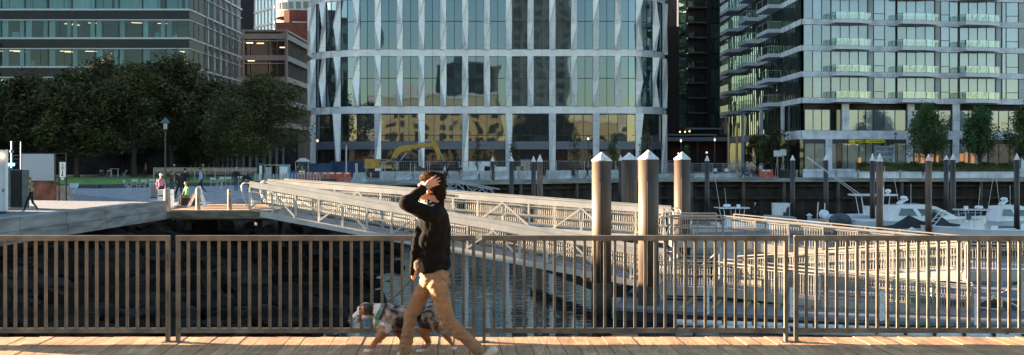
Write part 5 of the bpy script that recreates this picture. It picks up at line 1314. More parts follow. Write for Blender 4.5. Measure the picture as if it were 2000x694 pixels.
# dumpsters, orange barriers, excavator
m_blue = M('blue_container_paint', (.03,.07,.17), .5, var=.2, sc=.8)
for px0, px1, y1, lab, dd in ((598,650,321,'blue steel skip on the left half of the building site',140),(648,712,317,'taller blue steel skip beside the excavator',143)):
    x0, x1 = X(px0,dd), X(px1,dd); zt = Z(y1,dd); t = thing('skip_container', lab, 'skip', (x0,dd,G))
    mb = MB(); mb.box(x0,dd-1,G+.1,x1,dd+1.2,zt); mb.box(x0-.06,dd-1.06,zt,x1+.06,dd+1.26,zt+.1); mb.build('body', m_blue, t)
    mb = MB(); x = x0+.3
    while x < x1: mb.box(x,dd-1.09,G+.15,x+.1,dd-1.0,zt-.02); x += .75
    mb.build('rib', m_blue, t)
m_org = M('orange_plastic', (.55,.10,.045), .55, var=.15, sc=3)
def orange(x, y, rz, lab, L_=1.9, grp='orange plastic barriers', sc=1):
    t = thing('plastic_barrier', lab, 'barrier', (x,y,G), grp, True, rz)
    mb = MB(); prof = [(-.25,0),(-.25,.15),(-.1,.35),(-.07,.95),(.07,.95),(.1,.35),(.25,.15),(.25,0)]; n_ = 8
    mb.add([(-L_/2,y_,z) for y_,z in prof]+[(L_/2,y_,z) for y_,z in prof], [tuple(range(n_))[::-1], tuple(range(n_,2*n_))]+[(i,n_+i,n_+(i+1)%n_,(i+1)%n_) for i in range(n_)]); mb.build('body', m_org, t)
    mb = MB(); mb.box(-L_*.3,-.085,.75,L_*.3,-.076,.9); mb.build('white_strip', m_white, t); t.scale = (1,1,sc)
    return t
OL = ['orange plastic barrier, leftmost of the row behind the gangway head','second orange plastic barrier from the left','third orange plastic barrier from the left','fourth orange plastic barrier from the left','orange plastic barrier under the blue skip edge','orange plastic barrier before the gap of the skips','last orange plastic barrier on the right, by the grey post']
for i, px in enumerate((590,604,619,633,648,662,677)): d = 120; orange(X(px,d), d, .0, OL[i], 1.0 if i < 1 else .85)
orange(X(1484,141), 137.5, .0, 'single orange plastic barrier before the bushy corner tree', 1.7, sc=1.1)
m_cy = M('excavator_yellow', (.50,.27,.03), .5, var=.15, sc=1.5)
ed = 139.0; s_ = F/ed
def ex(px, py, dy=0): return V(X(px,ed), ed+dy, Z(py,ed))
t = thing('excavator', 'yellow tracked excavator with raised bent boom on the building site', 'excavator', (X(745,ed),ed,G))
mb = MB(); a, b_ = ex(713,329), ex(775,312)
mb.add([(a.x,ed-1.3,a.z),(X(768,ed),ed-1.3,a.z),(X(768,ed),ed+1.3,a.z),(a.x,ed+1.3,a.z),(a.x+.15,ed-1.3,Z(310.5,ed)),(X(757,ed),ed-1.3,Z(311.5,ed)),(X(757,ed),ed+1.3,Z(311.5,ed)),(a.x+.15,ed+1.3,Z(310.5,ed)),(X(772,ed),ed-1.3,Z(320,ed)),(X(772,ed),ed+1.3,Z(320,ed))], [(0,3,2,1),(4,5,6,7),(0,1,8,5,4),(2,3,7,6,9),(1,2,9,8),(5,8,9,6),(0,4,7,3)])
mb.build('house', m_cy, t)
mb = MB(); mb.box(X(744,ed),ed-1.34,Z(322,ed),X(757,ed),ed-1.305,Z(313,ed)); mb.box(X(757,ed),ed-1.33,Z(323,ed),X(769,ed),ed-1.3,Z(316,ed)); mb.build('side_panel', m_black, t)
text('CAT', .42, (X(745.5,ed), ed-1.36, Z(319.5,ed)), 0, m_white, t.children[-1], ext=.004)
mb = MB(); mb.add([(X(748,ed),ed-1.352,Z(320.8,ed)),(X(753,ed),ed-1.352,Z(320.8,ed)),(X(750.5,ed),ed-1.352,Z(318.6,ed))],[(0,1,2)]); mb.build('emblem_triangle', m_cy, t.children[-1])
mb = MB(); mb.box(X(768,ed),ed-1.3,Z(332,ed),X(781,ed),ed+.1,Z(309,ed)); mb.build('cab', g_dark, t)
for yy in (-1.25,.75):
    mb = MB(); n_ = 10; x0, x1 = X(720,ed), X(776,ed); prof = []
    for k in range(n_+1): an = math.pi/2+math.pi*k/n_; prof.append((x0+.4+.4*math.cos(an), G+.42+.4*math.sin(an)))
    for k in range(n_+1): an = -math.pi/2+math.pi*k/n_; prof.append((x1-.4+.4*math.cos(an), G+.42+.4*math.sin(an)))
    m_ = len(prof); mb.add([(x,ed+yy,z) for x,z in prof]+[(x,ed+yy+.5,z) for x,z in prof], [tuple(range(m_)), tuple(range(m_,2*m_))[::-1]]+[(i,(i+1)%m_,m_+(i+1)%m_,m_+i) for i in range(m_)]); mb.build('track', m_rubber, t)
mb = MB(); bmp = [ex(766,316),ex(777,296),ex(786,291),ex(812,287),ex(846,283)]; wd = [.45,.75,.8,.6,.4]
def slab(mb, pts, ws, w_, y0):
    up = []; dn = []
    for i, p in enumerate(pts):
        tt = (pts[min(i+1,len(pts)-1)]-pts[max(i-1,0)]); nrm = V(-tt.z,0,tt.x).normalized(); up.append(p+nrm*ws[i]/2); dn.append(p-nrm*ws[i]/2)
    for i in range(len(pts)-1):
        a,b_,c,e = up[i],up[i+1],dn[i+1],dn[i]; o1, o2 = V(0,y0-w_/2,0), V(0,y0+w_/2,0)
        mb.add([a+o1,b_+o1,c+o1,e+o1,a+o2,b_+o2,c+o2,e+o2],[(0,1,2,3),(7,6,5,4),(0,4,5,1),(3,2,6,7),(0,3,7,4),(1,5,6,2)])
slab(mb, bmp, wd, .6, -.5); mb.build('boom', m_cy, t)
mb = MB(); slab(mb, [ex(845,275),ex(851,285),ex(857,300),ex(858,314)], [.35,.65,.5,.3], .45, -.5); mb.build('stick', m_cy, t)
mb = MB(); mb.tube(ex(800,288,-.5),ex(830,278,-.5),.09,n=6); mb.tube(ex(828,279,-.5),ex(845,275,-.5),.05,n=6); mb.tube(ex(777,322,-.9),ex(795,299,-.9),.09,n=6); mb.tube(ex(857,290,-.5),ex(868,316,-.5),.05,n=6); mb.build('hydraulic_ram', m_steel, t)
mb = MB(); mb.box(X(805,ed),ed-.82,Z(292.5,ed),X(821,ed),ed-.79,Z(289.5,ed)); mb.build('boom_decal', m_black, t)
text('CAT', .2, (X(809,ed), ed-.83, Z(292,ed)), 0, m_white, t.children[-1], ext=.003)
mb = MB(); mb.add([(X(857,ed),ed-.9,Z(312,ed)),(X(870,ed),ed-.9,Z(316,ed)),(X(872,ed),ed-.9,Z(326,ed)),(X(860,ed),ed-.9,Z(328,ed)),(X(857,ed),ed-.1,Z(312,ed)),(X(870,ed),ed-.1,Z(316,ed)),(X(872,ed),ed-.1,Z(326,ed)),(X(860,ed),ed-.1,Z(328,ed))],[(0,1,2,3),(7,6,5,4),(0,4,5,1),(1,5,6,2),(2,6,7,3),(3,7,4,0)]); mb.build('bucket', m_black, t)
# soil heap
m_soil = M('brown_soil', (.10,.055,.03), .95, var=.4, sc=1.5, bump=.6)
mb = MB(); nx_, ny_ = 34, 12; x0, x1 = X(770,ed), X(862,ed); vs2 = []
for j in range(ny_+1):
    for i in range(nx_+1):
        u, v_ = i/nx_, j/ny_; h = (math.sin(math.pi*u)**.6)*(math.sin(math.pi*v_)**.7)*1.25
        x, y = x0+(x1-x0)*u, ed-2+6*v_; vs2.append((x,y,G+h*(1+.5*noise.noise(V(x*.8,y*.8,0)))))
mb.add(vs2, [(j*(nx_+1)+i,j*(nx_+1)+i+1,(j+1)*(nx_+1)+i+1,(j+1)*(nx_+1)+i) for j in range(ny_) for i in range(nx_)])
tag(mb.build('soil_heap', m_soil, None, True, (X(815,ed),ed,G)), 'heap of brown soil under the excavator boom', 'soil heap')
# poles, bollards on the far and left walk
m_boll = M('grey_timber_bollard', (.36,.31,.24), .8, var=.25, sc=3)
def bollard(px, d, y0, w_, lab, grp, mat=m_boll, name='bollard', zb=None):
    x = X(px,d); zt = Z(y0,d); r_ = w_*d/F/2; zb = G if zb is None else zb
    t = thing(name, lab, 'bollard', (x,d,zb), grp)
    mb = MB(); mb.lathe([(r_,zb),(r_,zt-.05),(r_*.75,zt)], (x,d,0), 14); mb.build('post', mat, t, smooth=False)
    return t
PB = 'timber posts round the gangway platform'
bollard(326,53.9,369,12,'squat timber post at the left corner of the gangway platform',PB)
bollard(387,53.9,367,9,'timber post with chain before the white folding board',PB)
bollard(448.5,53.9,370,9,'timber post at the right corner of the gangway platform',PB)
tch = thing('post_chain', 'thin rope chain linking the posts of the gangway platform', 'chain', (X(326,53.9),53.9,G+.8))
mb = MB()
for a, b_ in ((326,387),(387,448),(448,486)):
    p, q = V(X(a,53.9),53.9,G+.82), V(X(b_,53.9),53.9,G+.82); mb.path([p.lerp(q,k/8)-V(0,0,.16*math.sin(math.pi*k/8)) for k in range(9)], .013, 5)
mb.build('rope', m_steel, tch)
WB = 'timber bollards along the harbour walk edge'
for i, px in enumerate((581,606,620,630,641,674)): bollard(px,117.5,336+i*.3,3.6,'pale timber bollard in the row before the orange plastic barriers',WB)
for i, px in enumerate((724,771,)): bollard(px,117.2,337,3.6,'pale timber bollard before the concrete barriers on the site corner',WB)
for px in (901,959,1013,1069,1125,1440,1496,1556,1633,1676,1758): bollard(px,yw(px)+.5,332,3.2,'pale timber bollard at the very edge of the far harbour walk',WB)
mb = MB(); 
tch = thing('edge_chain', 'thin chain linking the bollards before the shops', 'chain', (X(1650,135),135,G+.5))
for a, b_ in ((1556,1633),(1633,1676),(1676,1758),(1758,1835)):
    d = 134.9; p, q = V(X(a,d),d,G+.95), V(X(b_,d),d,G+.95); mb.path([p.lerp(q,k/8)-V(0,0,.25*math.sin(math.pi*k/8)) for k in range(9)], .02, 4)
mb.build('links', m_steel, tch)
for px, d, y0, lab in ((676,136,285,'tall grey site pole with a forked wire top'),(696,130,319,'short grey cylinder post beside the blue skip'),(746,128,318,'left one of two thin grey poles before the excavator'),(752,128,320,'right one of two thin grey poles before the excavator'),(802,128,318,'left thin grey pole before the soil heap'),(810,128,319,'right thin grey pole before the soil heap')):
    x = X(px,d); mb = MB(); r_ = .16 if px == 696 else .11 if px == 676 else .05; mb.tube((x,d,G),(x,d,Z(y0,d)),r_,n=10)
    if px == 676:
        for s2 in (-1,1): mb.tube((x,d,Z(y0,d)),(x+s2*.35,d,Z(y0,d)+.45),.02,n=5)
    tag(mb.build('site_pole', m_steel, None, False, (x,d,G)), lab, 'pole')
# blue bins, kiosk and cabinets near the gangway head
def cab(name, lab, cat, px0, px1, y0, d, mats, dep=1.0, roof=None, zb=None, extra=None):
    x0, x1 = X(px0,d), X(px1,d); zb = G if zb is None else zb; zt = Z(y0,d); t = thing(name, lab, cat, ((x0+x1)/2,d,zb))
    mb = MB(); mb.box(x0,d,zb,x1,d+dep,zt); mb.build('body', mats[0], t)
    if len(mats) > 1: mb = MB(); mb.box(x0+.08*(x1-x0),d-.03,zb+.15,x1-.08*(x1-x0),d-.004,zt-.15); mb.build('panel', mats[1], t)
    mb = MB(); mb.box(x0-.05,d-.06,zt,x1+.05,d+dep+.05,zt+.07); mb.build('lid', roof or mats[0], t)
    return t
m_lblue = M('pale_blue_panel', (.12,.26,.36), .5, var=.4, sc=1.5, c2=(.25,.36,.40))
m_bblue = M('bright_blue_paint', (.05,.14,.38), .5, var=.2)
cab('info_pillar', 'narrow blue information pillar right of the shade tree trunk', 'pillar', 506,512,321,112,[m_bblue, m_white],.2)
cab('vending_kiosk', 'pale blue printed kiosk behind the gangway head', 'kiosk', 545,563,323,112,[m_lblue, m_white],.9)
cab('blue_bin', 'small blue wheeled bin beside the printed kiosk', 'bin', 567,577,335,111,[m_bblue],.6, m_black)
cab('white_crate', 'white crate before the printed kiosk', 'crate', 552,562,342,110,[m_ped],.5)
t = thing('marquee', 'small white tent roof at the left edge of the building site', 'tent', (X(590,138),138,G))
mb = MB(); c = V(X(590,138),139,0); x0,x1 = X(577,138),X(602,138); mb.add([(x0,138,Z(316,138)),(x1,138,Z(316,138)),(x1,140,Z(316,138)),(x0,140,Z(316,138)),(c.x-.4,139,Z(309,138)),(c.x+.2,139,Z(309,138))],[(0,1,5,4),(1,2,5),(2,3,4,5),(3,0,4)]); mb.build('canopy', m_white, t)
mb = MB(); [mb.tube((x,y,G),(x,y,Z(316,138)),.04,n=6) for x in (x0,x1) for y in (138,140)]; mb.build('tent_frame', m_steel, t)
t = thing('slat_enclosure', 'slatted timber enclosure with pale panels under the trees', 'enclosure', (X(530,118),118,G))
mb = MB(); 
for k in range(22): x = X(497,106)+k*.29*1.0; mb.box(x,106,G,x+.12,106.08,Z(345,106)+.25)
mb.build('picket_row', m_steel, t)
mb = MB()
for k in range(8): x = X(517,114)+k*.62; mb.box(x,114,G,x+.1,114.1,Z(324,114)+(0))
mb.box(X(515,114),113.9,Z(323.5,114),X(545,114),114.3,Z(321.5,114)); mb.build('slat_screen', m_boll, t)
mb = MB(); mb.lathe([(.32,G),(.32,Z(327,115))],(X(524,115),115,0),14); mb.build('round_bin', m_ped, t)
# stacked white site goods behind the fence
for i, (a, b_, y0, y1, lab, mt) in enumerate(((916,934,315,322,'white wrapped pallet behind the site fence, left',m_white),(938,957,315,323,'white wrapped pallet behind the site fence, right',m_white),(946,958,325,332,'small yellow generator behind the site fence',m_cy),(905,915,326,333,'low white block behind the site fence',m_white),(972,990,326,333,'low pale pallet of boards right of the leftmost slim pile',m_white),(1008,1022,325,333,'orange brown timber stack behind the site fence',m_boll),(1017,1036,312,317,'pale yellow sacks raised behind the site fence',m_boll))):
    d = 142; x0, x1 = X(a,d), X(b_,d); t = thing('site_pallet', lab, 'pallet', ((x0+x1)/2,d,G))
    mb = MB(); zt = Z(y0,d); mb.box(x0,d,G+.15,x1,d+1.1,zt); mb.build('load', mt, t)
    mb = MB(); [mb.box(x0+(x1-x0)*q,d-.02,G,x0+(x1-x0)*q+.1,d+1.1,G+.145) for q in (0,.45,.9)]; mb.build('pallet_base', m_boll, t)
t = thing('parked_van', 'white van half hidden behind the wrapped pallets', 'van', (X(950,150),150,G), None, True)
mb = MB(); mb.prism([(0,0)],0,0) if False else None
pr = [(-2.3,.35),(-2.3,1.75),(-2.0,1.95),(.7,1.95),(1.5,1.2),(2.3,1.0),(2.4,.35)]; n_ = len(pr)
mb.add([(x,-.9,z) for x,z in pr]+[(x,.9,z) for x,z in pr],[tuple(range(n_)),tuple(range(n_,2*n_))[::-1]]+[(i,n_+i,n_+(i+1)%n_,(i+1)%n_) for i in range(n_)]); mb.build('body', m_gel, t)
mb = MB(); mb.poly([(.1,-.92,1.2),(1.35,-.92,1.2),(.65,-.92,1.8),(.1,-.92,1.8)]); mb.build('side_window', g_dark, t)
for sx in (-1.4,1.5):
    for sy in (-.88,.7): MB().tube((sx,sy,.33),(sx,sy+.2,.33),.33,n=14).build('wheel', m_rubber, t)
for i, (px, lab) in enumerate(((1880,'dark car roof showing above the hedge between the street trees'),(1940,'dark car roof showing above the hedge right of the street trees'),(1746,'dark car roof showing above the hedge below the posters'))):
    d = 139.8; t = thing('parked_car', lab, 'car', (X(px,d),d,G), 'dark cars parked behind the hedge', True)
    pr = [(-2.2,.3),(-2.25,.8),(-1.5,.95),(-.9,1.42),(.5,1.47),(1.2,1.0),(2.1,.85),(2.2,.3)]; n_ = 8; mb = MB()
    mb.add([(x,-.85*(1 if z < 1 else .8),z+.25) for x,z in pr]+[(x,.85*(1 if z < 1 else .8),z+.25) for x,z in pr],[tuple(range(n_)),tuple(range(n_,2*n_))[::-1]]+[(i,n_+i,n_+(i+1)%n_,(i+1)%n_) for i in range(n_)]); mb.build('body', M('dark_car_paint', (.03,.035,.045), .25, coat=.6, var=.05) if i == 0 else bpy.data.materials['dark_car_paint'], t)
    for sx in (-1.35,1.35):
        for sy in (-.86,.66): MB().tube((sx,sy,.33),(sx,sy+.2,.33),.33,n=14).build('wheel', m_rubber, t)
    MB().poly([(-1.3,-.84,1.2),(1.0,-.84,1.22),(.5,-.72,1.62),(-.85,-.72,1.6)]).build('side_window', g_dark, t)
# traffic signs near the block corner
for px, d, y0, y1, w_, lab in ((1519,136,294,330,.5,'left grey parking sign pole before the apartment corner'),(1530,137,292,332,.35,'right grey parking sign pole before the apartment corner')):
    x = X(px,d); t = thing('sign_post', lab, 'sign', (x,d,G)); mb = MB(); mb.tube((x,d,G),(x,d,Z(y0,d)),.04,n=6); mb.tube((x-.35,d,G),(x-.05,d,Z(y0+12,d)),.03,n=6); mb.build('pole', m_steel, t)
    mb = MB(); mb.box(x-w_,d-.06,Z(y0+12,d),x+w_,d-.03,Z(y0,d)); mb.build('plate', m_alu2, t)
t = thing('planter_box', 'dark planter box behind a slim dark pile before the block corner', 'planter', (X(1530,136),136,G)); mb = MB(); mb.box(X(1523,136),135.8,G,X(1548,136),136.6,G+.75); mb.build('box', m_dark, t)
rc = random.Random(2); mb = MB()
for i in range(260):
    c = V(rc.uniform(X(1524,136),X(1547,136)),136.2+rc.uniform(-.3,.3),G+.75+rc.random()*.25); a = V(rc.gauss(0,1),rc.gauss(0,1),1).normalized(); b_ = a.orthogonal(); mb.add([c-a*.1,c+b_*.06,c+a*.1,c-b_*.06],[(0,1,2,3)])
mb.build('plants', m_leaf2, t)

# ================================================================ LEFT BANK OBJECTS
m_contw = M('white_container_paint', (.62,.64,.66), .5, var=.08, sc=.7)
d = 50.0; t = thing('site_container', 'white container cabin cut by the left edge of the view', 'container', (X(14.5,d),d,G)); t.rotation_euler.z = .42
x1 = X(14.5,d); mb = MB(); mb.box(x1-6,d,G+.12,x1,d+2.4,Z(293,d)); 
for k in range(14): mb.box(x1-.15-k*.42,d-.03,G+.2,x1-.02-k*.42,d-.001,Z(295,d))
mb.build('shell', m_contw, t)
mb = MB(); mb.box(x1-.08,d-.06,G+.12,x1+.03,d+.06,Z(292.5,d)); mb.build('corner_post', m_white, t)
mb = MB(); mb.box(X(2,d),d-.12,Z(308,d),X(7,d),d-.04,Z(302,d)); mb.build('wall_lamp', EMIT('container_lamp', (1,.6,.28), 1.2), t)
mb = MB(); mb.box(X(5,d),d-.045,Z(375,d),X(9,d),d-.035,Z(369,d)); mb.build('notice', m_spand, t)
d = 54.0; t = thing('transformer_cabinet', 'dark green utility cabinet between the container and the mesh fence', 'cabinet', (X(57,d),d,G)); t.rotation_euler.z = .40
mgn = M('grey_green_paint', (.09,.13,.12), .5, var=.15); x0, x1 = X(13,d), X(57,d)
mb = MB(); mb.box(x0,d,G+.12,X(24,d),d+1.4,Z(328,d)); mb.box(X(44,d),d,G+.12,x1,d+1.4,Z(332,d)); mb.box(X(24,d),d+.25,G+.12,X(44,d),d+1.4,Z(332,d)); mb.build('body', mgn, t)
mb = MB(); 
for k in range(13): mb.box(X(24.5,d)+.037*k,d+.16,G+.15,X(24.5,d)+.037*k+.014,d+.2,Z(333,d))
mb.build('grille', m_black, t)
mb = MB(); mb.box(x0-.2,d-.3,G-.02,x1+.3,d+1.6,G+.115); mb.build('plinth', m_conc, t)
mb = MB(); mb.box(X(14,d),d+.3,Z(324.5,d),X(31,d),d+.5,Z(319,d)); mb.build('light_box', EMIT('cyan_light_box', (.25,.85,.9), .35), t)
mb = MB(); mb.tube((X(25.5,d),d+.6,Z(332,d)),(X(25.5,d),d+.6,Z(276,d)),.045,n=8); mb.tube((X(42,d),d+.6,Z(332,d)),(X(42,d),d+.6,Z(277,d)),.03,n=8); mb.ball((X(25.5,d),d+.6,Z(296,d)),.1,5)
for z in (304,311,318): mb.tube((X(19,d),d+.7,Z(z,d)),(X(38,d),d+.7,Z(z,d)),.015,n=5)
mb.build('mast', m_spand, t)
d = 70.0; t = thing('mesh_fence', 'white meshed screen fence behind the green cabinet', 'fence', (X(75,d),d,G)); m_wmesh = M('white_mesh_fabric', (.50,.51,.53), .8, var=.12, sc=60, st=(1,1,1))
mb = MB(); mb.box(X(40,d),d,Z(353,d),X(105.5,d),d+.03,Z(301,d)); mb.build('mesh_sheet', m_wmesh, t)
mb = MB(); [mb.tube((X(px,d),d+.06,G),(X(px,d),d+.06,Z(299,d)),.04,n=6) for px in (40,72,107,128)]; mb.tube((X(40,d),d+.06,Z(300,d)),(X(128,d),d+.06,Z(300,d)),.03,n=6); mb.build('post', m_black, t)
mb = MB(); mb.box(X(38,d),d-.05,Z(356,d),X(108,d),d+.12,Z(353,d)); mb.build('base_rail', M('dark_red_paint', (.10,.03,.02), .7), t)
d = 66.0; mb = MB(); x0, x1 = X(66,d), X(113,d); mb.box(x0,d,G,x1,d+.3,Z(355,d)); tag(mb.build('rust_panel', M('orange_brown_board', (.26,.09,.05), .8, var=.4, sc=1.5, bump=.2), None, False, (x0,d,G)), 'low rust orange board wall below the mesh fence', 'wall')
mb = MB(); x0 = X(113,d); pts = [(0,0),(.72,0),(.5,.35),(.38,.85),(0,.85)]; mb.add([(x0+x,d-.2,G+z) for x,z in pts]+[(x0+x,d+.8,G+z) for x,z in pts],[tuple(range(5)),tuple(range(5,10))[::-1]]+[(i,5+i,5+(i+1)%5,(i+1)%5) for i in range(5)])
tag(mb.build('concrete_block', M('tan_concrete', (.32,.26,.20), .85, var=.2), None, False, (x0,d,G)), 'tan curved concrete end block beside the rust orange board', 'block')
d = 65.0; t = thing('banner_sign', 'upright white banner sign with black arrow mark in a black frame', 'sign', (X(122.5,d),d,G))
mb = MB(); [mb.box(X(px,d)-.03,d,G,X(px,d)+.03,d+.06,Z(315,d)) for px in (115.2,129)]; mb.box(X(115.2,d),d,Z(315.5,d),X(129,d),d+.05,Z(314.5,d)); mb.build('frame', m_black, t)
mb = MB(); mb.box(X(117,d),d-.03,Z(346.5,d),X(128.3,d),d-.01,Z(317,d)); mb.box(X(119.5,d),d-.03,Z(351.5,d),X(125,d),d-.01,Z(347.3,d)); mb.build('board', m_white, t)
mb = MB(); mb.box(X(122,d),d-.04,Z(324,d),X(123.7,d),d-.032,Z(320,d)); mb.box(X(121.8,d),d-.04,Z(343,d),X(123.4,d),d-.032,Z(333,d)); mb.box(X(120.3,d),d-.04,Z(344,d),X(123.6,d),d-.032,Z(341.5,d)); mb.build('mark', m_black, t)
mb = MB(); mb.obox((X(122.8,d),d-.036,Z(328.5,d)),(.085,0,.085),(.012,0,-.012),(0,.004,0)); mb.obox((X(122.8,d),d-.036,Z(328.5,d)),(.085,0,-.085),(.012,0,.012),(0,.004,0)); mb.build('mark', m_spand, t)
d = 78; mb = MB(); x = X(145,d); mb.tube((x,d,G),(x,d,G+.45),.03,n=6); mb.obox((x,d-.1,G+.55),(.32,0,0),(0,.16,.16),(0,-.01,.01)); tag(mb.build('plaque_stand', m_alu2, None, False, (x,d,G)), 'small tilted grey plaque on a short stand at the lawn edge', 'plaque')
# bistro chairs
m_ch = M('pale_grey_chair_paint', (.50,.52,.50), .5, var=.06)
def chair(loc, rz, lab, grp, mat=m_ch):
    t = thing('folding_chair', lab, 'chair', loc, grp, True, rz)
    mb = MB(); [mb.bar((-.2,-.19+.075*k,.45),(.2,-.19+.075*k,.45),.055,.015) for k in range(6)]; mb.build('seat', mat, t)
    mb = MB(); mb.box(-.2,.17+.09,.68,.2,.19+.09,.86); mb.build('backrest', mat, t)
    for sx in (-.21,.21):
        MB().bar((sx,.30,.88),(sx,-.24,0),.02,.028).build('leg', mat, t); MB().bar((sx*.9,-.2,.45),(sx*.9,.27,0),.02,.028).build('leg', mat, t)
    return t
CG = 'pale folding chairs on the walk by the lawn'
for i, (px, py, rz, lab) in enumerate(((249,375,1.57,'leftmost pale folding chair, seen from the side at the lawn kerb'),(262,373,.15,'second pale folding chair from the left, back to the viewer'),(278,374,-.1,'third pale folding chair from the left, on its own'),(297,372,.3,'fourth pale folding chair from the left, behind the round bin'),(417,368,.4,'pale folding chair right of the man in the blue shirt'),(430,366,-.3,'pale folding chair with its neighbour left of the man in jeans'),(446,366,.2,'pale folding chair with a bag near the man in jeans'),(470,364,.5,'pale folding chair behind the chair with the bag'))):
    d = 2.5*F/(py-308); chair((X(px,d),d,G), rz, lab, CG)
for i, (px, rz, lab) in enumerate(((198,.3,'brownish sling chair under the trees beyond the lawn'),(212,0,'pale folding chair under the trees beyond the lawn, left of the table'),(243,-.9,'folding chair under the trees beyond the lawn, right of the table'))):
    d = 142; chair((X(px,d),d,G+.06), rz, lab, 'chairs under the trees', m_ch if i else m_boll)
t = thing('bistro_table', 'pale high table under the trees beyond the lawn', 'table', (X(224,142),142,G+.06), None, True); mb = MB(); mb.box(-.5,-.4,1.0,.5,.4,1.05); mb.build('tabletop', m_ch, t); [MB().bar((s2*.42,0,0),(s2*.42,0,1.0),.09,.07).build('leg', m_ch, t) for s2 in (-1,1)]
t = thing('bistro_table', 'pale round bistro table behind the man in the blue shirt', 'table', (X(432,90),90,G), None, True); mb = MB(); mb.lathe([(.33,.70),(.35,.72),(.35,.74)],(0,0,0),18); mb.build('tabletop', m_ch, t); mb = MB(); mb.lathe([(.22,0),(.22,.03),(.03,.05),(.025,.7)],(0,0,0),10); mb.build('leg', m_ch, t)
d = 70; x = X(301.5,d); t = thing('litter_bin', 'round slatted steel litter bin left of the woman in pink', 'bin', (x,d,G)); mb = MB()
for k in range(18): a = 2*math.pi*k/18; mb.box(x+.28*math.cos(a)-.03,d+.28*math.sin(a)-.03,G+.05,x+.28*math.cos(a)+.03,d+.28*math.sin(a)+.03,G+.85)
mb.build('slat_ring', m_steel, t); MB().lathe([(.25,G),(.25,G+.8)],(x,d,0),16).build('liner', m_black, t); MB().lathe([(.31,G+.84),(.31,G+.9),(.18,G+.93)],(x,d,0),18).build('rim', m_steel, t)
d = 56; x0, x1 = X(308,d), X(333,d); t = thing('white_cooler_box', 'white box bin with a dark slot behind the corner platform post', 'box', (x0,d,G)); MB().box(x0,d,G,x1,d+.6,Z(373,d)).build('body', m_white, t); MB().box(x0+.05,d-.02,Z(384,d),x1-.25,d-.003,Z(381.5,d)).build('slot', m_black, t); MB().box(x0-.02,d-.03,Z(373,d)+.003,x1+.02,d+.63,Z(372,d)+.02).build('lid', m_white, t)
d = 57.5; t = thing('folding_board', 'white folding advertising board standing on the gangway platform', 'sign board', (X(384,d),d,G))
for s2, nm in ((-1,'front_panel'),(1,'back_panel')):
    mb = MB(); c = V(X(384,d),d,G); tp = c+V(.1,0,1.05); b0 = c+V(s2*.42-.0,-.28,0); b1 = c+V(s2*.42,.28,0); ta, tb = tp+V(0,-.28,0), tp+V(0,.28,0)
    th = V(.03,0,0); mb.add([b0,b1,tb,ta,b0+th,b1+th,tb+th,ta+th],[(0,1,2,3),(7,6,5,4),(0,4,5,1),(1,5,6,2),(2,6,7,3),(3,7,4,0)]); mb.build(nm, m_white, t)
text('PIER', .16, (X(384,d)-.36, d-.30, G+.2), 0, m_black, t) if False else None
# green basket / seat of the seated person
# glass guard behind the lawn
t = thing('park_guard', 'row of pale posts with a top wire behind the lawn', 'railing', (X(400,120),120,G)); 
for px in range(300,512,20): mb = MB(); mb.box(X(px,120)-.05,120,G,X(px,120)+.05,120.1,Z(327.5,120)); mb.build('post', m_boll, t)
mb = MB(); mb.tube((X(300,120),120.05,Z(328,120)),(X(500,120),120.05,Z(328,120)),.03,n=5); mb.build('top_wire', m_steel, t)
mb = MB(); mb.quad((X(300,120),120.05,G+.1),(X(500,120),120.05,G+.1),(X(500,120),120.05,Z(329,120)),(X(300,120),120.05,Z(329,120))); mb.build('glass_infill', g_bal, t)
# pale slat wall behind the trees
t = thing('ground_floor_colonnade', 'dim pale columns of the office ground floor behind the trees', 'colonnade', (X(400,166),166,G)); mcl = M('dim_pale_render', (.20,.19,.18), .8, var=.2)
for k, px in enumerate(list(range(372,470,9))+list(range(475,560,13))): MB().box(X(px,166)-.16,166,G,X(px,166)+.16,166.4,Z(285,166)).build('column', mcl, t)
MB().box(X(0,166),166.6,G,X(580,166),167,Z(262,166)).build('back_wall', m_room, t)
# ================================================================ PEOPLE AND DOGS
import numpy as np
def blobmesh(blobs, voxel, smooth=6, disp=None):
    """union of tapered capsules / ellipsoids as one continuous surface"""
    mb = MB()
    for b in blobs:
        if b[0] == 'c':
            _, p, q, r1, r2 = b[:5]; p, q = Vector(p), Vector(q); mb.tube(p, q, r1, r2, 14); mb.ball(p, r1, 7); mb.ball(q, r2, 7)
        else:
            _, c, r, rot = b[:4]; mb.ball(c, r, 9, rot=Euler(rot).to_matrix() if rot else None)
    me = mb.mesh('tmp', m_black); o = bpy.data.objects.new('tmp', me); TS.collection.objects.link(o)
    md = o.modifiers.new('r', 'REMESH'); md.mode = 'VOXEL'; md.voxel_size = voxel; md.use_smooth_shade = True
    if smooth: ms = o.modifiers.new('s', 'SMOOTH'); ms.iterations = smooth; ms.factor = .6
    TS.view_layers[0].update(); dg = TS.view_layers[0].depsgraph; r_ = bpy.data.meshes.new_from_object(o.evaluated_get(dg)); bpy.data.objects.remove(o)
    if disp:
        nw = [x for v in r_.vertices for x in (v.co + v.normal*disp(v.co))]; r_.vertices.foreach_set('co', nw)
    r_.polygons.foreach_set('use_smooth', [True]*len(r_.polygons)); r_.update()
    return r_
def blobobj(name, blobs, voxel, mat, parent, off, smooth=6, disp=None):
    me = blobmesh(blobs, voxel, smooth, disp); me.name = name; me.materials.clear(); me.materials.append(mat)
    me.transform(Matrix.Translation(-Vector(off))); o = bpy.data.objects.new(name, me); col.objects.link(o)
    if parent: o.parent = parent
    return o
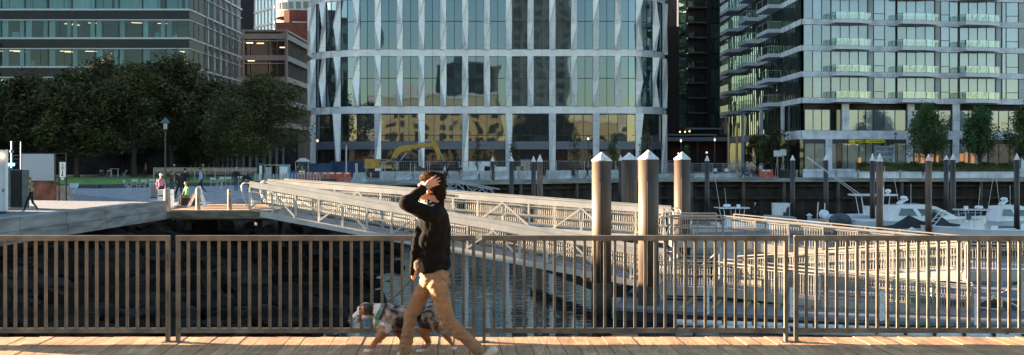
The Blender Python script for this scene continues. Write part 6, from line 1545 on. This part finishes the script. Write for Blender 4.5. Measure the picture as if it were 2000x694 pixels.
def nearest_tag(me, blobs, order):
    n_ = len(me.polygons); c = np.empty(n_*3); me.polygons.foreach_get('center', c); c = c.reshape(-1,3); best = np.full(n_, 1e9); idx = np.zeros(n_, int)
    for b in blobs:
        if b[0] == 'c':
            p, q = np.array(b[1]), np.array(b[2]); d_ = q-p; t_ = np.clip(((c-p)@d_)/max(1e-9,d_@d_),0,1); r_ = b[3]+(b[4]-b[3])*t_; ds = np.linalg.norm(c-(p+t_[:,None]*d_),axis=1)-r_
        else:
            rr_ = np.array(b[2] if isinstance(b[2],(tuple,list)) else (b[2],)*3); ds = (np.linalg.norm((c-np.array(b[1]))/rr_,axis=1)-1)*rr_.min()
        m_ = ds < best; best[m_] = ds[m_]; idx[m_] = order.index(b[-1])
    me.polygons.foreach_set('material_index', idx.tolist())
m_skin = M('skin', (.50,.27,.18), .5, var=.12, sc=14); m_skin.node_tree.nodes['Principled BSDF'].inputs['Subsurface Weight'].default_value = .08
m_cl = {}
def cloth(c):
    k = tuple(c)
    if k not in m_cl: m_cl[k] = M('clothing', c, .85, var=.2, sc=9, bump=.2, bsc=30)
    return m_cl[k]
def person(lab, px, d, h, rz, pose, top, legs, hair, shoes=(.03,.03,.03), hat=None, bag=None, zb=None, skirt=False, armup=False):
    """rz: direction faced (0 = towards +x)"""
    k = h/1.75; z0 = G if zb is None else zb
    st = {'walk':.26,'stand':.04,'sit':0,'bend':.1}[pose]
    B = []
    hip = .93*k if pose != 'sit' else .12*k
    lean = {'walk':.04,'stand':0,'sit':.08,'bend':.5}[pose]*k; sh = hip+.50*k*(1 if pose != 'bend' else .45)
    for s2 in (-1,1):
        hp = (0, s2*.09*k, hip)
        if pose == 'sit': kn = (.42*k, s2*.12*k, hip+.02*k); an = (.45*k, s2*.12*k, hip-.42*k)
        else:
            kn = ((.12+st*.5*s2)*k*.9-.03*k, s2*.09*k, .50*k); an = (st*1.25*s2*k, s2*.08*k, (.09 if s2 > 0 or pose != 'walk' else .14)*k)
        B += [('c', hp, kn, .088*k, .06*k, 'legs'), ('c', kn, an, .058*k, .042*k, 'legs'), ('c', an, (an[0]+.13*k, an[1], an[2]-.045*k), .042*k, .034*k, 'shoes')]
        s_ = (lean, s2*.19*k, sh-.02*k); e = (lean+(.02 if pose != 'sit' else .1)*k, s2*.25*k, sh-.29*k); w_ = (lean+(.14 if s2 < 0 or pose == 'sit' else .05)*k, s2*.22*k, sh-.52*k if pose != 'sit' else sh-.36*k)
        if armup and s2 < 0: e = (lean+.18*k, s2*.2*k, sh-.2*k); w_ = (lean+.3*k, s2*.1*k, sh-.05*k)
        B += [('c', s_, e, .052*k, .042*k, 'top'), ('c', e, w_, .04*k, .032*k, 'top'), ('e', (w_[0]+.02*k,w_[1],w_[2]-.05*k), (.03*k,.025*k,.055*k), None, 'skin')]
    B += [('e', (0,0,hip+.03*k), (.115*k,.15*k,.11*k), None, 'legs'), ('e', (lean*.4,0,hip+.22*k*(1 if pose != 'bend' else .5)), (.115*k,.155*k,.19*k), None, 'top'), ('e', (lean*.85,0,sh-.11*k), (.12*k,.19*k,.17*k), None, 'top'),
          ('c', (lean,0,sh), (lean+.03*k,0,sh+.13*k), .05*k, .05*k, 'skin'), ('e', (lean+.05*k,0,sh+.22*k), (.088*k,.075*k,.112*k), None, 'skin'), ('e', (lean+.14*k,0,sh+.205*k), (.018*k,.014*k,.02*k), None, 'skin'),
          ('e', (lean+.03*k,0,sh+.25*k), (.098*k,.086*k,.098*k), None, 'hair')]
    if hair == 'long': pass
    order = ['skin','hair','top','legs','shoes']
    me = blobmesh(B, .022 if d < 95 else .03, 3); me.materials.clear(); 
    hc = hair if isinstance(hair, tuple) else (.05,.03,.02)
    for m_ in (m_skin, cloth(hat or hc), cloth(top), cloth(legs), cloth(shoes)): me.materials.append(m_)
    nearest_tag(me, B, order); me.name = 'person'
    o = bpy.data.objects.new('person', me); col.objects.link(o); o.location = (X(px,d), d, z0); o.rotation_euler = (0,0,rz); tag(o, lab, 'person')
    if hat:
        mb = MB(); c = V(lean+.03*k,0,sh+.28*k); mb.ball(c, (.102*k,.09*k,.075*k), 7); mb.obox(c+V(.12*k,0,-.02*k), V(.06*k,0,0), V(0,.06*k,0), V(0,0,.006)); b_ = mb.build('cap', cloth(hat)); b_.parent = o
    if bag:
        mb = MB(); mb.ball((lean-.16*k,0,sh-.15*k),(.1*k,.13*k,.2*k),7); b_ = mb.build('backpack', cloth(bag)); b_.parent = o
    return o
PI = math.pi
person('person in a patterned tan hooded coat and black trousers walking on the left bank', 61, 51.4, 1.6, PI*1.05, 'walk', (.20,.13,.07), (.012,.010,.010), (.25,.12,.05), (.6,.58,.55), zb=G)
bpy.data.objects['person'].data.materials[2] = M('patterned_tan_coat', (.34,.25,.16), .9, var=.2, sc=16, c2=(.05,.035,.025), bump=.3, contrast=(.42,.58), detail=2)
person('person in a pink top and white cap behind the white box bin', 314, 61, 1.62, PI/2, 'stand', (.55,.20,.34), (.02,.02,.03), (.05,.03,.02), hat=(.75,.75,.75))
person('woman with long hair in a dark red checked shirt and jeans by the lamp post', 334, 71, 1.66, 0.4, 'walk', (.16,.02,.025), (.05,.07,.11), (.16,.06,.03))
person('person in a dark brown coat with long brown hair walking beside a companion', 351, 67.5, 1.68, PI*.8, 'walk', (.022,.014,.012), (.02,.015,.015), (.10,.06,.035))
person('tall person in a black jacket right of the dark brown coat', 361, 72, 1.82, PI*.5, 'stand', (.012,.013,.02), (.015,.015,.018), (.02,.015,.012))
person('person in a bright green top seated on the gangway platform behind the folding board', 367, 59, 1.6, PI*1.2, 'sit', (.14,.42,.10), (.06,.04,.03), (.30,.10,.04), zb=G+.38)
cr_ = thing('wicker_crate', 'dark low crate seat under the person in bright green', 'crate', (X(367,59.2),59.2,G)); MB().box(X(367,59.2)-.3,58.9,G,X(367,59.2)+.3,59.5,G+.40).build('box', m_dark, cr_); MB().box(X(367,59.2)-.32,58.88,G+.401,X(367,59.2)+.32,59.52,G+.43).build('lid', m_boll, cr_)
person('man in a light blue shirt and dark trousers striding left past the platform', 393, 76, 1.8, PI*1.1, 'walk', (.30,.42,.66), (.02,.02,.025), (.04,.025,.02), (.5,.5,.5))
person('man in a black jacket, grey cap and blue jeans standing with his back to us', 461, 85, 1.75, PI*.55, 'stand', (.015,.012,.012), (.05,.09,.17), (.3,.3,.3), hat=(.35,.33,.32))
person('person in black bending forward by the gangway head', 489, 84, 1.75, PI, 'bend', (.012,.012,.014), (.02,.02,.03), (.25,.2,.17))
person('person in dark clothes standing before the orange plastic barriers', 581, 118, 1.75, PI*.1, 'stand', (.02,.022,.035), (.015,.015,.02), (.03,.02,.02))
person('walker in a white shirt and dark shorts on the far harbour walk', 868, 121.5, 1.75, .1, 'walk', (.62,.64,.70), (.02,.02,.02), (.04,.03,.02))
person('walker in black close behind the one in the white shirt', 873, 122.6, 1.7, .1, 'walk', (.015,.015,.018), (.02,.02,.02), (.03,.02,.02))
person('person in a dark jacket and pale shorts on the far harbour walk', 899, 123, 1.72, PI/2, 'stand', (.03,.035,.05), (.3,.24,.18), (.04,.03,.02), bag=(.03,.03,.05))
person('dim person with a bicycle at the end of the pale barrier row', 1148, 129, 1.7, PI, 'walk', (.03,.035,.04), (.02,.02,.02), (.05,.04,.03))
person('left one of two people in white shirts seated on the long bench', 1397, 138.6, 1.7, PI/2, 'sit', (.60,.64,.74), (.03,.03,.05), (.03,.02,.015), zb=G+.5)
person('right one of two people in white shirts seated on the long bench', 1419, 138.8, 1.7, PI/2, 'sit', (.60,.64,.74), (.03,.03,.05), (.03,.02,.015), zb=G+.5)
person('man in a royal blue jacket walking a black dog on the far walk', 1451, 135.4, 1.78, 0, 'walk', (.03,.10,.34), (.015,.015,.02), (.03,.02,.02), zb=G+.03)
person('man in a dark jumper standing on the far dock beside the T-top boat', 1474, 103, 1.78, .2, 'stand', (.015,.015,.018), (.03,.03,.03), (.35,.3,.26), zb=FL, armup=True)
person('person in a pale blue shirt behind the single orange barrier', 1486, 140.5, 1.72, PI/2, 'stand', (.35,.48,.62), (.03,.03,.04), (.03,.02,.02))
person('dark figure standing before the warm lit shop display', 1803, 135.6, 1.72, PI/2, 'stand', (.02,.02,.022), (.02,.02,.02), (.02,.02,.02), zb=G+.03)
person('dim person in an orange top under the trees beyond the lawn', 285, 143, 1.75, PI, 'stand', (.36,.16,.07), (.03,.02,.02), (.25,.14,.08))
person('dim person in black with a white cap behind the park posts, left', 341, 124, 1.75, PI, 'stand', (.015,.015,.015), (.02,.02,.02), (.05,.04,.03), hat=(.5,.5,.5))
person('dim person in dark grey with pale hair behind the park posts, right', 396, 124, 1.75, 0, 'stand', (.05,.05,.06), (.02,.02,.02), (.4,.35,.3))

# ---- the walking man
s_ = 209.5
def Mn(px, py, dy=0): return ((px-1000)/s_, 10.5+dy, (697-py)/s_)
man = thing('person', 'man striding left in black jacket and tan trousers, one hand on his head', 'person', Mn(850,697))
mo_ = Mn(850,697)
def fold(sc, amp, st=(1,1,1)):
    return lambda c: amp*(noise.noise(Vector((c.x*sc*st[0], c.y*sc*st[1], c.z*sc*st[2])))+.5*noise.noise(Vector((c.x*sc*2.3*st[0]+7, c.y*sc*2.3*st[1], c.z*sc*2.3*st[2]))))
m_jack = M('black_jacket_cloth', (.009,.007,.006), .95, var=.3, sc=12, bump=.3, bsc=60)
m_jack.node_tree.nodes['Principled BSDF'].inputs['Specular IOR Level'].default_value = .15
m_trou = M('tan_trouser_cloth', (.28,.155,.075), .85, var=.12, sc=10, bump=.25, bsc=90)
m_hair = M('brown_hair', (.045,.024,.012), .6, var=.4, sc=40, bump=.5, bsc=70)
m_shoe = M('cream_shoe', (.58,.49,.37), .6, var=.08)
m_shirt = M('checked_shirt', (.13,.075,.04), .85, var=.5, sc=18, bump=.2)
body = [('c', Mn(850,424,.1), Mn(822,470,.22), .05, .035), ('c', Mn(822,470,.22), Mn(810,521,.14), .035, .028), ('c', Mn(850,422,-.1), Mn(800,396,-.25), .05, .032), ('c', Mn(800,396,-.25), Mn(816,382,-.185), .032, .030),
        ('e', Mn(840,365), (.088,.074,.112), (0,-.25,0)), ('e', Mn(829,374), (.062,.058,.075), (0,-.3,0)), ('c', Mn(824,384), Mn(832,388), .036, .04), ('c', Mn(853,406), Mn(844,383), .064, .058),
        ('e', Mn(815.5,371), (.02,.013,.014), None), ('e', Mn(819,379), (.014,.02,.009), None), ('e', Mn(822,362), (.03,.05,.018), None), ('e', Mn(838,374,-.074), (.018,.01,.028), (0,.2,0)),
        ('c', Mn(852,420,-.1), Mn(848,420,.1), .07, .07), ('c', Mn(852,406), Mn(850,430), .065, .1),
        ('c', Mn(816,382,-.185), Mn(833,366,-.125), .030, .026),
        ('e', Mn(839,360,-.108), (.042,.018,.034), (0,-.5,0))]
for (kx, ky, tx_, ty_, r_) in ((842,352,853,343,.0105),(846,355,859,347,.0110),(847,360,861,353,.0108),(846,364,859,360,.0095)):
    m1 = Mn((kx+tx_)/2, (ky+ty_)/2-.5, -.112); body += [('c', Mn(838+(kx-842)*.4, ky+2, -.112), Mn(kx,ky,-.116), .013, r_), ('c', Mn(kx,ky,-.116), m1, r_, r_*.95), ('c', m1, Mn(tx_,ty_,-.098), r_*.95, r_*.8)]
body += [('c', Mn(836,364,-.112), Mn(838,372,-.108), .013, .011), ('c', Mn(838,372,-.108), Mn(845,376,-.1), .011, .009)]
# far hand on the leash
body += [('c', Mn(810,520,.13), Mn(807,534,.11), .028, .026), ('e', Mn(806,541,.10), (.026,.022,.036), None)]
for k in range(4): body += [('c', Mn(806-3+k*1.2,540+k*2.2,.08), Mn(803.5+k*1.2,546+k*1.2,.085), .0095, .0085)]
body += [('c', Mn(802,537,.09), Mn(804,545,.08), .011, .009)]
blobobj('body', body, .0055, m_skin, man, mo_, 3)
hair = [('e', Mn(846,361), (.100,.086,.112), (0,-.3,0)), ('e', Mn(856,378), (.052,.07,.07), None), ('e', Mn(830,346), (.06,.066,.042), (0,-.5,0)), ('e', Mn(838,343,-.02), (.07,.07,.04), None), ('e', Mn(852,352,.0), (.075,.078,.075), None)]
hr = blobobj('hair', hair, .009, m_hair, man, mo_, 3, fold(20, .007, (1,1,.5)))
def cards(name, src, n_, ln, wd, mat, parent, dirf, seed=1, colf=None):
    me = src.data; rg = random.Random(seed); ps = me.polygons; vs_ = []; fs = []; cs = []
    for i in range(n_):
        p = ps[rg.randrange(len(ps))]; c = p.center.copy(); nr = p.normal
        if colf and colf(c) is None: continue
        d_ = dirf(c, nr, rg); s2 = d_.cross(nr).normalized()*wd*rg.uniform(.6,1.2); L_ = ln*rg.uniform(.5,1.3); k = len(vs_)
        a = c-nr*.004; m_ = a+d_*L_*.55+nr*.002; vs_ += [a-s2, a+s2, m_+s2*.7, m_-s2*.7, a+d_*L_]; fs += [(k,k+1,k+2,k+3),(k+3,k+2,k+4)]
        if colf: cc = colf(c); f_ = rg.uniform(.7,1.3); cs += [(min(1,cc[0]*f_),min(1,cc[1]*f_),min(1,cc[2]*f_),1)]*5
    m2 = bpy.data.meshes.new(name); m2.from_pydata(vs_, [], fs); m2.materials.append(mat)
    if colf:
        at_ = m2.color_attributes.new('coat', 'FLOAT_COLOR', 'POINT'); at_.data.foreach_set('color', [x for c in cs for x in c])
    o = bpy.data.objects.new(name, m2); col.objects.link(o); o.parent = parent; o.location = src.location; return o
m_hair2 = leafmat('hair_lock', (.028,.014,.007), (.085,.042,.019))
for m_ in (m_hair, m_hair2): m_.node_tree.nodes['Principled BSDF'].inputs['Specular IOR Level'].default_value = .08; m_.node_tree.nodes['Principled BSDF'].inputs['Roughness'].default_value = .85
cards('hair_locks', hr, 7000, .034, .0028, m_hair2, hr, lambda c, n, rg: (n*.28+Vector((.75+rg.gauss(0,.25), rg.gauss(0,.25), -.35+rg.gauss(0,.25)))).normalized(), 3)
jack = [('e', Mn(848,436), (.150,.205,.185), (0,.06,0)), ('e', Mn(844,470), (.158,.185,.17), None), ('e', Mn(842,500), (.160,.178,.15), None), ('c', Mn(840,518,-.09), Mn(846,518,.09), .095, .095), ('e', Mn(842,520), (.155,.175,.055), None),
        ('c', Mn(852,417,-.13), Mn(848,419,.15), .085, .08), ('c', Mn(849,420,-.19), Mn(797,396,-.25), .080, .064), ('c', Mn(797,396,-.25), Mn(826,371,-.16), .062, .047),
        ('c', Mn(844,422,.17), Mn(822,470,.23), .072, .058), ('c', Mn(822,470,.23), Mn(810,521,.15), .055, .042), ('e', Mn(853,401), (.078,.086,.034), (0,.35,0)), ('e', Mn(862,399), (.035,.07,.04), None),
        ('c', Mn(818,446,-.08), Mn(809,500,-.11), .04, .028), ('c', Mn(809,500,-.11), Mn(806,533,-.10), .028, .022), ('c', Mn(812,500,.05), Mn(810,526,.06), .03, .024), ('c', Mn(866,440), Mn(866,515), .07, .07)]
jk = blobobj('jacket', jack, .0085, m_jack, man, mo_, 5, lambda c: fold(9, .012, (1,1,.6))(c)+.005*math.sin(c.z*70+c.x*30+14*noise.noise(c*5))*max(0,noise.noise(c*7)+.2))
blobobj('shirt', [('e', Mn(822,516,-.115), (.062,.055,.072), None), ('e', Mn(828,522,-.10), (.065,.07,.05), None)], .009, m_shirt, man, mo_, 4, fold(16, .006))
blobobj('shirt_collar', [('c', Mn(838,398,-.03), Mn(826,399,-.01), .045, .04), ('c', Mn(826,402,0), Mn(824,420,0), .05, .06)], .009, M('pale_checked_collar', (.42,.40,.38), .85, var=.5, sc=30, contrast=(.45,.55)), man, mo_, 3)
trou = [('e', Mn(848,537), (.135,.165,.085), None), ('e', Mn(859,549), (.095,.150,.085), None), ('e', Mn(838,548), (.09,.14,.08), None),
        ('c', Mn(854,552,-.085), Mn(866,590,-.09), .094, .082), ('c', Mn(866,590,-.09), Mn(876,624,-.095), .080, .070), ('c', Mn(876,624,-.095), Mn(905,653,-.09), .068, .062), ('c', Mn(905,653,-.09), Mn(936,682,-.085), .061, .055),
        ('c', Mn(838,552,.08), Mn(818,585,.08), .090, .076), ('c', Mn(818,585,.08), Mn(801,618,.08), .074, .066), ('c', Mn(801,618,.08), Mn(796,650,.08), .064, .060), ('c', Mn(796,650,.08), Mn(788,692,.08), .060, .062)]
def tfold(c):
    a = fold(15, .010, (1.0,.6,1.6))(c); return a + .007*math.sin(c.z*95+12*noise.noise(c*6))*max(0, noise.noise(c*5+Vector((3,1,0)))+.25)
blobobj('trousers', trou, .0085, m_trou, man, mo_, 4, tfold)
mb = MB(); c0 = Mn(872,530,-.06); mb.path([Vector(Mn(861,531,-.155)), Vector(Mn(866,541,-.155)), Vector(Mn(873,546,-.12))], .003, 5); mb.build('pocket_seam', M('seam_thread', (.15,.07,.03), .8), man)
for nm, pts in (('shoe', [(964,681,-.085),(952,692,-.085),(938,693,-.085)]), ('shoe', [(793,693,.08),(786,694,.08),(779,696,.08)])):
    b_ = [('c', Mn(*pts[0]), Mn(*pts[1]), .042, .042), ('c', Mn(*pts[1]), Mn(*pts[2]), .042, .030)]
    so_ = blobobj(nm, b_, .008, m_shoe, man, mo_, 3)
# ---- the dog
sdg = 204.7
def Dg(px, py, dy=0): return ((px-1000)/sdg, 10.80+dy, (688-py)/sdg)
dog = thing('dog', 'shaggy merle sheepdog with white chest and tan legs trotting on a leash', 'dog', Dg(780,688)); do_ = Dg(780,688)
db_ = [('e', Dg(760,621), (.125,.098,.118), None), ('e', Dg(785,620), (.150,.094,.108), None), ('e', Dg(815,614), (.130,.086,.092), None), ('e', Dg(842,613), (.095,.088,.094), None), ('e', Dg(757,608), (.10,.075,.07), None),
       ('c', Dg(752,612), Dg(726,607), .088, .064), ('e', Dg(742,630), (.075,.075,.085), None),
       ('e', Dg(714,604), (.062,.058,.054), (0,.2,0)), ('e', Dg(705,606), (.045,.048,.042), None), ('c', Dg(702,611), Dg(690.5,619), .034, .022), ('c', Dg(709,618), Dg(697,629.5), .026, .013),
       ('e', Dg(719,603,-.055), (.030,.014,.046), (.15,.35,0)), ('e', Dg(719,603,.055), (.030,.014,.046), (-.15,.35,0)),
       ('c', Dg(752,637,-.055), Dg(743,656,-.06), .058, .038), ('c', Dg(743,656,-.06), Dg(726,678,-.06), .033, .022), ('c', Dg(726,678,-.06), Dg(718,684,-.06), .022, .022), ('e', Dg(717,685.3,-.06), (.036,.026,.017), None),
       ('c', Dg(765,640,.055), Dg(779,658,.06), .05, .032), ('c', Dg(779,658,.06), Dg(786,675,.06), .027, .02), ('e', Dg(783,685,.06), (.034,.024,.017), None), ('c', Dg(786,675,.06), Dg(785,683,.06), .02, .02),
       ('c', Dg(838,618,-.055), Dg(825,645,-.06), .082, .055), ('c', Dg(825,645,-.06), Dg(838,672,-.06), .042, .022), ('c', Dg(838,672,-.06), Dg(824,684,-.06), .022, .019), ('e', Dg(819,685.5,-.06), (.034,.025,.016), None),
       ('c', Dg(848,620,.055), Dg(858,645,.06), .078, .048), ('c', Dg(858,645,.06), Dg(875,667,.06), .038, .021), ('c', Dg(875,667,.06), Dg(887,682,.06), .02, .018), ('e', Dg(885,685,.06), (.03,.024,.016), None),
       ('e', Dg(862,634), (.045,.05,.04), None), ('c', Dg(856,604), Dg(869,612), .04, .022)]
def nz(c, s2, o=0): return noise.noise(Vector((c.x*s2+o, c.y*s2, c.z*s2)))
def coat(c):
    px = 1000 + (c.x+do_[0])*sdg; py = 688 - (c.z+do_[2])*sdg; y = c.y+do_[1]-10.80
    white, black, tan, grey = (.80,.74,.68), (.022,.017,.014), (.40,.16,.05), (.29,.23,.19)
    n1 = nz(c, 22); n2 = nz(c, 9, 5)
    if px < 729 and py < 640:       # head
        if px < 701 and py < 622+n1*3: return white if py < 617 or px < 696 else (.30,.22,.18)
        if py > 617: return (.10,.05,.04) if px < 706 else white
        if abs(y) < .014 and px < 716: return white
        if px > 710 and py < 616: return black if n1 > -.18 else (.09,.045,.025)
        if py < 600: return (.10,.055,.03) if n1 > 0 else tan
        return tan if n1 > -.3 else white
    if py > 681: return white
    if (px < 752 and py > 634 and px < 730+ (688-py)*.6) or (px < 770 and py > 650) or (py > 652 and px < 800): return tan
    if px < 744+n1*4 : return white
    if px < 764 and py > 627: return white if n1 > -.25 else grey
    if px > 806 and py > 640: 
        if px > 852 and py < 655: return (.42,.33,.26) if n1 > -.1 else black
        return tan
    if px > 856 and 622 < py < 650: return white
    if py > 648: return (.09,.05,.03)
    if 768 < px < 782 and py < 625 and n2 > -.25: return black
    if n2 > .2 or n1 > .3: return black
    if n1 < -.28: return (.50,.42,.35)
    return grey
me = blobmesh(db_, .0062, 4, fold(30, .004)); me.name = 'dog_body'; me.transform(Matrix.Translation(-Vector(do_)))
at_ = me.color_attributes.new('coat', 'FLOAT_COLOR', 'POINT')
at_.data.foreach_set('color', [x for v in me.vertices for x in (*coat(v.co), 1)])
m_fur, nt, b, out = base('merle_fur'); L = nt.links.new; a_ = NN(nt, 'ShaderNodeAttribute'); a_.attribute_name = 'coat'; L(a_.outputs[0], b.inputs['Base Color']); b.inputs['Roughness'].default_value = .8; b.inputs['Sheen Weight'].default_value = .15
me.materials.clear(); me.materials.append(m_fur); bo_ = bpy.data.objects.new('body', me); col.objects.link(bo_); bo_.parent = dog
def furdir(c, n, rg): return (n*.38+Vector((.9, 0, -.55))*rg.uniform(.6,1.1)+Vector((rg.gauss(0,.22),rg.gauss(0,.22),rg.gauss(0,.22)))).normalized()
def coat2(c):
    px = 1000 + (c.x+do_[0])*sdg; py = 688 - (c.z+do_[2])*sdg
    if px < 712 or py > 668: return None
    return coat(c)
cards('fur', bo_, 26000, .026, .0022, m_fur, dog, furdir, 5, coat2)
def coat3(c):
    px = 1000 + (c.x+do_[0])*sdg; py = 688 - (c.z+do_[2])*sdg
    return (.60,.53,.46) if ((px < 752 and 618 < py < 646 and px > 728) or (px > 852 and 622 < py < 652)) else None
cards('ruff', bo_, 16000, .05, .0028, m_fur, dog, furdir, 8, coat3)
mb = MB(); mb.ball(V(*Dg(687.6,620)), (.013,.014,.011), 6); mb.build('nose', m_rubber, dog, True)
mb = MB(); [mb.ball(V(*Dg(702.5,604.5,y)), .0085, 6) for y in (-.040,.040)]; mb.build('eye', m_rubber, dog, True)
mb = MB(); mb.path([V(*Dg(706,623)), V(*Dg(699,627.5)), V(*Dg(694,632))], [.012,.014,.009], 8); mb.build('tongue', M('tongue_pink', (.62,.14,.10), .35), dog, True)
mh = M('teal_harness', (.08,.30,.24), .7, var=.5, sc=40); mb = MB()
def ring(cx, cy, rx2, rz2, tilt, w_, n_=26):
    c = V(*Dg(cx,cy)); vs_ = []
    for k in range(n_):
        a = 2*PI*k/n_; p = V(math.sin(tilt)*math.cos(a)*rz2, math.sin(a)*rx2, math.cos(a)*rz2*math.cos(tilt)); u = V(math.cos(tilt),0,-math.sin(tilt))*w_/2; vs_ += [c+p-u, c+p+u]
    mb.add(vs_, [(2*k,2*k+1,(2*k+3) % (2*n_),(2*k+2) % (2*n_)) for k in range(n_)])
ring(740,612,.086,.090,.42,.030); mb.build('collar', mh, dog); mb = MB(); ring(747,613,.098,.100,.38,.022); mb.build('harness_strap', M('dark_strap', (.03,.02,.03), .7), dog)
mb = MB(); mb.bar(V(*Dg(738,622,-.085)), V(*Dg(735,634,-.075)), .03, .012, up=(0,1,0)); mb.build('tag_band', mh, dog)
# leash
ls = thing('leash', 'dark leash running from the merle dog up to the walking man', 'leash', Dg(747,599))
p, q = V(*Dg(747,598,0)), V(*Mn(805,543,.08)); mb = MB(); mb.path([p.lerp(q,k/10)-V(0,0,.025*math.sin(PI*k/10)) for k in range(11)], .006, 6); mb.build('strap', m_black, ls, True)
# black dog on the far walk
bd = thing('dog', 'small black dog walked by the man in royal blue', 'dog', (X(1459,135.3),135.3,G+.03), None, True)
bb = [('e',(0,0,.42),(.3,.13,.14),None),('c',(.22,0,.45),(.38,0,.6),.09,.07),('e',(.45,0,.63),(.12,.07,.07),None),('c',(-.28,0,.48),(-.46,0,.6),.03,.02)]+[('c',(x,y,.36),(x+dx,y,.04),.05,.03) for x,y,dx in ((.2,-.08,.1),(.2,.08,-.08),(-.22,-.08,-.1),(-.22,.08,.08))]
blobobj('body', bb, .03, m_black, bd, (0,0,0), 2)
bpy.data.scenes.remove(TS)
